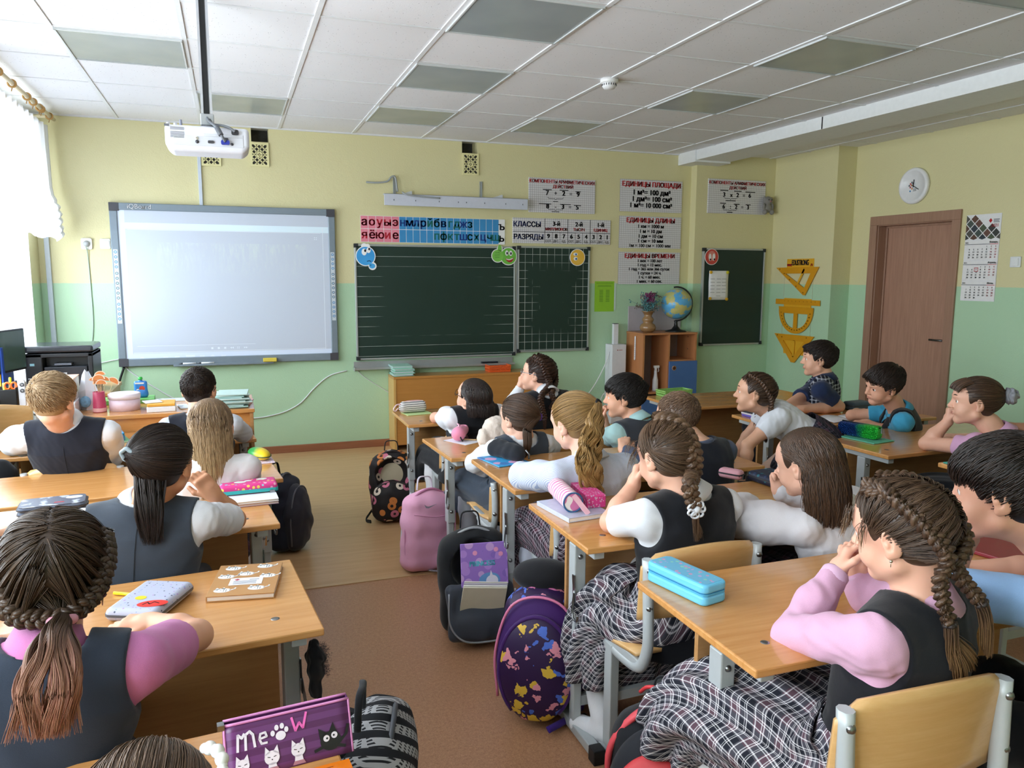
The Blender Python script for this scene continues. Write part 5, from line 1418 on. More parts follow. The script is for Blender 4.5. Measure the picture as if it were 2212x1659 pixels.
# projector screen rail with its brackets and stray cable above the chalkboards
t = thing('lamp_rail', 'long white board lamp rail fixed above the chalkboards', 'rail', (2.042, -.001, 2.13))
mb = MB(); mb.bb(0, 1.318, -.10, -.085, 0, .098); mb.bb(0, 1.318, -.10, -.03, .092, .098, ); mb.build('rail', plain('ccd0dd', .4, .5), t, bevel=.002)
for x in (.095, .885):
    mb = MB(); mb.bb(x, x+.024, -.09, 0, .09, .10); mb.bb(x, x+.006, -.012, 0, .09, .245); mb.bb(x+.018, x+.024, -.012, 0, .09, .245); mb.bb(x+.006, x+.018, -.004, 0, .09, .245); mb.build('bracket', ALU, t)
for x in (.14, .98):
    mb = MB(); mb.prism([(x, .098), (x+.12, .098), (x+.115, .132), (x+.105, .132)], .03, .034, MF(0, 0, 0)); mb.build('gusset', plain('dfe2e6', .5), t)
mb = MB()
for i, x in enumerate((.08, .27, .48, .655, .73, .90, 1.10, 1.265)): mb.bb(x, x+.006, -.1015, -.10, .040, .052)
mb.build('slots', plain('4c505a', .6), t)
cable('stray_cable', 'grey cable looping over the board lamp rail', [(1.905, -.01, 2.325), (1.99, -.03, 2.322), (2.08, -.04, 2.335), (2.115, -.05, 2.372), (2.15, -.05, 2.37), (2.165, -.06, 2.25)], .008, plain('9a9fa0', .5))
cable('stray_cable', 'short grey cable lying along the front of the board lamp rail', [(2.20, -.09, 2.245), (2.24, -.115, 2.222), (2.33, -.115, 2.212), (2.45, -.115, 2.206), (2.53, -.112, 2.204)], .007, plain('9a9fa0', .5))

# ---------------------------------------------------------------- plush toy hanging at the poster corner
t = thing('plush_toy', 'small grey plush toy hanging at the corner of the poster above the small chalkboard', 'toy', (5.955, -.15, 2.27))
F = Field((-.09, -.07, -.13), (.09, .05, .10), .0045)
F.ell((0, 0, .030), (.048, .042, .044)); F.ell((-.040, .0, .035), (.014, .02, .038)); F.ell((.044, 0, .03), (.014, .02, .036)); F.ell((0, 0, -.045), (.044, .036, .045), None, .015)
for x in (-.042, .042): F.ell((x, -.018, -.085), (.022, .026, .026), None, .01); F.ell((x*1.25, -.01, -.03), (.014, .016, .032), None, .01)
F.obj('body', fabric('8b8885', .95, 400, .6), t)
for x in (-.016, .02):
    mb = MB(); mb.sphere((x, -.040, .036), .0055); mb.build('eye', plain('2a1518', .2), t)
mb = MB(); mb.sphere((.002, -.046, .020), .008, None, 10, 8, (1.3, .8, .8)); mb.build('nose', plain('b06a70', .6), t)

# ---------------------------------------------------------------- right wall: set squares, clock, calendar, switch
YEL = plain('d9981a', .35, .5, name='yellow_wood'); YEL2 = plain('e4ab28', .4, .5)
t = thing('drawing_rack', 'yellow EDUSTRONG hanger plates for drawing tools on the corner pilaster', 'rack'); t.matrix_world = MR(6.073, -.55, 1.66)
mb = MB()
mb.bb(-.195, .190, -.045, .050, 0, .004); mb.build('plate', YEL2, t)
mb = MB(); mb.bb(-.21, .185, -.43, -.34, 0, .004); mb.build('plate', YEL2, t)
mb = MB(); mb.prism([(-.21, -.72), (.19, -.72), (.16, -.90), (-.18, -.90)][::-1], 0, .004); mb.build('plate', YEL2, t)
mb = MB()
for x in (-.225, .19): mb.tube([(x, -.04, .001), (x, -.72, .001)], .0016, 5)
mb.build('cord', plain('d8d4b8', .7), t)
mb = MB(); text_mb(mb, 'EDUSTRONG', .074, Matrix.Translation((.0, -.012, .0048)), 'C', .045, .56); mb.mi = 1; text_mb(mb, 'www.', .05, Matrix.Translation((-.155, -.022, .0048)), 'C', .05, .60); text_mb(mb, '.ru', .05, Matrix.Translation((.160, -.022, .0048)), 'C', .05, .60); mb.build('lettering', [plain('10142a', .5, var=0), RED], t)
def holed(mb, outer, holes, z0, z1):
    """plate with straight holes, built as a ring of strips around each hole"""
    n = len(outer)
    for z, fl in ((z0, True), (z1, False)):
        geom = []
        for loop in [outer]+holes:
            vs = [mb.bm.verts.new((p[0], p[1], z)) for p in loop]; geom += [mb.bm.edges.new((vs[i], vs[(i+1) % len(vs)])) for i in range(len(vs))]
        r = bmesh.ops.triangle_fill(mb.bm, edges=geom, use_beauty=True, use_dissolve=False)
    for loop in [outer]+holes:
        a = [mb.bm.verts.new((p[0], p[1], z0)) for p in loop]; b = [mb.bm.verts.new((p[0], p[1], z1)) for p in loop]
        for i in range(len(a)): mb.bm.faces.new((a[i], a[(i+1) % len(a)], b[(i+1) % len(a)], b[i]))
def tick_txt(t, items, sz=.016):
    mb = MB()
    for tx, x, y in items: text_mb(mb, tx, sz, Matrix.Translation((x, y, .0105)), 'C', .05, .9)
    mb.build('scale_marks', plain('4a2e08', .6, var=0), t)
t = thing('set_square', 'yellow wooden set square hanging topmost under the EDUSTRONG plate', 'set square', group='yellow drawing tools'); t.matrix_world = MR(6.066, -.55, 1.66)
mb = MB(); holed(mb, [(-.345, -.035), (.275, -.030), (.100, -.305), (.075, -.305)][::-1], [[(-.20, -.095), (.165, -.092), (.085, -.235)][::-1]], 0, .009); mb.build('plate', YEL, t)
mb = MB(); mb.bar((-.01, -.19, .006), (.075, -.05, .006), .022, .006, (0, 0, 1)); mb.build('grip', YEL2, t)
tick_txt(t, [('50', -.285, -.055), ('40', -.215, -.10), ('30', -.13, -.16), ('20', -.03, -.225), ('10', .075, -.285)])
t = thing('wooden_ruler', 'yellow wooden metre ruler hanging between set square and protractor', 'ruler', group='yellow drawing tools'); t.matrix_world = MR(6.066, -.54, 1.285)
mb = MB(); mb.bb(-.315, .325, -.028, .025, 0, .009); mb.build('plate', YEL, t); tick_txt(t, [(str(i), -.23+.055*i, .002) for i in range(1, 10)], .014)
t = thing('protractor', 'large yellow wooden protractor under the metre ruler', 'protractor', group='yellow drawing tools'); t.matrix_world = MR(6.066, -.53, 1.235)
arc = [(-.255+.0, 0)]+[(.25*math.cos(a), -.02+.245*math.sin(a)) for a in np.linspace(PI, 2*PI, 30)]+[(.25, .0)]
in1 = [(-.025, -.065)]+[(-.025+.155*math.cos(a)*1.0, -.065+.145*math.sin(a)) for a in np.linspace(PI, 1.5*PI, 10)]
in2 = [(.028, -.065)]+[(.028+.150*math.cos(a), -.065+.145*math.sin(a)) for a in np.linspace(1.5*PI, 2*PI, 10)]
mb = MB(); holed(mb, arc, [in1, in2], 0, .009); mb.build('plate', YEL, t)
tick_txt(t, [(str(k*10), .215*math.cos(PI+PI*k/18), -.03+.205*math.sin(PI+PI*k/18)) for k in range(1, 18)], .015)
t = thing('set_square', 'yellow wooden set square hanging lowest, behind the boy in navy', 'set square', group='yellow drawing tools'); t.matrix_world = MR(6.066, -.53, .955)
mb = MB(); holed(mb, [(-.30, .0), (.285, .005), (.02, -.275), (-.03, -.275)][::-1], [[(-.165, -.06), (.15, -.055), (.0, -.215)][::-1]], 0, .009); mb.build('plate', YEL, t)
mb = MB(); mb.bar((-.0, -.22, .006), (.0, -.05, .006), .02, .006, (0, 0, 1)); mb.build('grip', YEL2, t); tick_txt(t, [('50', -.25, -.02), ('40', -.18, -.035), ('10', .18, -.02)])

t = thing('wall_clock', 'round white wall clock above the door', 'clock'); t.matrix_world = MR(XR-.002, -1.668, 2.304)
mb = MB(); mb.lathe([(0, 0), (.150, 0), (.152, .02), (.146, .032), (.126, .036), (.118, .024), (0, .022)], 48); mb.build('case', plain('e9e9ec', .3), t)
mb = MB(); mb.lathe([(0, .0225), (.1175, .0225)], 40); mb.build('dial', plain('dfe2e6', .4, var=.02), t)
mb = MB()
for k in range(12):
    a = PI/2-2*PI*k/12; text_mb(mb, str(k or 12), .030, Matrix.Translation((.088*math.cos(a), .088*math.sin(a)-.011, .0232)), 'C', .02)
for k in range(60):
    a = 2*PI*k/60; r0 = .106 if k % 5 else .102; stroke(mb, [(r0*math.cos(a), r0*math.sin(a)), (.112*math.cos(a), .112*math.sin(a))], .0015 if k % 5 else .003, .0232)
mb.build('numerals', INK, t)
mb = MB()
for k, (x, y, c) in enumerate(((-.030, .018, 0), (-.018, .006, 1), (-.042, .004, 2), (-.030, -.010, 3), (-.016, .030, 2), (-.030, -.042, 4), (-.004, .020, 2), (-.012, -.022, 1))):
    mb.mi = c; poly(mb, [(x-.010, y), (x, y-.010), (x+.010, y), (x, y+.010)], .0232)
mb.mi = 2
for y in (-.028, -.036, -.044): flat(mb, .0, .034, y, y+.004, .0232)
mb.build('dial_emblem', [plain('c8413a', .5, var=0), plain('d98a4a', .5, var=0), plain('5a5f66', .5, var=0), plain('b03a50', .5, var=0), plain('3a8cc0', .5, var=0)], t)
mb = MB(); mb.bar((0, -.012, .026), (.006, .052, .026), .007, .002, (0, 0, 1)); mb.build('hour_hand', INK, t)
mb = MB(); mb.bar((-.012, .008, .028), (.060, -.034, .028), .005, .002, (0, 0, 1)); mb.build('minute_hand', INK, t)

t = thing('wall_calendar', 'three-part 2021 wall calendar hanging beside the door', 'calendar'); t.matrix_world = MR(XR-.002, -2.345, 1.69)
mb = MB(); mb.bb(-.150, .150, .135, .332, 0, .002); mb.bb(-.150, .148, -.338, .135, 0, .0016); mb.build('backing', plain('e8e8ea', .5), t)
for k, (y0, y1, mon, fd, nd, mark) in enumerate(((-.022+.005, .130, 'Январь', 4, 31, None), (-.178, -.026, 'Апрель', 3, 30, 7), (-.325, -.184, 'Июнь', 1, 30, None))):
    sh_ = .002*(2-k); mb = MB(); mb.sheet([[(-.148, y0, .004+.003*0), (0, y0, .006), (.146, y0, .004)], [(-.148, y1, .003), (0, y1, .003), (.146, y1, .003)]], False); pad = mb.build('month_pad', plain('eceaea', .6), t, solid=.002)
    mb = MB(); mb.mi = 0; text_mb(mb, mon, .020, Matrix.Translation((.105, y1-.020, .0085)), 'C', .03); mb.mi = 2; text_mb(mb, '2021', .016, Matrix.Translation((-.125, y1-.020, .0085)), 'C', .02)
    mb.mi = 2; flat(mb, -.145, .075, y1-.030, y1-.026, .0085); mb.mi = 1; flat(mb, .075, .144, y1-.030, y1-.026, .0085)
    for d in range(1, nd+1):
        i = d-1+(fd if k else 4); i = i if k != 2 else d; cix, row = i % 7, i//7; mb.mi = 1 if cix > 4 else 0
        text_mb(mb, str(d), .0165, Matrix.Translation((-.100+.0375*cix, y1-.052-.0205*row, .0085)), 'C', .03)
    if mark:
        mb.mi = 1; cx, cy = -.100+.0375*2, y1-.047-.0205*1
        for a in ((-.017, .017, .012, .016), (-.017, .017, -.016, -.012), (-.017, -.0135, -.016, .016), (.0135, .017, -.016, .016)): flat(mb, cx+a[0], cx+a[1], cy+a[2], cy+a[3], .0095)
    mb.build('dates', [plain('2a2c33', .6, var=0), plain('c0323a', .6, var=0), plain('55585f', .6, var=0)], pad)
mb = MB(); cols = ['3a3d3c', '52504c', '5e4438', '46524e', '38404a', '6a4a42', '4f5a48']
q = .060; k = 0
for iy in range(4):
    for ix in range(5):
        for hlf in (0, 1):
            x = -.150+.075*ix+(.0375 if hlf else 0); y = .150+.075*iy+(.0375 if hlf else 0)
            if x > .155 or y > .335 or (y+.3 > .50-.6*(x-.06)+.04 and x > -.02): continue
            mb.mi = k % 7; k += 1; r = .033
            pts = [(max(-.149, x-r), y), (x, max(.138, y-r)), (min(.149, x+r), y), (x, min(.330, y+r))]
            if pts[0][0] < pts[2][0]-.01 and pts[1][1] < pts[3][1]-.01: poly(mb, pts, .0026)
mb.build('picture_diamonds', [NT('photo_print').set(.4, .4).m if False else plain(c, .35, .5, var=.6, vs=90) for c in cols], t)
mb = MB(); text_mb(mb, '2021', .032, Matrix.Translation((.100, .232, .0027)), 'C', .03); mb.mi = 1
for y, w in ((.285, .05), (.275, .045), (.265, .05)): flat(mb, .085, .085+w, y, y+.005, .0027)
mb.mi = 0; poly(mb, [(.045, .280), (.06, .262), (.075, .280), (.06, .298)], .0027); mb.build('heading', [RED, plain('5a5f66', .5, var=0)], t)
t = thing('light_switch', 'white light switch right of the calendar', 'switch'); t.matrix_world = MR(XR-.002, -2.641, 1.652)
mb = MB(); mb.prism(rrect(.085, .080, .008), 0, .010); mb.build('plate', plain('dfe1e3', .4), t, bevel=.003)
mb = MB(); mb.prism(rrect(.058, .055, .004), .010, .017, M4((-.002, 0, 0), 0, .06)); mb.build('rocker', plain('e8eaec', .35), t, bevel=.002)

# ---------------------------------------------------------------- projector on its ceiling pole
t = thing('projector', 'white projector hanging from the ceiling on a pole', 'projector', (.704, -3.10, 2.058)); t.scale = (.826, .826, .826)
F = Field((-.225, -.135, -.01), (.225, .135, .17), .0045)
F.box((0, 0, .075), (.205, .12, .055), .022); F.box((0, .0, .030), (.19, .112, .03), .028, None, .02)
F.obj('housing', plain('dfe1ea', .35, .5), t)
mb = MB(); mb.bb(-.165, .175, -.1225, -.119, .028, .078); mb.bb(-.02, .175, -.1226, -.119, .078, .092); mb.build('connector_panel', plain('cfd1d8', .45), t, bevel=.002)
mb = MB()
for i in range(9): mb.bb(-.178, -.112, -.1225, -.118, .064+.0055*i+(.006 if i > 5 else 0), .0665+.0055*i+(.006 if i > 5 else 0))
mb.build('vent_slots', plain('8b8a90', .6), t)
def plug(mb, x, z, w, h, d=.006): mb.prism(rrect(w, h, min(w, h)*.35), 0, d, MF(x, -.122, z))
mb = MB(); plug(mb, .015, .050, .030, .014); plug(mb, .085, .068, .032, .014); mb.lathe([(0, 0), (.009, 0), (.009, .004), (0, .004)], 16, MF(-.052, -.122, .048)); mb.lathe([(0, 0), (.007, 0), (.007, .004), (0, .004)], 16, MF(.118, -.122, .044)); mb.build('sockets', plain('3d3d42', .4), t)
mb = MB(); mb.lathe([(.003, 0), (.008, 0), (.008, .005), (.003, .005)], 16, MF(-.054, -.122, .066)); mb.build('audio_jack', plain('d8d4c4', .3), t)
mb = MB(); plug(mb, .085, .050, .042, .022, .020); mb.build('video_plug', plain('1f2f9a', .4), t)
mb = MB(); plug(mb, .135, .105, .036, .026, .014); mb.build('power_plug', plain('2a2a2e', .5), t)
for x in (-.19, -.155): mb = MB(); mb.lathe([(.009, .128), (.009, .145), (0, .147)], 14, M4((x, -.06, 0))); mb.build('foot', plain('d0d2da', .4), t)
mb = MB(); mb.tube([(-.128, -.07, .128), (-.128, -.07, .162)], .007, 8); mb.build('screw', plain('8d90a0', .4), t)
mb = MB(); mb.lathe([(0, .126), (.075, .128), (.06, .140), (.03, .148), (0, .148)], 28, M4((0, 0, 0))); mb.lathe([(.011, .148), (.011, .150), (.016, .150), (.016, .142), (.011, .142)], 14); mb.build('mount', plain('aeb0b8', .35, .5, .5), t)
mb = MB(); mb.bb(-.205, -.182, -.1225, -.118, .118, .130); mb.build('ir_window', plain('66686e', .3), t)
t2 = thing('projector_pole', 'square aluminium ceiling pole carrying the projector cables', 'pole', (.704, -3.10, 2.232)); t2.scale = (.826, .826, 1.0)
mb = MB(); mb.bb(-.028, -.016, -.018, .022, 0, .495); mb.bb(.016, .028, -.018, .022, 0, .495); mb.bb(-.016, .016, .012, .022, 0, .495); mb.build('profile', plain('c3c6cc', .3, .5, .7), t2)
mb = MB(); mb.bb(-.014, .012, -.012, .008, .0, .494); mb.build('cable_bundle', BLACKP, t2)
mb = MB(); mb.bb(-.034, .034, -.024, .028, -.050, -.001); mb.build('collar', plain('b2b6ba', .35, .5, .6), t2, bevel=.004)
GC = plain('6d7176', .5)
cable('video_cable', 'grey cable with a ferrite bead running from pole to the blue projector plug', [(0.702, -3.108, 2.219), (0.712, -3.150, 2.194), (0.741, -3.207, 2.161), (0.758, -3.228, 2.128), (0.774, -3.217, 2.102)], .006, GC)
mb = MB(); mb.tube([(0.743, -3.212, 2.160), (0.759, -3.230, 2.125)], .011, 14); tag(mb.build('ferrite_bead', plain('55585e', .5), bevel=.003), 'dark ferrite bead on the projector video cable', 'bead')
cable('power_cable', 'grey power cable curving from the pole to the projector', [(0.711, -3.108, 2.219), (0.725, -3.133, 2.186), (0.762, -3.183, 2.174), (0.795, -3.207, 2.161), (0.816, -3.213, 2.146)], .006, GC)

# ================================================================ desks in their columns
desk('front desk of the window column, touching the teacher\'s table', -.330, -2.66, .66, 5, .46)
desk('window column desk with an empty glossy left half, second from the front', -.245, -3.60, .665, 6, .51)
desk('window column desk with the grey layered pencil box, third from the front', -.30, -4.345, .70, 6, .55)
desk('window column desk with the brown cat notebook', -.25, -5.18, .70, 5, .50)
desk('nearest desk of the window column, corner with the orange ruler in view', -.255, -5.98, .70, 5, .45)
desk('front desk of the middle column with the striped pencil pouch', 1.72, -2.44, .66, 0, .49)
desk('middle column desk with the pink pouch and the phone', 1.735, -3.34, .66, 3, .50)
desk('middle column desk with the black pouch on a blue notebook', 1.785, -4.10, .70, 1, .56)
desk('middle column desk with the pink wave-striped pencil case', 1.75, -4.84, .72, 0, .50)
desk('nearest desk of the middle column, light blue pencil case on it', 1.77, -5.62, .72, 0, .51)
desk('front desk of the door column, green tray on it', 3.63, -2.39, .65, 0, .56)
desk('door column desk with the open white exercise book', 3.79, -3.20, .65, 0, .50)
desk('door column desk with the blue-green sequin pencil case', 3.66, -4.11, .70, 2, .51)
desk('nearest desk of the door column, dark case on a teal notebook', 3.56, -4.97, .76, 0, .50)
# chairs
chair('plywood chair with its curved back edge showing behind the blond boy', .055, -2.81, 4, .40, .70)
chair('chair of the boy in glasses at the front window desk', .60, -2.68, 4, .40, .62)
chair('chair of the girl with long blonde hair in the window column', .64, -3.48, 5, .40, .655)
chair('chair of the girl with the dark pony tail and grey waistcoat', .47, -4.29, 5, .40, .655)
chair('plywood chair back in the bottom left corner behind the girl in pink', .26, -5.19, 5, .42, .69)
chair('chair of the girl in glasses at the front middle desk', 2.05, -2.47, 0, .40, .66)
chair('chair of the girl with two long plaits', 2.54, -2.47, 0, .40, .66)
chair('chair with a worn seat of the girl holding the cream plush toy', 2.02, -3.47, 0, .42, .655)
chair('chair of the boy resting his mouth on his fist, middle column', 2.72, -3.27, 0, .40, .655)
chair('chair of the girl with the wavy blonde pony tail', 2.10, -3.99, 0, .40, .67)
chair('chair of the boy hidden behind the girl with the French plait', 2.66, -4.02, 0, .40, .67)
chair('plywood chair with rounded back behind the girl with the French plait', 2.025, -4.80, 2, .42, .775)
chair('chair of the girl with straight brown hair in the pale blouse', 2.66, -4.82, 0, .40, .68)
chair('nearest chair, bolted plywood back behind the girl in pink sleeves', 1.985, -5.63, -2, .42, .79)
chair('chair of the boy in light blue shirt at the nearest middle desk', 2.62, -5.72, -8, .42, .70)
chair('chair the girl in white kneels on beside the door column', 3.66, -3.52, 75, .40, .66)
chair('chair of the boy in navy near the corner', 4.56, -2.56, 60, .40, .60)
chair('chair of the boy in the turquoise shirt', 4.42, -3.42, 30, .40, .60)
chair('chair of the girl in pink with the hair bun', 4.17, -4.18, 10, .40, .66)
chair('chair at the right edge of the picture behind the girl with the bun net', 4.86, -4.22, 0, .40, .66)
chair('light plywood chair standing behind the teacher\'s table at the left edge', -.42, -1.98, 0, .42, .86)

# ================================================================ teacher's table, printer table and what stands on them
t = thing('teacher_desk', 'wooden teacher\'s table crowded with papers under the whiteboard', 'desk', (-.26, -2.17, 0))
mb = MB(); mb.bb(0, 1.13, 0, .58, .738, .760); mb.build('desktop', DESKW, t, bevel=.003)
mb = MB(); mb.bb(.02, 1.11, .03, .048, .16, .738); mb.build('front_panel', DESKW, t)
for x in (.005, 1.103): mb = MB(); mb.bb(x, x+.020, .01, .56, 0, .738); mb.build('side_panel', DESKP, t, bevel=.002)
t = thing('printer_table', 'wooden side table carrying the printer by the window', 'table', (-.585, -1.26, 0))
mb = MB(); mb.bb(0, .58, 0, .60, .738, .762); mb.build('tabletop', EDGE, t, bevel=.003)
for x in (.01, .55): mb = MB(); mb.bb(x, x+.020, .02, .58, 0, .738); mb.build('side_panel', DESKP, t)
mb = MB(); mb.bb(.03, .55, .05, .068, .2, .738); mb.build('back_panel', DESKP, t)

t = thing('printer', 'black laser printer on the table by the window', 'printer', (-.49, -1.20, .7635))
BK = plain('22242a', .38, .5, name='printer_black'); BK2 = plain('2b2f38', .3, .5); GREYB = plain('7d8290', .4)
mb = MB(); mb.bb(0, .10, 0, .34, 0, .262); mb.bb(.36, .39, 0, .34, 0, .262); mb.bb(.10, .36, .10, .34, 0, .262); mb.bb(.10, .36, 0, .10, 0, .03); mb.bb(0, .39, 0, .34, .235, .262); mb.build('case', BK, t, bevel=.006)
mb = MB(); mb.bb(-.004, .394, -.004, .345, .268, .310); mb.build('scanner_lid', plain('31343c', .22, .5), t, bevel=.012)
mb = MB(); mb.bb(.106, .354, .005, .10, .075, .175); mb.build('front_door', BK2, t, bevel=.005)
mb = MB(); mb.bb(.115, .345, -.10, .05, .030, .036); mb.build('paper_tray', BK2, t)
mb = MB(); mb.bb(.14, .32, -.09, .04, .037, .042); mb.build('paper', plain('dfe6f2', .6), t)
mb = MB(); mb.bb(.03, .055, -.003, 0, .185, .20); mb.mi = 1; mb.bb(.015, .05, -.003, 0, .10, .106); mb.build('display', [plain('9ad0e0', .3), plain('c8ccd4', .4)], t)
mb = MB(); mb.bb(.215, .235, .0025, .005, .125, .137); mb.bb(.118, .142, .0025, .005, .095, .107); mb.build('badges', plain('d3d6dc', .4), t)
mb = MB(); mb.bb(.16, .26, .03, .09, .18, .195); mb.build('output_stop', GREYB, t, bevel=.004)
t = thing('monitor', 'dark computer monitor leaning at the left picture edge by the window', 'monitor', (-.535, -1.40, .765), 1.3)
mb = MB(); mb.bb(-.19, .19, -.012, .012, .17, .43); mb.build('panel', BK, t, bevel=.006)
mb = MB(); mb.bb(-.18, .18, -.0135, -.012, .185, .42); mb.build('screen', plain('4d6660', .15, .6), t)
mb = MB(); mb.bb(-.02, .02, .012, .03, .0, .25); mb.bb(-.09, .09, -.06, .07, 0, .012); mb.build('stand', BK, t)
for i, (x, c, lb) in enumerate(((-.592, '8a2f44', 'dark red folder standing leftmost by the pen organizer'), (-.575, 'c8ccd0', 'pale grey folder standing next to the dark red one'), (-.563, 'eeb022', 'yellow folder standing by the printer'), (-.548, '1f4fb8', 'blue folder standing by the printer, tallest of the row'))):
    o = MB().bb(0, .010, 0, .24, 0, .27+.02*i).build('folder', plain(c, .5), None, bevel=.002); tag(o, lb, 'folder', 'standing folders'); o.location = (x, -1.50, .765)
# the organizer table in front (same level), items along its near edge
t = thing('side_shelf', 'narrow wooden shelf table behind the standing chair at the left edge', 'table', (-.585, -1.75, 0))
mb = MB(); mb.bb(0, .48, 0, .40, .735, .760); mb.build('tabletop', EDGE, t, bevel=.003)
for x in (.01, .45): mb = MB(); mb.bb(x, x+.02, .02, .38, 0, .735); mb.build('side_panel', DESKP, t)
t = thing('pen_organizer', 'black plastic pen organizer with binder clips at the left edge', 'organizer', (-.575, -1.73, .7615))
mb = MB(); mb.bb(0, .15, 0, .09, 0, .012); mb.bb(0, .006, 0, .09, 0, .10); mb.bb(.06, .066, 0, .09, 0, .10); mb.bb(.144, .15, 0, .09, 0, .12); mb.bb(0, .15, .084, .09, 0, .12); mb.bb(0, .066, 0, .006, 0, .03); mb.bb(.066, .15, 0, .006, 0, .11); mb.build('holder', BLACKP, t, bevel=.003)
def pen(lb, x, y, z, L, r, c, tilt=(0, 0), cat='pen', grp='pens in the organizer', tip=None):
    mb = MB(); mb.tube([(0, 0, 0), (tilt[0]*L, tilt[1]*L, L)], r, 10); mb.mi = 1; mb.lathe([(r*1.08, 0), (r*1.08, .03), (0, .034)], 10, M4((tilt[0]*L, tilt[1]*L, L-.02)))
    tag(mb.build('pen', [plain(c, .35), plain(tip or c, .35)]), lb, cat, grp).location = (x, y, z)
pen('yellow highlighter standing tallest in the pen organizer', -.470, -1.68, .775, .15, .007, 'e6e21e', (.05, 0)); pen('yellow-green marker beside the tallest highlighter', -.490, -1.69, .775, .12, .007, 'd5e23a', (-.03, 0))
pen('red and grey marker in the pen organizer', -.448, -1.67, .775, .13, .007, 'c33a34', (.08, 0), tip='3a3a40')
t = thing('scissors', 'scissors with orange handles standing in the pen organizer', 'scissors', (-.458, -1.70, .775))
for x in (-.016, .016):
    mb = MB(); mb.tube([(x+.014*math.cos(a), 0, .115+.019*math.sin(a)) for a in [2*PI*i/18 for i in range(18)]], .0055, 8, closed=True); mb.build('handle', plain('ee6a1e', .4), t)
    mb = MB(); mb.bar((x*.4, .002, 0), (x*.7, .002, .10), .012, .0025, (0, 1, 0)); mb.build('blade', STEEL, t)
t = thing('binder_clip', 'turquoise binder clip on the rim of the pen organizer', 'clip', (-.545, -1.735, .842))
mb = MB(); mb.prism([(-.02, 0), (.02, 0), (.017, .026), (-.017, .026)], -.006, .002, M4((0, 0, 0), 0, PI/2)); mb.build('body', plain('3fb4c2', .4), t)
for x in (-.008, .008): mb = MB(); mb.tube([(x, -.004, .024), (x-.004, -.010, .045), (x+.004, -.010, .045), (x, -.004, .024)], .0012, 5); mb.build('wire', STEEL, t)
t = thing('charging_rack', 'upright grey stand with round holes beside the printer', 'stand', (-.40, -1.70, .7615))
mb = MB(); mb.prism(rrect(.035, .16, .014), 0, .02, MF(0, 0, .085)); mb.build('body', plain('c9ccd4', .4), t, bevel=.003)
mb = MB(); mb.lathe([(.007, 0), (.011, 0), (.011, .004), (.007, .004)], 16, MF(.004, -.021, .135)); mb.lathe([(.007, 0), (.011, 0), (.011, .004), (.007, .004)], 16, MF(.004, -.021, .100)); mb.build('ring', plain('2a2c32', .4), t)

def pages(mb, x, y, z, w, d, h, rz=0, mi=0):
    mb.mi = mi; mb.box((x, y, z+h/2), (w, d, h)) if not rz else mb.box((0, 0, h/2), (w, d, h), M4((x, y, z), rz))
def block(name, lb, cat, loc, rz, w, d, h, mat, group=None, bev=.003, edge=None):
    mb = MB(); mb.bb(-w/2, w/2, -d/2, d/2, 0, h)
    o = tag(mb.build(name, mat, None, bevel=bev), lb, cat, group); o.location = loc; o.rotation_euler = (0, 0, rz); return o
def book(name, lb, cat, loc, rz, w, d, h, cover, group=None, cover2=None):
    """book or exercise book: cover boards around a white page block"""
    t = thing(name, lb, cat, loc, rz, group); e = min(.0025, h*.25)
    mb = MB(); mb.bb(-w/2, w/2, -d/2, d/2, 0, e); mb.bb(-w/2, w/2, -d/2, d/2, h-e, h); mb.bb(-w/2, -w/2+e, -d/2, d/2, e, h-e); mb.build('cover', cover, t, bevel=.0008)
    mb = MB(); mb.bb(-w/2+e, w/2-.002, -d/2+.002, d/2-.002, e, h-e); mb.build('pages', plain('efeeec', .8), t); return t
# things on the teacher's table
zt = .7605
block('paper_tray', 'white cardboard tray box at the left end of the teacher\'s table', 'box', (-.155, -1.98, zt), .05, .17, .26, .072, plain('dfe1e6', .6))
block('paper_pile', 'thick pile of papers with an orange top sheet behind the blond boy\'s head', 'paper pile', (-.165, -1.95, zt+.0735), .03, .17, .25, .12, plain('e6e2de', .8, var=.12, vs=120))
block('cover_sheet', 'pale orange cover sheet lying on the thick paper pile', 'paper', (-.165, -1.95, zt+.194), .03, .175, .255, .004, plain('f0b79a', .6))
t = thing('paper_bag', 'white peaked paper gift bag with a blue picture on the teacher\'s table', 'bag', (-.025, -1.90, zt))
mb = MB(); mb.sheet([[(-.05, .02, 0), (-.055, .0, .10), (-.03, .005, .20)], [(-.012, -.03, 0), (-.012, -.035, .12), (-.012, -.01, .235)], [(.05, .015, 0), (.05, .0, .10), (.022, .005, .18)]], False); mb.sheet([[(-.05, .02, 0), (-.055, .0, .10), (-.03, .005, .20)], [(0, .05, 0), (0, .05, .10), (0, .03, .22)], [(.05, .015, 0), (.05, .0, .10), (.022, .005, .18)]], False); mb.build('paper_shell', plain('e4eaf4', .6), t, solid=.001)
mb = MB(); mb.sphere((-.015, -.036, .050), .028, None, 16, 10, (1, .3, 1.2)); mb.build('printed_picture', plain('7fb4d8', .5, var=.5, vs=80), t)
t = thing('stick_cup', 'crimson cup on the teacher\'s table holding orange paper fans', 'cup', (.040, -2.00, zt))
mb = MB(); mb.lathe([(0, 0), (.036, 0), (.0355, .005), (.030, .115), (.0285, .115), (.033, .01), (0, .008)], 28); mb.build('cup', plain('b83a5c', .45, var=.2, vs=160), t)
mb = MB(); mb.lathe([(.0362, .003), (.0362, .022), (.0352, .024), (.0352, .003)], 28); mb.build('base_band', plain('dba2a2', .5), t)
fanm = [plain('e08848', .6), plain('f2e0cc', .6)]
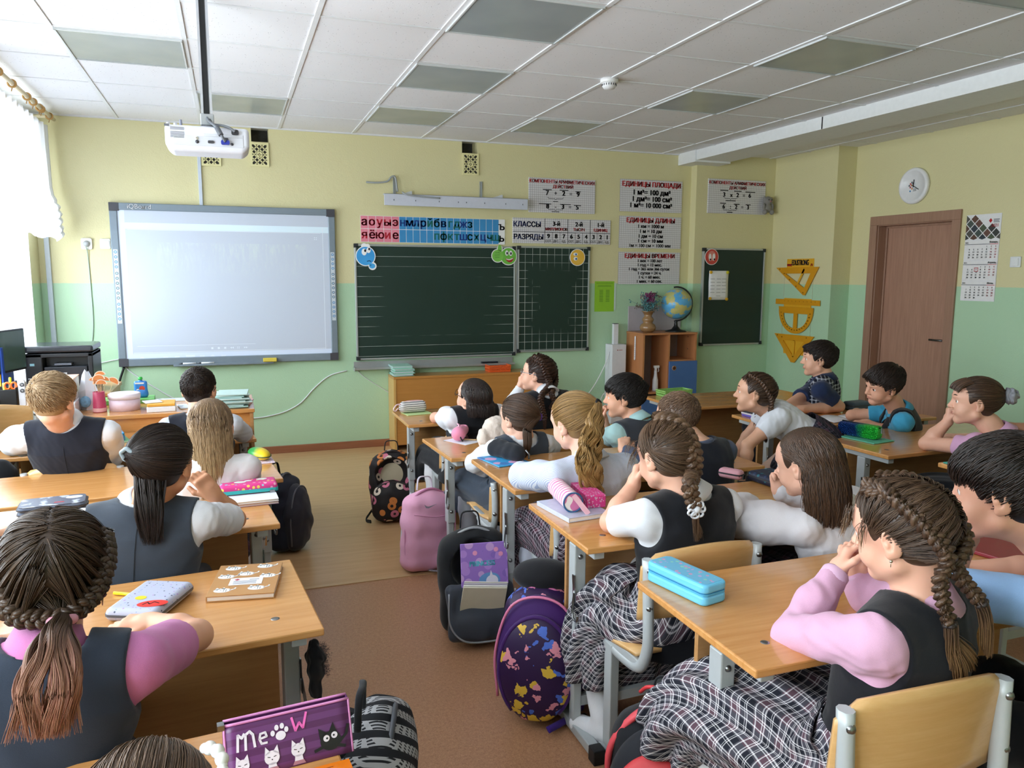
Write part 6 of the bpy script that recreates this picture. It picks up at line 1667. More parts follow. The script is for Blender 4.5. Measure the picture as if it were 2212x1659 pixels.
for i, (x, y, z, r, a) in enumerate(((-.022, .0, .175, .026, -.3), (.006, -.012, .185, .034, .1), (.012, .01, .205, .030, .2), (.036, .0, .178, .026, -.2), (.075, .004, .165, .034, -.5), (-.005, .012, .165, .024, .4), (.02, -.02, .160, .030, .0))):
    ft = thing('paper_fan', 'orange citrus slice on a stick, '+('left front', 'front middle', 'tallest, rear', 'right of the bunch', 'far right, leaning out', 'rear left', 'lowest in front')[i]+' of the crimson cup', 'decoration', (.040, -2.00, zt), 0, 'orange paper fans')
    mb = MB(); mb.tube([(x*.25, y*.3, .012), (x, y, z)], .0013, 6); mb.build('stick', plain('d9b78a', .7), ft)
    M = MF(x, y-.002-.001*i, z) @ Matrix.Rotation(a, 4, 'Z')
    mb = MB(); mb.mi = 1; mb.prism([(r*math.cos(b), r*math.sin(b)*.9) for b in np.linspace(0, PI, 15)], 0, .002, M); mb.mi = 0; mb.prism([(r*.82*math.cos(b), r*.74*math.sin(b)+.001) for b in np.linspace(0, PI, 15)], .0021, .003, M); mb.build('slice', fanm, ft)
t = thing('round_box', 'round pale pink gift box on the teacher\'s table', 'box', (.165, -1.965, zt))
mb = MB(); mb.lathe([(0, 0), (.081, 0), (.082, .066), (0, .066)], 40); mb.build('body', plain('e3cbd8', .5, var=.08, vs=70), t)
mb = MB(); mb.lathe([(.0825, .066), (.0845, .066), (.0845, .074), (.086, .075), (.086, .084), (.0855, .085), (.0855, .094), (.08, .097), (0, .098)], 40); mb.build('lid', plain('eadfe8', .45), t)
t = thing('drink_pouch', 'blue squeeze pouch with a green cap standing on the teacher\'s table', 'pouch', (.225, -1.69, zt+.028))
F = Field((-.05, -.03, -.01), (.05, .03, .125), .0035); F.box((0, 0, .05), (.037, .014, .050), .012); F.ell((0, 0, .02), (.036, .020, .022), None, .02); F.cone((0, 0, .095), (0, 0, .108), .010, .009)
F.obj('pouch', plain('2f7fd0', .25, .6, var=.3, vs=45), t)
mb = MB(); mb.lathe([(0, .108), (.012, .108), (.013, .112), (.012, .124), (0, .126)], 16); mb.build('cap', plain('36b848', .35), t)
mb = MB(); mb.mi = 0; disc(mb, .008, .055, .016, .016, .0155, 20, MF(0, 0, 0)); mb.mi = 1; disc(mb, -.015, .045, .009, .008, .0155, 16, MF(0, 0, 0)); flat(mb, -.03, .02, .083, .092, .0150, MF(0, 0, 0)); mb.build('label_print', [plain('c8442e', .4, var=.3), plain('e8e4e0', .4)], t)
block('green_book', 'green book lying under the drink pouch', 'book', (.16, -1.69, zt), .05, .28, .16, .026, plain('6cb85e', .5))
block('white_slip', 'white printed slips beside the round pink box', 'paper', (.33, -1.80, zt+.0), .1, .12, .16, .006, plain('e3e8ee', .7, var=.1, vs=90))
block('orange_book', 'thick yellow-orange book on white papers on the teacher\'s table', 'book', (.365, -2.04, zt+.031), .04, .145, .16, .014, plain('e0a53c', .5)); block('paper_block', 'white block of papers under the yellow-orange book', 'paper pile', (.365, -2.04, zt), .04, .15, .165, .030, plain('e8ebf0', .8, var=.08, vs=200))
block('white_card', 'small white card booklet on the yellow-orange book', 'booklet', (.315, -2.03, zt+.0455), .3, .09, .10, .006, plain('dfe4ea', .7))
block('white_card', 'white sheet sticking out beside the boy in glasses', 'paper', (.50, -1.98, zt), .2, .10, .14, .008, plain('d9e2ee', .7))
block('glass_sheet', 'pale plastic desk mat at the back of the teacher\'s table', 'mat', (.42, -1.68, zt), 0, .70, .12, .003, plain('cfd6dc', .2, .6))
g = np.random.default_rng(4)
for i in range(13):
    o = block('exercise_book', 'pale green exercise book, %s of the pile on the teacher\'s table' % ('lowest', 'second from bottom', 'third from bottom', 'fourth from bottom', 'fifth from bottom', 'sixth from bottom', 'middle', 'sixth from top', 'fifth from top', 'fourth from top', 'third from top', 'second from top', 'topmost')[i],
              'exercise book', (.745+.01*g.normal(), -2.02+.01*g.normal(), zt+.0065*i), .08*g.normal(), .17, .205, .006, [plain('bcd6d2', .6), plain('a9ccc6', .6), plain('c6dcd8', .6)][i % 3], 'pile of pale green exercise books', .0008)
book('exercise_book', 'pinkish booklet under the right edge of the green book pile', 'exercise book', (.82, -1.93, zt), -.15, .08, .20, .008, plain('d3a9ae', .6))

# ================================================================ low cabinet under the chalkboards
CABW = wood('cabinet_beech', 'b9803f', 'c78d4b', 0, .3, .3); CABL = wood('cabinet_side', 'cfa35c', 'dbb06c', 2, .35, .2)
t = thing('low_cabinet', 'long low wooden cabinet standing under the chalkboards', 'cabinet', (2.065, -.255, 0))
mb = MB(); mb.bb(0, 1.36, 0, .25, .635, .658); mb.build('top', CABW, t, bevel=.003)
for x in (0, 1.338): mb = MB(); mb.bb(x, x+.022, .0, .248, 0, .635); mb.build('side_panel', CABL, t, bevel=.002)
mb = MB(); mb.bb(.022, 1.338, .006, .022, .36, .634); mb.build('upper_panel', CABW, t)
for k in range(4): mb = MB(); mb.bb(.024+.329*k, .351+.329*k, .006, .022, .05, .355); mb.build('door', CABW, t, bevel=.002)
mb = MB(); mb.bb(.022, 1.338, .23, .245, .0, .635); mb.build('back_panel', CABL, t)
for i in range(12):
    block('exercise_book', 'pale green exercise book, %s of the pile on the low cabinet' % ('lowest', 'second from bottom', 'third from bottom', 'fourth from bottom', 'fifth from bottom', 'sixth from bottom', 'sixth from top', 'fifth from top', 'fourth from top', 'third from top', 'second from top', 'topmost')[i],
          'exercise book', (2.16+.006*g.normal(), -.135+.005*g.normal(), .659+.0075*i), .06*g.normal(), .175, .21, .007, [plain('8fc9b4', .6), plain('c9d3da', .6), plain('a5d2c0', .6)][i % 3], 'pile of exercise books on the low cabinet', .0008)
t = thing('basket', 'orange plastic lattice basket on the low cabinet', 'basket', (3.06, -.135, .659))
def basket(t, w, d, h, m):
    mb = MB(); mb.bb(-w/2, w/2, -d/2, d/2, 0, .004); mb.build('bottom', m, t)
    mb = MB()
    for s_ in (-1, 1):
        for z in (.004, h*.5, h-.008): mb.bb(-w/2-.006*z/h, w/2+.006*z/h, s_*(d/2+.004*z/h)-.003, s_*(d/2+.004*z/h)+.003, z, z+.008); mb.bb(s_*(w/2+.004*z/h)-.003, s_*(w/2+.004*z/h)+.003, -d/2, d/2, z, z+.008)
        for k in range(15):
            x = -w/2+w*k/14
            for dx in (-.5, .5):
                x2 = max(-w/2, min(w/2, x+dx*w/14)); mb.bar((x, s_*d/2, .004), (x2, s_*(d/2+.003), h*.5), .004, .004, (0, 1, 0)); mb.bar((x2, s_*(d/2+.003), h*.5), (x, s_*(d/2+.004), h-.004), .004, .004, (0, 1, 0))
        for k in range(8):
            y = -d/2+d*k/7; mb.bar((s_*w/2, y, .004), (s_*(w/2+.004), y, h-.004), .005, .004, (1, 0, 0))
    mb.build('lattice', m, t)
basket(t, .20, .13, .062, plain('e8622a', .35))

# ================================================================ globe cupboard, purifier
BCH = wood('beech_board', 'b5764a', 'c48657', 2, .4, .1); BLUE = plain('4a6fa8', .45, .4)
t = thing('open_cupboard', 'small beech cupboard with blue doors, globe and vase on top', 'cupboard', (4.455, -.345, 0))
W, Dp, H = .595, .335, .992
for x in (0, .277, W-.018): mb = MB(); mb.bb(x, x+.018, 0, Dp, 0, H-.018); mb.build('upright_panel', BCH, t)
mb = MB(); mb.bb(-.004, W+.004, -.004, Dp, H-.018, H); mb.build('top', BCH, t, bevel=.002)
mb = MB(); mb.bb(.019, .276, .01, Dp-.01, .40, .418); mb.build('shelf', BCH, t); mb = MB(); mb.bb(.296, W-.019, .01, Dp-.01, .71, .728); mb.build('shelf', BCH, t)
mb = MB(); mb.bb(.019, W-.019, Dp-.01, Dp-.004, 0, H-.019); mb.build('back_panel', plain('9a8f94', .6), t)
for x0, x1, z1, kx in ((.287, W+.004, .715, .325), (-.004, .286, .375, .24)):
    mb = MB(); mb.bb(x0, x1, -.018, -.001, .03, z1); d_ = mb.build('door', BLUE, t, bevel=.002)
    mb = MB(); mb.lathe([(.018, 0), (.023, 0), (.023, .003), (.018, .003)], 24, MF(kx+.012, -.0182, z1-.065)); mb.mi = 1; mb.lathe([(0, 0), (.018, 0), (.018, .001), (0, .001)], 24, MF(kx+.012, -.0182, z1-.065)); mb.build('finger_hole', [plain('c79a72', .5), plain('5a3826', .7)], d_)
mb = MB(); mb.mi = 0
for z in (.94, .82, .66): mb.lathe([(0, 0), (.006, 0), (.006, .001), (0, .001)], 12, Matrix.Translation((W-.0182, .13, z)) @ Matrix.Rotation(-PI/2, 4, 'Y'))
mb.build('screw', plain('2e241e', .6), t)
t = thing('wall_thermometer', 'white ladder-shaped plastic strip on the side of the globe cupboard', 'strip', (4.4495, -.20, .72))
mb = MB(); mb.prism(rrect(.024, .235, .011), 0, .004, Matrix.Rotation(-PI/2, 4, 'Z') @ Matrix.Rotation(PI/2, 4, 'X') @ Matrix.Translation((0, .12, 0)))
mb.build('strip', plain('e9e6e6', .45), t)
mb = MB()
for k in range(9): mb.bb(-.0065, -.004, -.009, .009, .035+.02*k, .041+.02*k)
mb.build('rungs', plain('d2cfd0', .5), t)
t = thing('spray_bottle', 'white trigger spray bottle in the globe cupboard', 'bottle', (4.655, -.25, .419))
mb = MB(); mb.lathe([(0, 0), (.028, 0), (.029, .005), (.028, .105), (.020, .135), (.015, .17), (.014, .20), (0, .20)], 24); mb.build('bottle', plain('e4e4e8', .35), t)
mb = MB(); mb.tube([(0, 0, .195), (0, 0, .235)], .013, 12); mb.bar((-.02, 0, .237), (.035, 0, .237), .022, .022); mb.tube([(.025, 0, .23), (.035, 0, .20), (.028, 0, .185)], .004, 8); mb.build('trigger', plain('eeeeee', .35), t)
block('grey_papers', 'loose grey papers on the cupboard shelf beside the green tray', 'paper', (4.58, -.28, .419), .2, .20, .14, .012, plain('aab0bc', .6, var=.2)) if False else None
t = thing('globe', 'blue and tan globe on a black foot on top of the cupboard', 'globe', (4.897, -.20, .993))
def globe_mat():
    m = NT('globe_map'); v = m.coord('Object'); n = m.noise(v, 9, 5, .6); land = m.ramp(m.math('ADD', n, m.math('MULTIPLY', m.noise(v, 2.6, 1), .0)), .50, .53)
    n2 = m.noise(v, 26, 4); lc = m.mix(n2, '8fb56a', 'e6c382'); oc = m.mix(m.noise(v, 14, 4), '2f8fd0', '7cc6ea'); m.col(m.mix(land, oc, lc)); m.set(.3, .5); return m.m
mb = MB(); mb.sphere((0, 0, .272), .150, None, 40, 28); mb.build('ball', globe_mat(), t)
mb = MB(); mb.tube([(.157*math.sin(a)*.95-.0, -.0, .272+.165*math.cos(a)) for a in np.linspace(-.22, PI+.05, 28)], .008, 8); mb.build('meridian_arm', plain('121214', .35), t).rotation_euler = (0, .0, -.5)
mb = MB(); mb.lathe([(0, 0), (.105, 0), (.10, .008), (.045, .022), (.02, .055), (.015, .09), (.022, .108), (0, .11)], 32); mb.build('foot', plain('141416', .35), t)
t = thing('vase', 'brown glass vase with dried flowers on the cupboard', 'vase', (4.582, -.20, .993))
mb = MB(); mb.lathe([(0, 0), (.045, 0), (.072, .02), (.080, .045), (.070, .072), (.045, .090), (.050, .105), (.058, .122), (.050, .138), (.036, .155), (.042, .185), (.066, .205), (.062, .206), (.034, .16)], 32); mb.build('body', plain('9a7650', .12, .6, var=.2, vs=40), t)
g2 = np.random.default_rng(12); mbs = {0: MB(), 1: MB(), 2: MB()}
for i in range(150):
    a = g2.uniform(0, 2*PI); r = abs(g2.normal())*.055; h = g2.uniform(.22, .37); dx, dy = r*math.cos(a)*1.2, r*math.sin(a)*.8; k = 1 if (h > .30 and abs(dx) < .04) else (2 if g2.uniform() < .2 else 0)
    m_ = mbs[k]; m_.tube([(0, 0, .17), (dx*.5, dy*.5, .19+h*.25), (dx, dy, h)], .0011, 4)
    for q in range(7): o = g2.normal(size=3)*.012; m_.sphere((dx+o[0], dy+o[1], h+o[2]), .0042+.003*g2.uniform(), None, 5, 4)
for k, c in ((0, '5f8f94'), (1, '8a4a72'), (2, '7d7468')): tag(mbs[k].build('dried_flowers', plain(c, .9, .1), t), kind='stuff')
block('white_board_panel', 'grey-white panel leaning on the wall behind the vase and globe', 'panel', (4.765, -.012, .9935), 0, .60, .012, .245, plain('b9b2b8', .5))
t = thing('air_purifier', 'tall white air purifier column beside the chalkboards', 'purifier', (4.225, -.155, 0))
mb = MB(); mb.bb(0, .152, 0, .15, .10, .874); mb.build('body', plain('dcdde2', .4), t, bevel=.004)
mb = MB(); mb.bb(.045, .092, .06, .10, .874, 1.07); mb.build('pipe', plain('dfe0e4', .4), t)
mb = MB(); mb.bb(.044, .093, .059, .101, 1.07, 1.076); mb.build('pipe_cap', plain('55585c', .5), t)
mb = MB(); mb.bb(.01, .142, .01, .14, 0, .10); mb.build('base', plain('c8c9ce', .5), t)
mb = MB(); mb.mi = 0; text_mb(mb, 'РЕЦИРК', .014, MF(.090, -.0006, .818), 'C', .03) if False else flat(mb, .070, .110, .818, .823, .0006, MF(0, 0, 0)); disc(mb, .058, .8205, .006, None, .0006, 14, MF(0, 0, 0)); mb.build('badge', plain('a04a4a', .5, var=0), t)
cable('purifier_cable', 'white cable from the purifier side to the socket block', [(4.222, -.10, .80), (4.19, -.10, .70), (4.10, -.09, .52), (4.02, -.08, .40), (3.98, -.075, .365)], .005, plain('e3e5e6', .5))
cable('purifier_cable', 'white cable loop low at the foot of the purifier', [(4.222, -.10, .42), (4.16, -.12, .39), (4.13, -.12, .33), (4.16, -.12, .27), (4.20, -.12, .25)], .005, plain('e3e5e6', .5))
block('power_strip', 'white power strip block hanging by its cable near the purifier', 'power strip', (3.945, -.05, .315), 0, .10, .05, .045, plain('e6e8ea', .4)).rotation_euler = (0, -.6, 0)

# ================================================================ curtain at the window
t = thing('curtain', 'white ruched tulle curtain at the upper left window', 'curtain', (-.47, -.10, 1.80))
def tulle():
    m = NT('tulle'); tr = m.n('ShaderNodeBsdfTranslucent'); tr.inputs[0].default_value = (.88, .90, .97, 1); tp = m.n('ShaderNodeBsdfTransparent'); mx = m.n('ShaderNodeMixShader'); mx2 = m.n('ShaderNodeMixShader')
    m.col('eef1fa'); m.set(.8, .2); m.l(m.b.outputs[0], mx.inputs[1]); m.l(tr.outputs[0], mx.inputs[2]); mx.inputs[0].default_value = .35
    m.l(mx.outputs[0], mx2.inputs[1]); m.l(tp.outputs[0], mx2.inputs[2]); mx2.inputs[0].default_value = .12; m.l(mx2.outputs[0], m.t.nodes['Material Output'].inputs[0]); return m.m
G = []; gq = np.random.default_rng(3); nI, nJ = 64, 160
for i in range(nI+1):
    v = i/nI; row = []
    for j in range(nJ+1):
        u = j/nJ; y = -1.9*u; sw = 1/(1+math.exp((v-.32)*26)); ph = 2*PI*u*13
        z = .82*v+.018*math.sin(u*60)*(1-v); x = .022*math.sin(ph)*(.45+.55*(1-v))+.010*math.sin(ph*2.3+1+3*v)
        x += sw*(.035+.028*abs(math.sin(v*46+2.2*math.sin(ph*.5)))*(.6+.4*math.sin(ph)))
        if v < .05: z += .012*math.sin(ph*1.7)
        row.append((x, y, z))
    G.append(row)
mb = MB(); mb.sheet(G); mb.build('tulle', tulle(), t)
t = thing('curtain_rod', 'beige curtain rod with wooden rings under the ceiling at the window', 'curtain rod', (-.42, -.06, 2.675))
mb = MB(); mb.tube([(0, 0, 0), (0, -2.2, 0)], .014, 12); mb.build('rod', plain('dccfae', .4), t)
mb = MB(); mb.bb(-.06, -.052, -2.2, -.13, -.075, -.060); mb.build('rail', plain('cdbfa0', .5), t)
for y in (-.16, -.42, -.47, -.66, -.83, -1.2, -1.5):
    mb = MB(); mb.tube([(.021*math.cos(a), y, .021*math.sin(a)-.004) for a in [2*PI*i/20 for i in range(20)]], .0065, 8, closed=True); mb.tube([(0, y, -.028), (-.006, y, -.05)], .003, 6); mb.build('ring', plain('b98f55', .35), t)
mb = MB(); mb.bb(-.18, .0, -.10, -.085, -.008, .008); mb.bb(-.18, 0, -2.1, -2.085, -.008, .008); mb.build('bracket', plain('d6c9a8', .5), t)

# ================================================================ pencil cases, notebooks and other things on the desks
def case(name, lb, loc, rz, w, d, h, mats, cat='pencil case', rnd=.012, zip_c='33353a', zip_z=.55, group=None, vox=.003):
    """soft zipped box: padded body, zip band, puller"""
    t = thing(name, lb, cat, loc, rz, group)
    F = Field((-w/2-.02, -d/2-.02, -.008), (w/2+.02, d/2+.02, h+.02), vox); F.box((0, 0, h/2), (w/2, d/2, h/2), rnd); F.obj('body', mats, t)
    mb = MB(); mb.prism(rrect(w+.003, d+.003, rnd+.002), h*zip_z-.003, h*zip_z+.003); mb.build('zipper', plain(zip_c, .5), t)
    mb = MB(); mb.bb(w/2-.03, w/2-.012, -d/2-.005, -d/2-.001, h*zip_z-.018, h*zip_z); mb.build('zip_puller', STEEL, t)
    return t
def spots(name, base, cols, scale=60, th=.35, rough=.5, ring=False, warp=0):
    m = NT(name); vo = m.n('ShaderNodeTexVoronoi'); vo.inputs['Scale'].default_value = scale; v = m.coord()
    if warp:
        nz = m.n('ShaderNodeTexNoise'); nz.inputs['Scale'].default_value = 26; nz.inputs['Detail'].default_value = 3; m.l(v, nz.inputs[0]); va = m.n('ShaderNodeVectorMath', operation='MULTIPLY_ADD'); m.l(nz.outputs[1], va.inputs[0]); va.inputs[1].default_value = (warp,)*3; m.l(v, va.inputs[2]); v = va.outputs[0]
    m.l(v, vo.inputs['Vector']); d = vo.outputs['Distance']
    sp = m.n('ShaderNodeSeparateColor'); m.l(vo.outputs['Color'], sp.inputs[0]); c = cols[0]
    cc = m.mix(m.math('GREATER_THAN', sp.outputs[0], .4), cols[0], cols[1]); cc = m.mix(m.math('GREATER_THAN', sp.outputs[0], .7), cc, cols[2 % len(cols)])
    f = m.math('LESS_THAN', d, th)
    if ring: f = m.math('MULTIPLY', f, m.math('GREATER_THAN', d, th*.38))
    m.col(m.mix(f, base, cc)); m.set(rough, .4); return m.m
def stripes(name, a, b, scale, axis=0, wav=2.0, rough=.5):
    m = NT(name); w = m.n('ShaderNodeTexWave', bands_direction='XYZ'[axis]); w.inputs['Scale'].default_value = scale; w.inputs['Distortion'].default_value = wav; w.inputs['Detail'].default_value = 1; m.l(m.coord(), w.inputs['Vector'])
    m.col(m.mix(m.math('GREATER_THAN', w.outputs[0], .5), a, b)); m.set(rough, .4); return m.m
# --- window column
z1 = .6605
book('notebook', 'green notebook under the blue pencil box on the front window desk', 'notebook', (.165, -2.36, z1), .3, .10, .20, .008, plain('7fc79a', .6))
t = thing('pencil_box', 'translucent blue plastic pencil box on the front window desk', 'pencil box', (.150, -2.35, z1+.0085), .25)
mb = MB(); mb.prism(rrect(.085, .20, .016), 0, .030); mb.build('box', plain('1f86c4', .2, .6), t, bevel=.004)
mb = MB(); mb.prism(rrect(.083, .198, .016), .031, .042); mb.build('lid', plain('3a9fd8', .15, .6), t, bevel=.005)
case('pencil_case', 'small black pouch behind the blue pencil box', (.055, -2.26, z1), .9, .05, .10, .06, fabric('16171c'), rnd=.02, vox=.004)
case('pencil_case', 'yellow pencil box at the right end of the front window desk', (.79, -2.36, z1+.004), .15, .055, .17, .035, plain('e3b51e', .4), zip_c='c79a10')
book('notebook', 'white booklet under the yellow pencil box', 'notebook', (.785, -2.37, z1), .15, .075, .18, .003, plain('e6e2d8', .6))
z2 = .6655
block('sheet', 'pink patterned sheet under the green and yellow case', 'paper', (.865, -3.10, z2), .1, .115, .17, .003, spots('pink_print', 'e4d3de', ['d79ab8', 'c8a0d0', 'efe6ea'], 70))
t = thing('pencil_case', 'mango-shaped green and yellow pencil case on the second window desk', 'pencil case', (.862, -3.07, z2+.0035), .35)
F = Field((-.06, -.11, -.005), (.06, .11, .07), .003); F.ell((0, 0, .022), (.042, .090, .028)); F.half((0, 0, .001), (0, 0, -1))
def mango():
    m = NT('mango_print'); sp = m.n('ShaderNodeSeparateXYZ'); m.l(m.coord(), sp.inputs[0]); f = m.ramp(m.math('ADD', m.math('MULTIPLY', sp.outputs[1], .8), m.math('MULTIPLY', sp.outputs[0], -.9)), -.025, .02); m.col(m.mix(f, 'e8c818', '2f9a4a')); m.set(.35, .5); return m.m
F.obj('body', mango(), t)
mb = MB(); mb.tube([(.0445*math.cos(a), .0925*math.sin(a), .020) for a in np.linspace(-2.6, -.3, 20)], .003, 6); mb.build('zipper', plain('3c4a2a', .5), t)
z3 = .7005
t = thing('pencil_box', 'grey layered zip pencil box on the third window desk', 'pencil box', (.165, -3.925, z3), .10)
GZ = fabric('5c6474', .8); g5 = NT('grey_print'); g5.col(g5.mix(g5.ramp(g5.noise(g5.coord(), 26, 3), .52, .60), '4c5466', 'a8b0bc')); g5.set(.4, .4)
for k in range(4): mb = MB(); mb.prism(rrect(.205-.002*k, .125, .022), .0165*k, .0165*k+.014); mb.build('layer', GZ, t, bevel=.005)
for k in range(4): mb = MB(); mb.prism(rrect(.209, .129, .022), .0165*k+.005, .0165*k+.008); mb.build('zipper', plain('2c3038', .5), t)
mb = MB(); mb.prism(rrect(.195, .117, .02), .0650, .0662); mb.mi = 1; disc(mb, .062, .025, .026, .018, .0664, 24); mb.mi = 2; flat(mb, .005, .035, -.030, -.022, .0664); mb.build('lid_print', [g5.m, plain('c9ccd2', .5, var=.2), RED], t)
for i, (c, lb) in enumerate((('c9a8bc', 'mauve notebook lowest under the pink and turquoise case'), ('e8eaf0', 'white notebook just under the pink and turquoise case'))):
    book('notebook', lb, 'notebook', (.805, -3.885-.003*i, z3+.0105*i), .05, .185, .20, .010, plain(c, .6))
t = case('pencil_case', 'pink and turquoise zip pencil case on notebooks, third window desk', (.800, -3.845, z3+.0215), .06, .205, .10, .036, [spots('pink_unicorn', 'e0408f', ['f0a8c8', '8ac8d8', 'f2d060'], 55, .32)], zip_c='1f8f92', zip_z=.25)
mb = MB(); mb.prism(rrect(.209, .104, .013), .004, .017); mb.build('side_band', plain('2fb0b0', .5), t)
mb = MB()
for x, y, r in ((-.03, .0, .022), (.0, .012, .014), (.05, .02, .020)): disc(mb, x, y, r, r*.7, .0366, 18)
mb.build('printed_clouds', plain('e6efe6', .5, var=.2, vs=90), t)
z4 = .7005
t = thing('notebook', 'brown kraft notebook printed with white cats', 'notebook', (.775, -4.735, z4), -.16)
mb = MB(); mb.bb(-.085, .085, -.11, .11, 0, .003); mb.bb(-.085, .085, -.11, .11, .013, .016); mb.bb(-.085, -.082, -.11, .11, .003, .013); mb.build('cover', plain('b98a58', .6), t, bevel=.001)
mb = MB(); mb.bb(-.082, .083, -.108, .108, .003, .013); mb.build('pages', plain('efe9e4', .8), t)
mb = MB(); CATS = [(-.045, .080), (.040, .085), (-.005, .035), (.055, .012), (-.050, -.075), (.035, -.070), (-.055, .02)]
for x, y in CATS:
    mb.mi = 0; disc(mb, x, y, .022, .014, .0163, 20); poly(mb, [(x-.020, y+.004), (x-.016, y+.020), (x-.006, y+.010)], .0163); poly(mb, [(x-.004, y+.010), (x+.002, y+.020), (x+.008, y+.008)], .0163); stroke(mb, [(x+.018, y), (x+.030, y+.006), (x+.032, y+.014)], .004, .0163)
    mb.mi = 1
    for dx in (-.013, -.004): disc(mb, x+dx, y+.003, .0016, None, .0166, 8)
    stroke(mb, [(x+.004, y-.009), (x+.004, y+.006)], .0012, .0166); stroke(mb, [(x+.010, y-.009), (x+.010, y+.006)], .0012, .0166)
mb.build('cat_print', [WHITEP, INK], t)
mb = MB(); mb.mi = 0; flat(mb, -.040, .045, -.045, .004, .0168); mb.mi = 1; poly(mb, [(-.030, -.008), (-.022, -.015), (-.014, -.008), (-.022, -.001)], .0170); mb.mi = 2; flat(mb, .01, .035, -.012, -.008, .0170)
for y in (-.022, -.030, -.038): flat(mb, -.030, .030, y, y+.004, .0170)
mb.build('name_label', [plain('f2f2f4', .6), plain('b0455a', .6, var=0), plain('8c8fa0', .6, var=0)], t)
t = case('pencil_box', 'grey doodle-printed zip pencil box beside the girl in pink', (.545, -4.810, z4), -.42, .135, .195, .034, [spots('doodle', 'b4b8cc', ['3c4866', '8fa0d0', 'a888c0'], 95, .22)], cat='pencil box', rnd=.016, zip_c='55585f', zip_z=.5)
mb = MB(); mb.mi = 0; disc(mb, .035, -.055, .036, .020, .0346, 24, None, .3); mb.mi = 1; disc(mb, -.012, -.025, .014, .012, .0346, 18); mb.mi = 2; text_mb(mb, 'ПОМА', .018, Matrix.Translation((.035, -.062, .0349)) @ Matrix.Rotation(.3, 4, 'Z'), 'C', .04) if False else stroke(mb, [(.015, -.065), (.02, -.05), (.03, -.06), (.035, -.046), (.05, -.052)], .003, .0349); mb.build('printed_patches', [plain('d8362c', .5), plain('e8cc28', .5), INK], t)
mb = MB(); mb.tube([(0, 0, 0), (.10, -.06, 0)], .0045, 8); tag(mb.build('pen', plain('e6d21e', .35)), 'yellow pen behind the doodle-printed pencil box', 'pen').location = (.445, -4.695, z4+.0047)
# the meow case, tilted up on its base
z5 = .7005
t = thing('pencil_case', 'purple pencil case with the word meow and four cats', 'pencil case', (.830, -5.565, z5), .10)
w, h = .215, .085
def meow():
    m = NT('purple_stripes'); sp = m.n('ShaderNodeSeparateXYZ'); m.l(m.coord(), sp.inputs[0]); s_ = m.math('GREATER_THAN', m.math('SINE', m.math('MULTIPLY', sp.outputs[2], 300)), 0); m.col(m.mix(s_, '5a2a5c', '6b3a72')); m.set(.3, .5); return m.m  # fine stripes in two purples up the height of the case
mb = MB(); A = [[(-.105+.210*u, -.034+.030*v+.010*math.sin(PI*v)*0, h*v*(1-.0*u)) for u in np.linspace(0, 1, 12)] for v in np.linspace(0, 1, 8)]
B = [[(-.105+.210*u, .034-.022*v, h*v) for u in np.linspace(0, 1, 12)] for v in np.linspace(0, 1, 8)]
mb.sheet(A); mb.sheet([r[::-1] for r in B])
for k in (0, -1): mb.sheet([[A[i][k], ((A[i][k][0]), 0, A[i][k][2]*.98), B[i][k]] for i in range(8)])
mb.sheet([[A[0][i], B[0][i]] for i in range(12)]); mb.build('shell', meow(), t, solid=.0025)
mb = MB(); mb.tube([A[-1][0], *[(p[0], p[1]-.001, p[2]) for p in A[-1][1:-1]], A[-1][-1]], .0026, 6); mb.tube(B[-1], .0026, 6); mb.tube([A[i][0] for i in range(8)], .0022, 6); mb.tube([A[i][-1] for i in range(8)], .0022, 6); mb.build('piping', plain('d58ac0', .45), t)
mb = MB(); mb.bb(-.115, -.104, -.008, .006, h-.006, h+.004); mb.build('zip_puller', STEEL, t)
MM = Matrix.Translation((0, -.0362, 0)) @ Matrix.Rotation(PI/2-.34, 4, 'X')
wh = plain('e8e4ee', .45, var=.05); pk = plain('ee6fc0', .45, var=0); bkp = plain('1c1a20', .4, var=0); rb = plain('b07a88', .5)
mb = MB(); mb.mi = 0
def S(w_, *p): stroke(mb, p, w_, .0006, MM)
S(.0042, (-.086, .046), (-.084, .072), (-.078, .066), (-.074, .072)); S(.0042, (-.073, .046), (-.072, .070), (-.065, .074), (-.060, .068), (-.058, .048)); S(.0042, (-.086, .046), (-.085, .036), (-.082, .034)) if False else None
S(.0036, (-.050, .058), (-.038, .060), (-.040, .067), (-.048, .066), (-.050, .058), (-.047, .050), (-.038, .050))
disc(mb, -.015, .056, .0085, .0075, .0006, 18, MM)
for dx, dy in ((-.013, .006), (-.006, .014), (.003, .015), (.010, .008)): disc(mb, -.015+dx, .056+dy, .0036, .0048, .0006, 12, MM)
mb.mi = 1; S(.0040, (.005, .080), (.010, .058), (.017, .070), (.023, .060), (.030, .084)); mb.build('lettering', [wh, pk], t)
mb = MB()
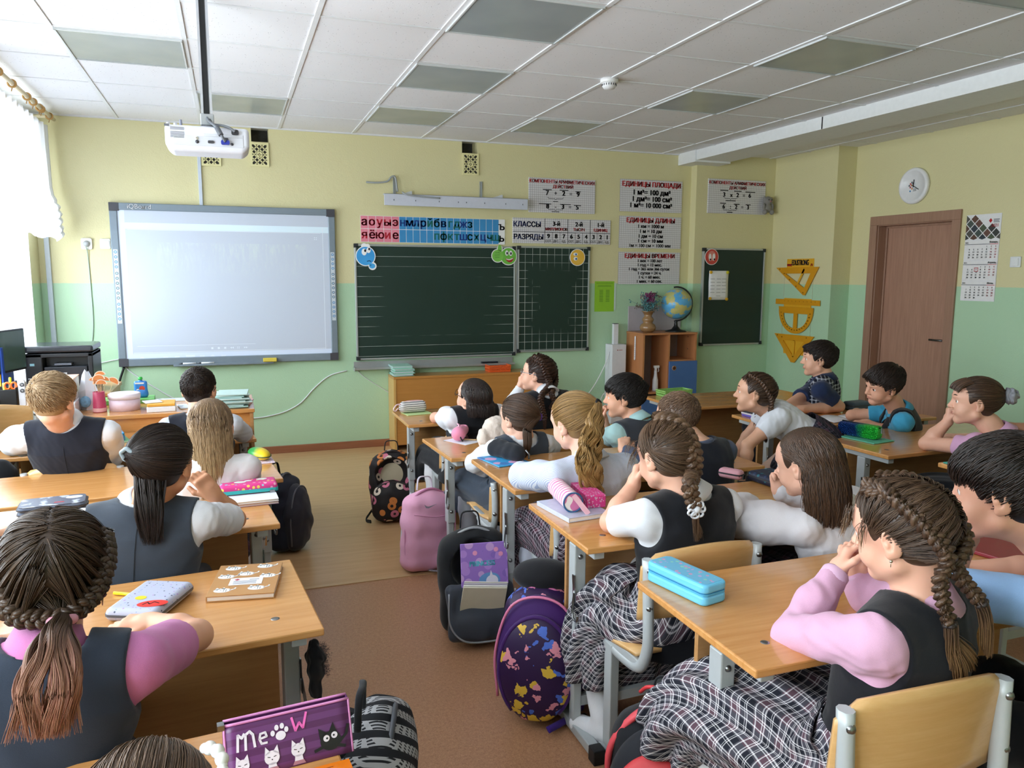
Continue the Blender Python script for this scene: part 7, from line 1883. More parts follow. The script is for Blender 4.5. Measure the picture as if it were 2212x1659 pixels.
for k, (x, sc_) in enumerate(((-.080, .9), (-.032, 1), (.012, .95))):
    y = .022+.002*k; mb.mi = 0; disc(mb, x, y, .0125*sc_, .0115*sc_, .0007, 20, MM); poly(mb, [(x-.012*sc_, y+.004), (x-.010*sc_, y+.019*sc_), (x-.002, y+.009)], .0007, MM); poly(mb, [(x+.002, y+.009), (x+.010*sc_, y+.019*sc_), (x+.012*sc_, y+.004)], .0007, MM); poly(mb, [(x-.008, .004), (x+.008, .004), (x+.006, y-.008), (x-.006, y-.008)], .0007, MM)
    mb.mi = 1; stroke(mb, [(x-.007, y+.002), (x-.003, y+.001)], .0012, .0010, MM); stroke(mb, [(x+.003, y+.001), (x+.007, y+.002)], .0012, .0010, MM); disc(mb, x, y-.003, .0011, None, .0010, 8, MM)
    mb.mi = 2; poly(mb, [(x-.011, .003), (x+.011, .003), (x+.008, .009), (x-.008, .009)], .0011, MM)
mb.mi = 1; x, y = .068, .028; disc(mb, x, y, .018, .016, .0007, 24, MM); poly(mb, [(x-.018, y+.004), (x-.020, y+.024), (x-.006, y+.014)], .0007, MM); poly(mb, [(x-.002, y+.015), (x+.006, y+.030), (x+.012, y+.012)], .0007, MM); S(.005, (x+.014, y-.006), (x+.028, y+.006), (x+.032, y+.020)); S(.005, (x-.014, y-.008), (x-.028, y-.012)); S(.005, (x+.012, y-.010), (x+.024, y-.014))
mb.mi = 0; disc(mb, x-.007, y+.005, .0055, None, .0011, 16, MM); disc(mb, x+.007, y+.008, .0055, None, .0011, 16, MM); mb.mi = 1; disc(mb, x-.006, y+.005, .0018, None, .0014, 10, MM); disc(mb, x+.006, y+.008, .0018, None, .0014, 10, MM)
mb.build('cat_print', [wh, bkp, rb], t)
t = thing('ruler', 'translucent orange plastic ruler at the bottom of the picture', 'ruler', (.845, -5.635, z5), .10)
mb = MB(); mb.bb(-.10, .085, -.016, .016, 0, .0022); mb.build('plate', plain('f08018', .2, .6), t, bevel=.0006)
mb = MB()
for k in range(60): flat(mb, -.095+.003*k, -.0944+.003*k, -.0155, -.0115 if k % 5 else -.009, .0026)
flat(mb, .02, .055, .004, .0055, .0026); mb.build('scale_marks', plain('8a3c08', .5, var=0), t)
# --- middle column
block('sheet', 'pale green booklet under the striped pencil pouch', 'booklet', (1.855, -2.075, .6605), .15, .17, .13, .004, plain('c3dc9a', .6))
t = thing('pencil_case', 'white pouch with black line drawing and pink zip on the front middle desk', 'pencil case', (1.835, -2.045, .665), .12)
F = Field((-.12, -.06, -.005), (.12, .06, .085), .0035); F.box((0, 0, .032), (.088, .036, .032), .026, None, .01); F.box((0, .0, .058), (.075, .012, .012), .010, None, .02); F.obj('body', stripes('line_drawing', 'e9e6e0', '77787a', 26, 2, 1.2), t)
mb = MB(); mb.tube(bez([(-.095, -.006, .052), (-.05, -.004, .071), (0, -.004, .074), (.05, -.004, .072), (.085, -.004, .060)], 6), .004, 8); mb.build('zipper', plain('e2b8bc', .5), t)
mb = MB(); mb.tube(bez([(-.088, 0, .058), (-.112, -.005, .052), (-.130, -.01, .028), (-.118, -.01, .016), (-.098, -.005, .034)], 5), .004, 8); mb.build('wrist_loop', plain('eacbd0', .5), t)
block('sheet', 'white sheet under the pink pouch and phone', 'paper', (1.915, -2.965, .6605), .5, .16, .17, .0015, plain('e4e8f2', .7))
t = thing('pencil_case', 'open pink pouch with green things inside, middle column', 'pencil case', (1.905, -2.915, .6622), -.45)
F = Field((-.05, -.11, -.005), (.05, .11, .095), .003); F.cone((0, -.07, .040), (0, .07, .036), .038, .032, .01); F.half((0, 0, .002), (0, 0, -1)); F.ell((0, .055, .068), (.022, .032, .030), None, .008, 1); F.obj('body', fabric('e58fae', .7), t)
mb = MB(); mb.tube(bez([(-.02, .085, .058), (-.026, .05, .070), (-.012, .0, .076), (.0, -.05, .074), (.004, -.085, .06)], 5), .004, 7); mb.build('zipper', plain('f2b6cc', .5), t)
mb = MB(); mb.sphere((0, .052, .045), .016, None, 12, 8, (1, 1.4, .8)); mb.build('contents', plain('2fa03c', .4), t)
mb = MB(); mb.tube([(.004, -.088, .055), (.02, -.105, .02), (.03, -.105, .008)], .004, 7); mb.build('zip_puller', BLACKP, t)
t = thing('phone', 'dark smartphone lying beside the pink pouch', 'phone', (1.975, -2.915, .6625), -.55)
mb = MB(); mb.prism(rrect(.074, .150, .010), 0, .008); mb.build('case', plain('c8a878', .35), t, bevel=.002); mb = MB(); mb.prism(rrect(.069, .145, .008), .0081, .0085); mb.build('screen', plain('16110f', .08, .6), t)
block('notebook', 'blue and pink picture notebook under the black pouch', 'notebook', (1.905, -3.62, .7005), .2, .165, .205, .006, spots('blue_pink_cover', '3fa0d8', ['d9a8d0', '4a7fc0', 'c7b2e0'], 16, .45))
t = thing('pencil_case', 'black angular fabric pouch on the blue notebook', 'pencil case', (1.925, -3.60, .7068), .5)
F = Field((-.07, -.11, -.005), (.07, .11, .10), .0035); F.cone((0, -.07, .032), (0, .07, .034), .034, .034, .01); F.cone((0, -.055, .05), (.01, .05, .068), .014, .012, .03); F.half((0, 0, .0), (0, 0, -1)); F.wob(.002, 40, 5); F.obj('body', fabric('22252b', .9), t)
mb = MB(); mb.tube([(.02, -.10, .05), (.03, -.112, .03), (.032, -.11, .008)], .004, 7); mb.build('zip_puller', STEEL, t)
book('notebook', 'silver-grey hardback notebook under the wave-striped case', 'notebook', (1.865, -4.475, .7205), .12, .165, .225, .016, plain('b9c0d4', .25, .6, var=.15, vs=40))
t = thing('pencil_case', 'pink and white wave-striped tube pencil case on a silver notebook', 'pencil case', (1.850, -4.435, .7370), -.12)
F = Field((-.05, -.13, -.005), (.05, .13, .08), .003); F.cone((0, -.092, .034), (0, .092, .034), .034, .034, .01); F.half((0, -.104, 0), (0, -1, 0)); F.half((0, .104, 0), (0, 1, 0)); F.half((0, 0, .001), (0, 0, -1)); F.obj('body', stripes('pink_waves', 'f0eae6', 'dc7fae', 14, 1, 6.0), t)
mb = MB(); mb.tube([(.0335*math.cos(a), -.104, .034+.0335*math.sin(a)) for a in [2*PI*i/24 for i in range(24)]], .003, 7, closed=True); mb.build('piping', plain('2f5f8c', .5), t)
mb = MB(); mb.bar((.0, -.107, .060), (.045, -.135, .0), .018, .003, (0, -1, .4)); mb.build('loop_strap', plain('e4b4c4', .5), t)
block('pencil_box', 'glittery hot-pink box behind the wave-striped case', 'pencil box', (1.945, -4.42, .7370), -.1, .07, .20, .045, spots('glitter', 'd8408a', ['e8a0c0', 'c8b0c8', 'd85890'], 130, .4))
t = thing('pencil_box', 'light blue rubber zip pencil box on the nearest middle desk', 'pencil box', (1.860, -5.205, .7205), .22)
def longbox(w, d, h, m, name, z0=0, r=.018): mb = MB(); mb.prism(rrect(w, d, r, 8), z0, z0+h); return mb.build(name, m, t, bevel=.007, seg=3)
LB = plain('6cc4ea', .35, .5, var=.03); longbox(.085, .215, .026, LB, 'box'); longbox(.085, .215, .024, LB, 'lid', .031)
mb = MB(); mb.prism(rrect(.0835, .2135, .0175, 8), .0262, .0308); mb.build('zipper', plain('4fa8d0', .5), t)
mb = MB(); mb.prism(rrect(.068, .198, .012, 6), .0552, .0556); mb.build('lid_print', spots('gems', '6fb6d6', ['d29ac0', '8fd0c0', 'b8a8d8'], 62, .32), t)
t = case('pencil_case', 'glossy black zip case at the right end of the third middle desk', (2.86, -3.77, .7105), .2, .10, .20, .052, plain('0f1012', .15, .6), rnd=.018)
case('pencil_case', 'navy printed zip case in front of the girl with brown hair', (2.775, -4.42, .7205), .1, .13, .21, .042, [spots('navy_print', '161e38', ['1f6a78', '2a3a5c', '3fa0a8'], 42, .3)], rnd=.018)
block('red_folder', 'dark red folder on the nearest middle desk by the boy in blue', 'folder', (2.93, -5.30, .7205), .2, .20, .26, .012, plain('8c1c2c', .4))
# --- door column
t = thing('tray', 'light green plastic pen tray on the front desk of the door column', 'tray', (3.87, -1.87, .6505), .1); basket(t, .24, .11, .045, plain('8fc46a', .35))
for i, (c, lb) in enumerate((('6a5fc0', 'violet booklet lowest of the stack beside the kneeling girl'), ('d8d0da', 'pale booklet in the middle of the stack beside the kneeling girl'), ('2a2c34', 'dark phone on the booklets beside the kneeling girl'))):
    block('booklet' if i < 2 else 'phone', lb, 'booklet' if i < 2 else 'phone', (3.88, -2.83+.004*i, .6505+.0125*i), .05*i, .10, .16, .012, plain(c, .35))
t = thing('exercise_book', 'open white exercise book under the hand of the boy in turquoise', 'exercise book', (4.38, -3.08, .6505), -.12)
for sx in (-1, 1): mb = MB(); mb.sheet([[(sx*.165*u, -.10, .004+.008*math.sin(PI*min(1, u*1.1))) for u in np.linspace(0, 1, 8)], [(sx*.165*u, .10, .004+.008*math.sin(PI*min(1, u*1.1))) for u in np.linspace(0, 1, 8)]]); mb.build('page', plain('e3e3e8', .8), t, solid=.003)
case('pencil_case', 'grey zip case standing behind the boy in turquoise\'s open book', (4.72, -2.80, .6505), .1, .17, .10, .055, fabric('4b5a66'), rnd=.016)
block('notebook', 'teal notebook under the sequin pencil case', 'notebook', (3.85, -3.78, .7005), .15, .16, .21, .006, plain('5fb59a', .6))
def sequin():
    m = NT('sequins'); v = m.coord(); vo = m.n('ShaderNodeTexVoronoi'); vo.inputs['Scale'].default_value = 190; m.l(v, vo.inputs['Vector']); sp = m.n('ShaderNodeSeparateXYZ'); m.l(v, sp.inputs[0])
    f = m.ramp(m.math('ADD', m.math('MULTIPLY', sp.outputs[1], -1.0), m.math('MULTIPLY', m.noise(v, 22, 2), .10)), .04, .10); c = m.mix(m.noise(v, 24, 2), '0a1440', '1a58b8'); c = m.mix(f, c, '2fd848'); m.col(c); m.set(.22, .6, .75)
    m.bump(vo.outputs['Distance'], .9, .01); return m.m
t = thing('pencil_case', 'blue and green sequin pencil case on the door column desk', 'pencil case', (3.845, -3.735, .7068), .28)
F = Field((-.06, -.13, -.005), (.06, .13, .09), .0035); F.box((0, 0, .035), (.038, .11, .035), .020); F.obj('body', sequin(), t)
mb = MB(); mb.tube([(0, -.112, .062), (0, .10, .071)], .004, 7); mb.build('zipper', BLACKP, t); mb = MB(); mb.bb(-.004, .004, -.122, -.114, .035, .062); mb.build('zip_puller', STEEL, t)
block('notebook', 'teal notebook on the nearest door column desk', 'notebook', (3.665, -4.60, .7605), .05, .19, .23, .006, plain('3fa090', .6))
t = thing('pencil_case', 'navy tube case with a pink end on the teal notebook', 'pencil case', (3.685, -4.59, .7670), .35)
F = Field((-.05, -.13, -.005), (.05, .13, .075), .0035); F.cone((0, -.09, .030), (0, .09, .030), .030, .030, .01); F.half((0, 0, .001), (0, 0, -1)); F.obj('body', fabric('1b1c30', .8), t)
mb = MB(); mb.lathe([(0, .118), (.014, .116), (.024, .108), (.029, .096), (.031, .090), (.0305, .088)], 20, Matrix.Translation((0, 0, .030)) @ Matrix.Rotation(-PI/2, 4, 'X')); mb.build('end_cap', plain('d67ab8', .5), t)
t = case('pencil_case', 'pale pink pouch with black doodles behind the brown-haired girl\'s desk', (2.66, -4.28, .7205), .5, .05, .10, .04, [spots('pink_doodle', 'dfa6b4', ['5a3a48', 'dfa6b4', '6a4a58'], 60, .16)], rnd=.016)

# ================================================================ school bags
def bag(name, label, loc, rz, tilt, w, d, h, mat, pocket=None, trim=None, strapm=None, roll=0, open_=False, ph=.5, pd=.06, group='school bags', hook=None, wobble=.003, puff=.5, vox=.006):
    """rucksack standing on the floor, front pocket towards -y; (tilt, roll) lean it back and sideways"""
    t = thing(name, label, 'school bag', loc, rz, group); t.rotation_euler = (tilt, roll, rz)
    strapm = strapm or fabric('15161a'); trim = trim or plain('2a2a30', .5)
    F = Field((-w/2-.04, -d/2-.06-pd, -.03), (w/2+.04, d/2+.04, h+.05), vox)
    F.box((0, 0, h*.46), (w/2, d/2, h*.46), min(w, d)*.42); F.ell((0, 0, h*.62), (w/2*.96, d/2*.96, h*.37), None, .05)
    F.half((0, 0, .0), (0, 0, -1), .01)
    if open_: F.ell((0, -d*.50, h*.66), (w*.38, d*.62, h*.24), None, .01, 1)
    F.wob(wobble, 18, int(w*1000)); F.obj('body', mat, t)
    if pocket is not None:
        F = Field((-w/2-.04, -d/2-pd-.04, -.02), (w/2+.04, .0, h*ph+.08), vox); F.ell((0, -d/2-.012, h*ph*.50+.012), (w*.46, pd+.02, h*ph*.52)); F.box((0, -d/2-pd*.15, h*ph*.42+.01), (w*.43, pd*.8, h*ph*.42), .05*min(1, pd/.05), None, .03); F.half((0, 0, .005), (0, 0, -1), .01); F.wob(wobble, 22, 9); F.obj('front_pocket', pocket, t)
        mb = MB(); mb.tube(bez([(-w*.44, -d/2-.02, h*.10), (-w*.45, -d/2-pd*.55, h*ph*.55), (-w*.30, -d/2-pd*.75, h*ph*.92), (0, -d/2-pd*.75, h*ph*1.02), (w*.30, -d/2-pd*.75, h*ph*.92), (w*.45, -d/2-pd*.55, h*ph*.55), (w*.44, -d/2-.02, h*.10)], 6), .0045, 7); mb.build('zipper', trim, t)
    mb = MB(); mb.tube(bez([(-w*.46, -d*.12, h*.16), (-w*.48, -d*.14, h*.55), (-w*.36, -d*.16, h*.86), (0, -d*.18, h*.985), (w*.36, -d*.16, h*.86), (w*.48, -d*.14, h*.55), (w*.46, -d*.12, h*.16)], 6), .006, 7); mb.build('main_zipper', trim, t)
    hk = hook or (0, d*.30, h+.05)
    mb = MB(); mb.tube(bez([(-.045, d*.30, h*.95), (-.035, d*.32, hk[2]-.01), (hk[0], hk[1], hk[2]), (.035, d*.32, hk[2]-.01), (.045, d*.30, h*.95)], 6), .008, 8, flat=.45); mb.build('handle', strapm, t)
    for s_ in (-1, 1): mb = MB(); mb.tube(bez([(s_*w*.22, d*.42, h*.90), (s_*w*.27, d*.62, h*.72), (s_*w*.32, d*.66, h*.45), (s_*w*.38, d*.46, h*.10)], 6), .022, 8, flat=.35); mb.build('shoulder_strap', strapm, t)
    return t
donut = spots('donut_print', '191415', ['c8718a', 'd9c9b8', 'c87a3c'], 16, .42, .7, True)
t = bag('backpack', 'black backpack with a doughnut print, open, beside the front middle desk', (1.680, -2.13, .002), -.15, -.10, .28, .17, .44, donut, donut, plain('2a2022', .5), open_=True, ph=.56, pd=.055)
mb = MB(); mb.sphere((0, .012, .285), .10, None, 20, 12, (1.05, .25, 1.0)); mb.build('lining', plain('c9bda0', .7), t)
mb = MB(); mb.tube(bez([(-.10, -.06, .11), (-.14, -.02, .05), (-.17, -.05, .01), (-.14, -.10, .006)], 6), .012, 6, flat=.3); mb.build('loose_strap', fabric('141416'), t)
PINK = fabric('e3a6c4', .8); t = bag('backpack', 'pink backpack leaning beside the second middle desk', (1.680, -3.04, .004), .25, -.12, .29, .15, .43, PINK, None, plain('c57fa4', .5), fabric('c9c3cf'), roll=.10, wobble=.006)
mb = MB(); mb.tube(bez([(-.125, -.085, .30), (0, -.10, .285), (.125, -.085, .30)], 6), .003, 6); mb.tube(bez([(.10, -.075, .44), (.115, -.09, .28), (.11, -.09, .05)], 6), .003, 6); mb.build('seam', plain('d191b2', .6), t)
mb = MB(); poly(mb, [(-.075, .352), (-.064, .333), (-.050, .331), (.0, .352), (-.048, .340), (-.060, .342)], 0, MF(0, -.0965, 0)); o = mb.build('printed_mark', plain('8d8796', .5), t, solid=.001)
mb = MB(); mb.bar((-.02, -.06, .004), (.05, -.16, .004), .025, .002); mb.build('loose_strap', fabric('8f8a94'), t)
BKF = fabric('14161a', .85); t = bag('backpack', 'black backpack hanging open with a purple folder inside', (1.712, -3.80, .002), -.1, -.12, .30, .17, .46, BKF, None, plain('9a9ca0', .45), open_=True, wobble=.004)
F = Field((-.19, -.24, -.01), (.19, .0, .27), .005); F.box((0, -.145, .125), (.145, .030, .115), .028, head_R(0, -14, 0)); F.ell((0, -.16, .07), (.135, .05, .07), None, .03); F.wob(.004, 20, 2); F.obj('front_pocket', fabric('3a3f4a', .6), t)
mb = MB(); mb.tube(bez([(-.14, -.19, .22), (-.142, -.21, .10), (-.09, -.215, .03), (0, -.22, .018), (.09, -.215, .03), (.142, -.21, .10), (.14, -.19, .22)], 6), .004, 7); mb.build('piping', plain('8c9098', .5), t)
t = thing('folder', 'purple picture folder titled PRINCESS in the open black backpack', 'folder', (1.722, -3.912, .225), -.12); t.rotation_euler = (-.16, 0, -.12)
mb = MB(); mb.bb(-.10, .10, -.012, .0, 0, .20); mb.build('cover', spots('purple_print', '9a74c8', ['b48ad8', 'c8a0d8', '8a6ac0'], 22, .4), t, bevel=.002)
mb = MB(); mb.mi = 0; text_mb(mb, 'PRINCESS', .030, MF(-.01, -.0128, .105), 'C', .05, .85); mb.mi = 1; disc(mb, .02, .045, .045, .030, .0126, 24, MF(0, 0, 0)); mb.mi = 2; disc(mb, .03, .040, .026, .024, .0129, 20, MF(0, 0, 0)); poly(mb, [(.02, .06), (.026, .085), (.034, .06)], .0129, MF(0, 0, 0)); mb.mi = 3
for x, y in ((-.04, .16), (.07, .15), (.05, .17)): disc(mb, x, y, .010, None, .0128, 14, MF(0, 0, 0))
mb.build('cover_print', [plain('5fc0d8', .5, var=0), plain('6a9ad0', .5, var=0), plain('e6e0f0', .5, var=0), plain('e89ac0', .5, var=0)], t)
for i in range(4):
    o = block('exercise_book', ('front', 'second', 'third', 'rearmost')[i]+' of the exercise books in the pocket of the open black backpack', 'exercise book', (1.697+.004*i, -3.945+.010*i, .150), -.12, .185, .008, .115+.004*i, [plain('cfc8b4', .6), plain('e4e2dc', .6), plain('b9b2c0', .6), plain('d8d4c8', .6)][i], 'exercise books in the black backpack', .001); o.rotation_euler = (.22, .10, -.12)
PUR = fabric('3e1860', .6); fly = spots('butterfly_print', '2a1240', ['d98a9c', '4a6ac8', 'd8b040'], 20, .44, .5, False, .09)
t = bag('backpack', 'purple butterfly-print school backpack beside the desk of the girl with the French plait', (1.765, -4.44, .004), -.50, -.10, .26, .17, .44, fly, None, plain('c86a9c', .45), fabric('3a1c78'), ph=.62, pd=.06, wobble=.002)
F = Field((-.18, -.24, -.01), (.18, .0, .46), .006); F.ell((0, -.105, .21), (.150, .055, .215)); F.half((0, 0, .01), (0, 0, -1)); F.obj('middle_compartment', PUR, t)
F = Field((-.18, -.26, -.01), (.18, .0, .42), .006); F.ell((0, -.165, .185), (.130, .045, .185)); F.half((0, 0, .01), (0, 0, -1)); F.obj('front_pocket', fly, t)
mb = MB(); mb.tube([(.128*math.cos(a), -.172, .185+.183*math.sin(a)) for a in np.linspace(-.9, PI+.9, 30)], .008, 7); mb.build('pocket_rim', PUR, t)
mb = MB(); mb.tube(bez([(-.14, -.115, .06), (-.15, -.12, .22), (-.10, -.13, .38), (0, -.135, .425), (.10, -.13, .38), (.15, -.12, .22), (.14, -.115, .06)], 6), .005, 7); mb.build('piping', plain('d97aa0', .45), t)
F = Field((.10, -.14, -.01), (.20, .12, .26), .006); F.box((.145, .0, .115), (.018, .085, .105), .014); F.obj('side_pocket', fabric('4a1a72', .5), t)
mb = MB(); mb.box((0, 0, 0), (.003, .035, .155), Matrix.Translation((.166, -.02, .33)) @ Matrix.Rotation(.45, 4, 'X')); mb.build('tissue_strip', plain('cfd6d8', .6), t)
F = Field((-.13, -.06, .36), (.13, .14, .56), .006); F.ell((0, .03, .455), (.115, .075, .062)); F.obj('top_flap', fabric('17171c'), t)
mb = MB(); mb.tube(bez([(.10, .11, .06), (.13, .10, .02), (.14, .02, .006), (.11, -.12, .005), (.05, -.22, .005)], 6), .013, 6, flat=.25); mb.build('loose_strap', fabric('3a1c78'), t)
REDF = plain('d83a40', .5); t = bag('backpack', 'red and black school backpack at the bottom edge', (1.80, -5.22, .004), -.62, -.14, .30, .20, .45, fabric('17191f', .8), None, REDF, fabric('16181d'), wobble=.003); t.scale = (.9, .9, .88)
F = Field((-.19, -.30, -.01), (.19, -.02, .42), .006); F.ell((0, -.10, .195), (.155, .085, .215)); F.half((0, 0, .005), (0, 0, -1)); F.obj('middle_compartment', fabric('1d2028', .7), t)
F = Field((-.19, -.30, -.01), (.19, -.02, .36), .005); F.ell((0, -.165, .175), (.140, .055, .185)); F.half((0, 0, .005), (0, 0, -1)); F.obj('front_pocket', REDF, t)
mb = MB(); mb.tube(bez([(-.135, -.155, .10), (-.13, -.16, .22), (-.07, -.17, .31), (0, -.175, .335), (.07, -.17, .31), (.13, -.16, .22), (.135, -.155, .10)], 6), .007, 7); mb.build('zipper', plain('3a2024', .5), t)
mb = MB(); mb.tube(bez([(-.15, -.045, .14), (-.155, -.05, .30), (-.08, -.06, .42), (0, -.065, .445), (.08, -.06, .42), (.155, -.05, .30), (.15, -.045, .14)], 6), .022, 8, flat=.5); mb.build('zip_band', plain('e2505a', .5), t)
mb = MB(); stroke(mb, [(-.05, .20), (-.04, .245), (-.03, .205), (-.02, .24), (-.01, .215), (.0, .235), (.005, .21), (.02, .23), (.03, .215), (.045, .255), (.055, .21)], .006, 0, Matrix.Translation((0, -.2215, -.01)) @ Matrix.Rotation(PI/2, 4, 'X')); stroke(mb, [(-.02, .19), (.0, .182), (.03, .19), (.045, .18)], .004, 0, Matrix.Translation((0, -.2235, -.01)) @ Matrix.Rotation(PI/2, 4, 'X')); mb.build('lettering', plain('9a5a1c', .5, var=0), t, solid=.002)
for s_ in (-1, 1): mb = MB(); mb.bb(s_*.03-.012, s_*.03+.012, -.10, -.085, .415, .452); mb.build('zip_puller', BLACKP, t, bevel=.004)
mb = MB(); mb.tube(bez([(-.08, .03, .455), (-.05, -.01, .49), (.02, -.02, .49), (.06, .02, .465)], 6), .006, 7); mb.build('red_edging', REDF, t)
GRB = fabric('2c2c36', .7); t = bag('backpack', 'dark grey and navy backpack in the aisle behind the third window desk', (1.01, -2.48, .004), 1.0, -.05, .23, .13, .44, fabric('1c2030', .7), GRB, plain('5a5a62', .5), ph=.8, pd=.05)
HT = NT('houndstooth'); v_ = HT.coord('Object', (1, 1, 1)); sp_ = HT.n('ShaderNodeSeparateXYZ'); HT.l(v_, sp_.inputs[0]); a_ = HT.math('GREATER_THAN', HT.math('SINE', HT.math('MULTIPLY', sp_.outputs[0], 620)), 0); b_ = HT.math('GREATER_THAN', HT.math('SINE', HT.math('MULTIPLY', sp_.outputs[2], 620)), 0); ck_ = HT.math('GREATER_THAN', HT.math('SINE', HT.math('MULTIPLY', HT.math('ADD', sp_.outputs[0], sp_.outputs[2]), 110)), -.2)
HT.col(HT.mix(HT.math('MULTIPLY', HT.math('MAXIMUM', a_, b_), ck_), '1b1c20', '9a9a9c')); HT.set(.85, .2)
t = bag('backpack', 'black and white checked backpack between the two nearest window desks', (.985, -5.32, .10), 1.30, .10, .34, .15, .52, HT.m, fabric('23262c', .7), plain('3a3d44', .5), ph=.6, pd=.05)
t = thing('jacket', 'black jacket with fur trim hanging on the window desk hook', 'jacket', (.930, -4.96, .515), .3); t.scale = (.42, .42, .42)
F = Field((-.09, -.10, -.20), (.10, .10, .26), .005); F.ell((.0, 0, .13), (.050, .060, .11)); F.cone((-.02, -.02, .10), (-.025, -.02, -.10), .030, .022, .03); F.cone((.02, .0, .08), (.015, -.01, -.14), .022, .016, .03); F.ell((.045, .02, .09), (.028, .04, .10), None, .02); F.wob(.005, 24, 3); F.obj('cloth', fabric('131418', .95), t)
gz = np.random.default_rng(2); n_ = 700; a0 = gz.uniform(0, 1, n_); c0 = np.stack([.065+.012*gz.normal(size=n_), .02+.03*gz.normal(size=n_), .0+.19*a0], 1); dr = gz.normal(size=(n_, 3)); dr[:, 0] += 1.2; dr /= np.linalg.norm(dr, axis=1, keepdims=True)
V_, Q_ = strands_np(np.stack([c0+dr*(.016*k/3) for k in range(4)], 1), .0008); tag(new_obj('fur_trim', np_mesh('fur_trim', V_, Q_), plain('3a3540', .9), t), kind='stuff')
for i, (x, y, z, c, lb, rx) in enumerate(((1.17, -5.55, .24, '9fb8c4', 'pale blue exercise book sticking out at the bottom edge of the picture', .2), (1.145, -5.56, .235, 'd9c4c8', 'pinkish exercise book beside the pale blue one at the bottom edge', .1))):
    o = block('exercise_book', lb, 'exercise book', (x, y, z), 1.2, .16, .008, .20, plain(c, .6)); o.rotation_euler = (-.25, rx, 1.2)
mb = MB(); mb.tube(bez([(1.16, -5.50, .30), (1.20, -5.48, .40), (1.245, -5.45, .455), (1.285, -5.44, .475)], 6), .020, 6, flat=.3); tag(mb.build('bag_strap', fabric('111114')), 'black bag strap sticking up near the bottom edge', 'strap')
t = bag('backpack', 'black bag lying on the seat at the left edge beside the blond boy', (-.33, -2.80, .42), .4, -.3, .26, .14, .27, fabric('17181c'), None, vox=.006)
block('dark_bag', 'dark flat bag on the left end of the front window desk', 'bag', (-.235, -2.50, .6605), .3, .14, .22, .030, fabric('24262c'), None, .012)
# plush toy in the girl's arms
t = thing('plush_toy', 'cream plush animal held by the girl with the purple hair tie', 'toy', (1.985, -3.20, .64), .3)
F = Field((-.14, -.14, -.16), (.16, .14, .22), .0055); F.ell((.03, 0, .115), (.075, .065, .070)); F.ell((-.045, .0, .085), (.034, .036, .052)); F.ell((.0, 0, .0), (.065, .055, .08), None, .03); F.ell((-.07, -.01, -.005), (.032, .03, .045), None, .015); F.ell((.07, -.04, .09), (.03, .03, .03), None, .02); F.wob(.002, 60, 4)
F.obj('body', fabric('ddd0c4', .95, 300, .8), t)

# ================================================================ the class
NAVY = fabric('1b1f2b', .85); BLACKF = fabric('12141a', .85); GREYV = fabric('3a4350', .85); DGREY = fabric('33373f', .85)
WHT = fabric('dfe2e8', .8, c2='w'); PALE = fabric('d3d0d4', .7, c2='p'); MINT = fabric('a9cfd0', .8); LBLUE = fabric('8fb4de', .8); TURQ = fabric('3f9dc4', .75); PKS = fabric('d7a8c4', .8); PKS2 = fabric('c77aae', .8); NAVS = fabric('1d2c4e', .8)
PLAID = plaid_mat('20222c', '5d5a64', 'eceaee'); PLAID2 = plaid_mat('14151c', '2c2a38', '5f5c6a')
def stripe_cloth():
    m = NT('striped_cotton'); w = m.n('ShaderNodeTexWave', bands_direction='DIAGONAL'); w.inputs['Scale'].default_value = 100; w.inputs['Distortion'].default_value = 0; m.l(m.coord(), w.inputs['Vector'])
    m.col(m.mix(m.math('GREATER_THAN', w.outputs[0], .62), 'dfe4f0', 'a9b8d8')); m.set(.8, .25); m.bump(m.noise(m.coord(), 14, 4), .25, .012); return m.m
STRIPE = stripe_cloth()
def check_cloth():
    m = NT('checked_waistcoat'); sp = m.n('ShaderNodeSeparateXYZ'); m.l(m.coord('Object', (1, 1, 1), (0, 0, .6)), sp.inputs[0]); a = m.math('GREATER_THAN', m.math('SINE', m.math('MULTIPLY', sp.outputs[0], 260)), .55); b = m.math('GREATER_THAN', m.math('SINE', m.math('MULTIPLY', sp.outputs[2], 260)), .55)
    m.col(m.mix(m.math('MULTIPLY', m.math('ADD', a, b), .4), '171b2a', 'c9cdd8')); m.set(.85, .2); return m.m
H_BROWN = hair_mat('38281d', '5e4634'); H_DARK = hair_mat('1a1311', '3a2b24'); H_BLACK = hair_mat('0e0c0c', '241d1b'); H_BLOND = hair_mat('9c7c58', 'cdb08a'); H_DBL = hair_mat('86683f', 'c2995f', ('b88a4a', 'd8ae6e')); H_ASH = hair_mat('6e543e', 'a98b66', ('b39468', 'd2b487')); H_LBR = hair_mat('4a3628', '7a5e46', None); H_OMBRE = hair_mat('33261d', '54402f', ('9a6050', 'b98a6e')); H_MID = hair_mat('3a2a20', '6a4d38')
def J(e, w, hd, hn=(0, 0, 1), curl=.35, thumb=.5, spread=.05): return dict(el=e, wr=w, hd=hd, hn=hn, curl=curl, thumb=thumb, spread=spread)
TR = fabric('1a1c24', .85); SHOE = plain('121214', .3)

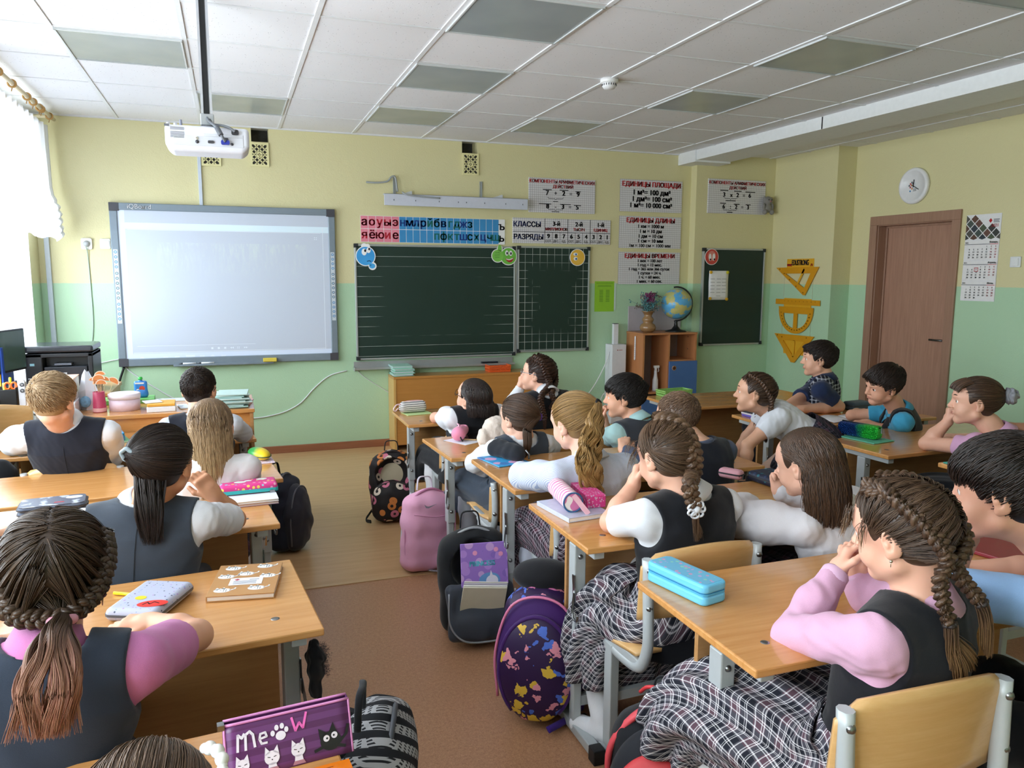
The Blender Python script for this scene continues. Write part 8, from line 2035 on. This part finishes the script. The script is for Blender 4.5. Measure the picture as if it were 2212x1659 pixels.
# ---- window column
p = Person('boy with short blond hair and navy waistcoat seen from behind, front window desk', dict(h=.0042, hip=(.075, -2.90, .47), neck=(.055, -3.055, .885), psi=2, sw=.150, head=(0.034, -3.136, 0.998), hrot=(17, -6, 2), skin='e3b398', s=1.06,
    L=J((-0.176, -2.930, 0.790), (-.16, -2.66, .72), (.7, .7, 0)), R=J((0.203, -2.920, 0.696), (.12, -2.60, .72), (-.8, .6, 0)), shirt=dict(mat=WHT, sleeve='long', collar=WHT, baggy=.012), vest=dict(mat=NAVY, seam=plain('11141d', .9)), pants=TR, shoes=SHOE,
    hair=dict(style='short', mat=H_BLOND, len=.042, puff=.014, whorl=(-.35, -.80, .45), dens=1.3, seed=3))); p.build()
p = Person('dark-haired boy in glasses at the right end of the front window desk', dict(h=.0048, hip=(.60, -2.78, .46), neck=(.600, -2.800, .845), psi=0, head=(0.599, -2.743, 0.965), hrot=(16, -4, 0), skin='dfae92', sw=.145,
    R=J((0.815, -2.620, 0.690), (0.761, -2.500, 0.761), (-.2, .9, -.1), curl=.8), L=J((.40, -2.60, .71), (.56, -2.42, .71), (.8, .5, 0)), shirt=dict(mat=fabric('c9cdd6', .8), sleeve='half', collar=WHT), vest=dict(mat=NAVY), pants=TR, shoes=SHOE,
    hair=dict(style='short', mat=H_DARK, len=.018, puff=.004, grow=.005, dens=1.2, seed=4))); p.build(); p.glasses(BLACKP)
p = Person('girl with long loose blond-brown hair in a white ribbed top, window column', dict(h=.0042, hip=(.66, -3.72, .46), neck=(.665, -3.765, .845), psi=0, head=(0.673, -3.695, 0.949), hrot=(2, -6, 0), sw=.135,
    R=J((0.803, -3.620, 0.710), (.80, -3.45, .71), (-.7, .7, 0)), L=J((.50, -3.56, .70), (.58, -3.40, .71), (.8, .6, 0)), shirt=dict(mat=fabric('dad8da', .85), sleeve='short'), skirt=dict(mat=PLAID2), tights=fabric('c9c9d0'), shoes=SHOE,
    hair=dict(style='long', mat=H_ASH, low=.72, fmax=.95, flare=.02, back=.035, seed=6, lay=.014, dens=1.5, amt=.45, wave=.003))); p.build()
p = Person('girl with a dark pony tail, grey waistcoat and white blouse, hand at her ear', dict(h=.0036, hip=(.47, -4.50, .47), neck=(.505, -4.425, .865), psi=6, sw=.145, s=1.05, head=(0.560, -4.443, 0.988), hrot=(20, -4, 4), skin='c9936f',
    R=J((0.750, -4.241, 0.735), (0.690, -4.300, 0.842), (-.55, .15, .8), (.3, -.9, .3), curl=.75, thumb=.7), L=J((0.424, -4.380, 0.772), (.36, -4.14, .72), (.8, .5, 0)), shirt=dict(mat=WHT, sleeve='half', collar=WHT), vest=dict(mat=fabric('3b434e', .85), drop=.09, seam=plain('14161b', .9)), skirt=dict(mat=GREYV), tights=fabric('35353c'), shoes=SHOE,
    hair=dict(style='pony', mat=H_DARK, tie=(-.050, -.108, .040), out=(-.10, -1, -.3), tpath=[(0.523, -4.500, 0.991), (0.527, -4.545, 0.894), (0.531, -4.560, 0.780)], tw=[.018, .036, .044, .042, .026], th=[.016, .026, .028, .022, .014], band=plain('8fa0a8', .5), dens=1.7, clumps=30, wave=.004, wl=.2, r=.0026, spread=.040, seed=8, bandr=.017, grav=.30, open=.08))); p.build()
p = Person('girl in pink shirt with crown plaits and rosy pony tail', dict(h=.0030, hip=(.36, -5.42, .47), neck=(.425, -5.345, .865), psi=-4, sw=.148, s=1.06, head=(0.434, -5.277, 0.989), hrot=(-6, -4, 2), skin='dcaa8c',
    R=J((0.665, -5.116, 0.745), (0.566, -5.004, 0.740), (-.9, .35, 0), curl=.4), L=J((.09, -5.14, .74), (.24, -5.02, .74), (.9, .35, 0)), shirt=dict(mat=PKS2, sleeve='short', collar=PKS2, chigh=.035), vest=dict(mat=fabric('2b3442', .85), drop=.10), skirt=dict(mat=GREYV), tights=fabric('2c2c34'), shoes=SHOE,
    hair=dict(style='crown', mat=H_OMBRE, tie=(.020, -.108, -.062), ring=[(.078, .03, .055), (.086, -.03, .015), (.072, -.075, -.030), (.042, -.100, -.055)], tpath=[(0.470, -5.475, 0.931), (0.467, -5.525, 0.879), (0.461, -5.550, 0.799)], tw=[.014, .026, .042, .062, .066], th=[.012, .018, .022, .022, .016], band=plain('c98fa0', .7), dens=1.9, seed=9))); p.build(); p.earring(plain('c9a86a', .3, .5, .9), 1, .021)
p = Person('brown-haired head with a pearl headband at the bottom edge', dict(h=.0036, hip=(.66, -6.02, .46), neck=(.665, -6.01, .80), psi=0, head=(0.642, -5.899, 0.846), hrot=(4, -6, 0), shirt=dict(mat=WHT, sleeve='short'), vest=dict(mat=NAVY), skirt=dict(mat=GREYV), tights=fabric('d8d8dc'), shoes=SHOE,
    hair=dict(style='pony', mat=H_LBR, tie=(.0, -.10, .0), L=.25, band=plain('c9c9d0', .5), dens=1.8, seed=10))); p.build()
mb = MB()
for i in range(13):
    u = i/12; a = 2.3-1.5*u; c = p.hp((.085*math.sin(a)*.9+.02, -.078+.04*u, .028+.088*abs(math.cos(a-.95))))-p.org
    mb.sphere(tuple(c), .0085 if i % 2 else .0062, None, 12, 8)
mb.build('pearl_headband', plain('e9e6e2', .2, .6), p.root)
p = Person('child in a light blue top at the left edge of the picture, only an arm in view', dict(h=.005, hip=(-.12, -4.55, .46), neck=(-.10, -4.50, .86), psi=0, head=(-.10, -4.45, 1.0), hrot=(10, 0, 0), skin='cf9d7c', R=J((0.151, -4.420, 0.795), (.06, -4.18, .73), (-.2, .9, 0)), shirt=dict(mat=fabric('aebfd6', .8), sleeve='short'), pants=TR, shoes=SHOE, hair=dict(style='short', mat=H_BROWN, len=.03, seed=2))); p.build()
# ---- middle column
p = Person('girl in glasses with a dark brown bob and puffed white sleeves, front middle desk', dict(h=.0048, hip=(2.02, -2.68, .45), neck=(2.045, -2.735, .800), psi=-6, head=(2.024, -2.757, 0.859), hrot=(-34, 14, -6), skin='e3b096', sw=.138,
    L=J((1.891, -2.412, 0.690), (2.096, -2.302, 0.685), (.9, .35, 0)), R=J((2.28, -2.50, .69), (2.12, -2.40, .69), (-.9, .3, 0)), shirt=dict(mat=WHT, sleeve='puff'), vest=dict(mat=BLACKF, drop=.09), skirt=dict(mat=BLACKF), tights=fabric('e0e0e4'), shoes=SHOE,
    hair=dict(style='bob', mat=hair_mat('1e1513', '40302a'), low=.785, fmax=1.3, seed=12, lay=.008, dens=1.4, amt=.3))); p.build(); p.glasses(BLACKP)
p = Person('tall girl in glasses with two long dark plaits resting her chin on her hand', dict(h=.0048, hip=(2.50, -2.62, .46), neck=(2.490, -2.700, .850), psi=-8, head=(2.468, -2.623, 0.956), hrot=(-48, 6, 0), skin='e2b197', sw=.140, s=1.05,
    L=J((2.30, -2.50, .69), (2.387, -2.540, 0.865), (.15, .15, .95), (-.7, .6, .2), curl=1.25, thumb=.8), R=J((2.74, -2.50, .69), (2.56, -2.40, .69), (-.9, .3, 0)), shirt=dict(mat=WHT, sleeve='long', collar=WHT), vest=dict(mat=BLACKF, drop=.09), skirt=dict(mat=BLACKF), tights=fabric('e0e0e4'), shoes=SHOE,
    hair=dict(style='two', mat=hair_mat('2a1a14', '553625'), pathL=[(-.035, .03, .100), (-.060, -.035, .080), (-.066, -.075, .02), (-.055, -.095, -.045)], pathR=[(.035, .03, .100), (.060, -.035, .080), (.066, -.075, .02), (.055, -.095, -.045)], downL=[(2.416, -2.800, 0.841), (2.432, -2.820, 0.722)], downR=[(2.497, -2.770, 0.859), (2.506, -2.790, 0.813)], band=plain('2a1c18'), L=.06, w0=.013, w1=.010, dens=1.2, seed=14))); p.build(); p.glasses(plain('9aa0a8', .3, .5, .8))
p = Person('girl with a brown pony tail and purple hair tie hugging a cream plush toy', dict(h=.0042, hip=(2.04, -3.41, .45), neck=(2.045, -3.475, .775), psi=-10, head=(2.040, -3.449, 0.863), hrot=(-24, -4, -4), skin='e6b8a0', sw=.132, s=.98,
    L=J((1.849, -3.360, 0.635), (1.970, -3.280, 0.568), (.8, .5, .1), (0, 0, 1), .6), R=J((2.26, -3.34, .68), (2.12, -3.22, .68), (-.8, .5, 0)), shirt=dict(mat=WHT, sleeve='long', baggy=.006, collar=None), vest=dict(mat=GREYV, drop=.08, scoop=.035), skirt=dict(mat=GREYV, drop=.14), tights=fabric('9a9ca4'), shoes=SHOE,
    hair=dict(style='pony', mat=H_MID, tie=(.030, -.108, .005), out=(.2, -1, -.1), tpath=[(2.042, -3.570, 0.834), (2.034, -3.590, 0.761), (2.014, -3.585, 0.692)], tw=[.014, .024, .024, .010], th=[.012, .018, .018, .008], band=plain('5a2fa0', .5), dens=1.3, seed=15, r=.0024, spread=.018, grav=.35, clumps=16))); p.build()
p = Person('boy with short black hair in grey waistcoat and mint shirt, fist at his mouth', dict(h=.0042, hip=(2.72, -3.50, .46), neck=(2.700, -3.425, .805), psi=-12, head=(2.652, -3.361, 0.918), hrot=(-58, -2, 0), skin='dda98c', sw=.145, s=1.02,
    L=J((2.638, -3.200, 0.676), (2.599, -3.240, 0.779), (-.15, .1, .95), (-.6, .6, .2), 1.3, .8), R=J((2.95, -3.25, .69), (2.75, -3.15, .69), (-.9, .3, 0)), shirt=dict(mat=MINT, sleeve='half', collar=MINT), vest=dict(mat=DGREY), pants=TR, shoes=SHOE,
    hair=dict(style='short', mat=H_BLACK, len=.040, puff=.014, fringe=.050, dens=1.4, seed=16))); p.build()
p = Person('girl with a long wavy blonde pony tail in a blue-white striped blouse', dict(h=.0036, hip=(2.08, -4.22, .46), neck=(2.020, -4.275, .855), psi=-6, sw=.140, s=1.04, head=(1.987, -4.207, 0.981), hrot=(-22, -10, -6), skin='e8b9a2',
    L=J((1.832, -4.057, 0.745), (1.976, -4.081, 0.735), (.9, .35, 0)), R=J((2.30, -4.05, .735), (2.14, -3.94, .735), (-.9, .3, 0)), shirt=dict(mat=STRIPE, sleeve='long', baggy=.010, collar=STRIPE), skirt=dict(mat=plaid_mat('201a24', '3a2430', 'b8b0b8'), drop=.22), tights=fabric('b4b8c6'), shoes=SHOE,
    hair=dict(style='pony', mat=H_DBL, tie=(.022, -.118, .060), out=(.25, -1, .15), tpath=[(1.999, -4.360, 0.985), (1.960, -4.400, 0.868), (1.991, -4.410, 0.743)], tw=[.018, .036, .050, .056, .040], th=[.016, .026, .030, .026, .016], band=plain('151418', .6), dens=1.6, wave=.009, wl=.09, seed=17, r=.0024, spread=.030, clumps=34, grav=.3, open=.12, amt=.4))); p.build(); p.earring(plain('c9b070', .3, .5, .9), -1)
p = Person('boy with cropped brown hair hidden behind the girl with the French plait', dict(h=.0048, hip=(2.66, -4.12, .46), neck=(2.64, -4.06, .83), psi=-5, head=(2.594, -3.962, 0.920), hrot=(-20, -6, 0), skin='d9ab90', L=J((2.42, -3.98, .735), (2.36, -3.92, .78), (.3, .6, .6), curl=.8), R=J((2.86, -3.92, .735), (2.70, -3.82, .735), (-.9, .3, 0)),
    shirt=dict(mat=fabric('4c556c', .8), sleeve='long', collar=None), vest=dict(mat=NAVY), pants=TR, shoes=SHOE, hair=dict(style='short', mat=hair_mat('5e4534', '8c6e54'), len=.016, puff=.004, grow=.005, dens=1.2, seed=18))); p.build()
p = Person('girl with a single French plait and white flower tie, black waistcoat and plaid skirt', dict(h=.0032, hip=(2.06, -4.88, .47), neck=(2.075, -4.870, .870), psi=-6, sw=.142, s=1.04, head=(2.023, -4.820, 0.983), hrot=(-14, -10, -2), skin='e0ae94',
    L=J((1.883, -4.727, 0.755), (1.995, -4.670, 0.852), (.35, .35, .85), (-.75, .45, .2), .85, .5), R=J((2.32, -4.70, .755), (2.127, -4.600, 0.835), (-.45, .2, .85), (.6, .7, .1), .85, .5), shirt=dict(mat=WHT, sleeve='half', baggy=.02, collar=WHT), vest=dict(mat=BLACKF, drop=.08),
    skirt=dict(mat=PLAID, path=[(2.063, -4.878, .600), (2.061, -4.880, .520), (2.045, -4.82, .475), (2.01, -4.74, .475), (1.98, -4.685, .40), (1.965, -4.665, .31), (1.96, -4.66, .22)], wd=[.135, .175, .20, .20, .195, .195, .19], dp=[.10, .13, .13, .13, .12, .12, .12], rip=.085), tights=fabric('e6e6ea', .7), anL=(1.863, -4.755, 0.085), ftL=(-.25, .5, 0), anR=(2.28, -4.50, .085), ftR=(.1, .9, 0), knL=(1.899, -4.620, 0.273), 
    hair=dict(style='french', mat=H_LBR, path=[(-.004, .020, .108), (.004, -.045, .098), (.008, -.090, .055), (.008, -.108, .0), (.008, -.098, -.055)], down=[(2.006, -4.985, 0.931), (2.022, -4.990, 0.868)], band=None, w0=.019, w1=.013, pitch=.040, L=.10, dens=1.8, seed=20, wisps=[dict(p=(-.075, .040, .03), v=(-.6, .2, -.1), L=.07, n=26, r=.0007), dict(p=(-.06, .07, .05), v=(-.5, .2, .1), L=.05, n=14, r=.0007)]))); p.build()
e = A3(p.D['hair']['down'][-1]); mb = MB()
for i in range(7):
    a = 2*PI*i/7; c = e-p.org+A3((.017*math.cos(a), -.010, .017*math.sin(a)-.004)); mb.tube([c+A3((.012*math.cos(b), .003*math.sin(2*b), .010*math.sin(b))) for b in [2*PI*k/14 for k in range(14)]], .0036, 6, closed=True)
mb.sphere(tuple(e-p.org+A3((0, -.012, -.004))), .011, None, 12, 8); mb.build('hair_flower', plain('dfe3ea', .6), p.root)
p = Person('girl with straight brown shoulder-length hair in a pale grey-white blouse', dict(h=.0034, hip=(2.62, -5.02, .46), neck=(2.520, -5.000, .830), psi=-10, sw=.140, s=1.03, head=(2.448, -4.956, 0.958), hrot=(-22, -12, -4), skin='e3b39a',
    L=J((2.298, -4.820, 0.755), (2.447, -4.694, 0.745), (-.45, .85, 0), (0, 0, 1), .25), R=J((2.74, -4.78, .76), (2.545, -4.720, 0.793), (-.15, .1, .95), (.2, .9, .2), .9, .6), shirt=dict(mat=PALE, sleeve='long', baggy=.018, collar=PALE), skirt=dict(mat=PLAID2), tights=fabric('3a3a42'), shoes=SHOE,
    hair=dict(style='bob', mat=hair_mat('33241b', '644833'), low=.805, fmax=1.2, flare=.12, seed=21, lay=.010, dens=1.9, amt=.35, wave=.003))); p.build()
p = Person('nearest girl with two plaits, pink long sleeves and clasped hands', dict(h=.0027, hip=(2.04, -5.69, .47), neck=(2.085, -5.735, .885), psi=-16, sw=.145, s=1.05, head=(2.049, -5.704, 1.019), hrot=(-22, -12, -4), skin='e4b097',
    L=J((1.946, -5.520, 0.725), (2.107, -5.470, 0.834), (.55, .10, .80), (-.75, .55, .2), .80, .55), R=J((2.22, -5.46, .755), (2.200, -5.440, 0.808), (-.15, .10, .95), (.75, .45, .1), .80, .55), shirt=dict(mat=PKS, sleeve='long', collar=PKS, cuff=fabric('d9b2cc', .8)), vest=dict(mat=BLACKF, drop=.08),
    skirt=dict(mat=PLAID, drop=.12, wd=[.14, .17, .195, .205, .205, .20, .20], dp=[.11, .13, .13, .115, .11, .12, .12], rip=.075), tights=fabric('e4e4ea', .7), shoes=SHOE,
    hair=dict(style='two', mat=hair_mat('3c2a1f', '6e5440', ('5a402c', '9c7650')), pathL=[(-.028, .045, .102), (-.052, -.010, .092), (-.062, -.055, .055), (-.060, -.088, .010), (-.050, -.100, -.035)], pathR=[(.028, .045, .102), (.052, -.010, .092), (.062, -.055, .055), (.060, -.088, .010), (.050, -.100, -.035)],
      downL=[(2.029, -5.820, 0.955), (2.044, -5.835, 0.879)], downR=[(2.096, -5.800, 0.967), (2.135, -5.825, 0.904)], band=plain('2a2220'), L=.115, dens=2.2, w0=.0125, w1=.009, pitch=.030, seed=22, wisps=[dict(p=(-.045, .078, .058), v=(-.35, .25, -.8), L=.06, n=26, r=.0007, sp=.006), dict(p=(-.070, .040, .040), v=(-.15, .1, -1), L=.06, n=18, r=.0007, sp=.006)]))); p.build(); p.earring(plain('c9c2b0', .25, .5, .9), -1)
p = Person('boy with dark hair in a light blue shirt and navy waistcoat at the right edge', dict(h=.0028, hip=(2.62, -5.92, .47), neck=(2.520, -5.745, .910), psi=-18, sw=.155, s=1.10, head=(2.361, -5.681, 1.069), hrot=(-28, -8, 0), skin='e0aa90', hs=1.04,
    L=J((2.33, -5.56, .80), (2.492, -5.500, 0.890), (-.05, .05, .97), (-.7, .6, .1), 1.15, .75), R=J((2.80, -5.52, .77), (2.62, -5.40, .75), (-.9, .4, 0)), shirt=dict(mat=LBLUE, sleeve='half', collar=LBLUE, chigh=.032), vest=dict(mat=fabric('1d222c', .85), drop=.09), pants=TR, shoes=SHOE,
    hair=dict(style='short', mat=hair_mat('15110f', '33261f'), len=.050, puff=.016, fringe=.055, dens=1.8, seed=23))); p.build()
# ---- door column
p = Person('girl in a white puff-sleeved top kneeling on a chair and leaning on one straight arm', dict(h=.0045, hip=(3.72, -3.56, .66), neck=(3.475, -3.440, .830), psi=-62, head=(3.380, -3.462, 0.918), hrot=(-52, 4, 4), skin='d9a98c', sw=.130,
    L=J((3.282, -3.550, 0.660), (3.261, -3.580, 0.545), (-.75, .2, -.25), (.1, 0, 1), .25), R=J((3.48, -3.28, .64), (3.44, -3.24, .50), (-.7, .3, -.3), (.1, 0, 1), .25), shirt=dict(mat=fabric('dfe2ea', .8), sleeve='puff'), skirt=dict(mat=PLAID2, path=[(3.66, -3.52, .72), (3.74, -3.56, .66), (3.76, -3.57, .60), (3.70, -3.55, .54), (3.66, -3.53, .50), (3.64, -3.52, .47), (3.63, -3.52, .45)], wd=[.13, .16, .17, .18, .19, .19, .19], dp=[.10, .11, .12, .13, .14, .14, .14]),
    knL=(3.50, -3.60, .47), anL=(3.80, -3.70, .46), ftL=(.9, -.3, 0), knR=(3.55, -3.42, .47), anR=(3.85, -3.50, .46), ftR=(.9, -.3, 0), tights=fabric('c9a894', .7), hair=dict(style='two', mat=H_MID, pathL=[(-.035, .04, .098), (-.062, -.02, .072), (-.066, -.065, .02), (-.052, -.090, -.035)], pathR=[(.035, .04, .098), (.062, -.02, .072), (.066, -.065, .02), (.052, -.090, -.035)], downL=[(3.41, -3.55, .80), (3.40, -3.55, .73)], downR=[(3.50, -3.34, .82), (3.50, -3.33, .76)], band=plain('c98aa8', .5), L=.06, dens=1.2, seed=25))); p.build()
p = Person('boy in a navy shirt and checked waistcoat with folded arms near the corner', dict(h=.0045, hip=(4.56, -2.60, .46), neck=(4.485, -2.740, .865), psi=-46, sw=.170, s=1.18, hs=1.06, head=(4.453, -2.711, 0.989), hrot=(-56, 0, 0), skin='dcab90',
    L=J((4.510, -2.861, 0.690), (4.231, -2.851, 0.685), (-.85, .3, 0), (0, 0, 1), .35), R=J((4.123, -2.808, 0.690), (4.325, -2.761, 0.690), (.7, -.4, 0), (0, 0, 1), .35), shirt=dict(mat=NAVS, sleeve='short', collar=NAVS, chigh=.03), vest=dict(mat=check_cloth(), drop=.08, name='waistcoat'), pants=TR, shoes=SHOE,
    hair=dict(style='short', mat=H_DARK, len=.030, puff=.009, fringe=.022, dens=1.2, seed=26))); p.build()
p = Person('boy in turquoise shirt and black waistcoat, hand on an open book', dict(h=.0042, hip=(4.42, -3.52, .46), neck=(4.280, -3.565, .800), psi=-50, sw=.145, head=(4.131, -3.589, 0.947), hrot=(-78, -12, -14), skin='d8a388', s=1.02,
    R=J((4.22, -3.28, .72), (4.529, -3.059, 0.685), (-.85, .3, -.1), (0, 0, 1), .30, .4, .10), L=J((4.286, -3.520, 0.647), (4.20, -3.42, .70), (-.7, .5, 0)), shirt=dict(mat=TURQ, sleeve='short', collar=TURQ), vest=dict(mat=BLACKF, drop=.08), pants=TR, shoes=SHOE,
    hair=dict(style='short', mat=hair_mat('1c1412', '3c2b22'), len=.036, puff=.012, fringe=.038, dens=1.3, seed=27))); p.build()
p = Person('girl in pink with a fringe and a grey bun net, fist at her chin', dict(h=.0038, hip=(4.17, -4.36, .46), neck=(4.040, -4.365, .835), psi=-34, sw=.138, head=(3.947, -4.302, 0.974), hrot=(-50, 0, 0), skin='dcab92', s=1.02,
    L=J((3.924, -4.080, 0.735), (3.986, -4.140, 0.852), (.05, .05, .97), (-.7, .6, .2), 1.25, .8), R=J((4.30, -4.14, .735), (4.14, -4.02, .735), (-.9, .3, 0)), shirt=dict(mat=fabric('cf9fc0', .8), sleeve='puff', collar=fabric('cf9fc0', .8), chigh=.03), vest=dict(mat=BLACKF, drop=.09), skirt=dict(mat=BLACKF), tights=fabric('d8d8dc'), shoes=SHOE,
    hair=dict(style='bun', mat=H_MID, tie=(0, -.112, .030), bangs=.040, dens=1.4, seed=28))); p.build()
F = Field(p.hp((0, -.135, .035))-.06, p.hp((0, -.135, .035))+.06, .004); F.ell(p.hp((0, -.138, .034)), (.036, .034, .038), p.HR); F.wob(.003, 80, 3); F.obj('bun_net', plain('8d8f98', .6), p.root, None, p.org)
mb = MB(); c = p.neck+p.fwd_t*.075-p.up*.02-p.org; R_ = Matrix.Translation(Vector(c)) @ Matrix.Rotation(-p.psi, 4, 'Z')
for s_ in (-1, 1): mb.prism([(0, -.008), (s_*.04, -.022), (s_*.045, .022), (0, .008)][::s_], -.008, .008, R_ @ Matrix.Rotation(PI/2, 4, 'X'))
mb.build('bow', plain('e0358f', .6), p.root, bevel=.004)
p = Person('child reaching a bare arm in at the right edge behind the bun girl', dict(h=.006, hip=(4.86, -4.42, .46), neck=(4.84, -4.40, .86), psi=-20, head=(4.82, -4.34, 1.0), hrot=(-40, 0, 0), skin='a9795c', L=J((4.651, -3.949, 0.740), (4.48, -4.05, .735), (-.8, .5, 0)), R=J((5.06, -4.14, .735), (4.92, -4.02, .735), (-.8, .5, 0)), shirt=dict(mat=WHT, sleeve='short'), pants=TR, shoes=SHOE, hair=dict(style='short', mat=H_DARK, len=.03, seed=29))); p.build()
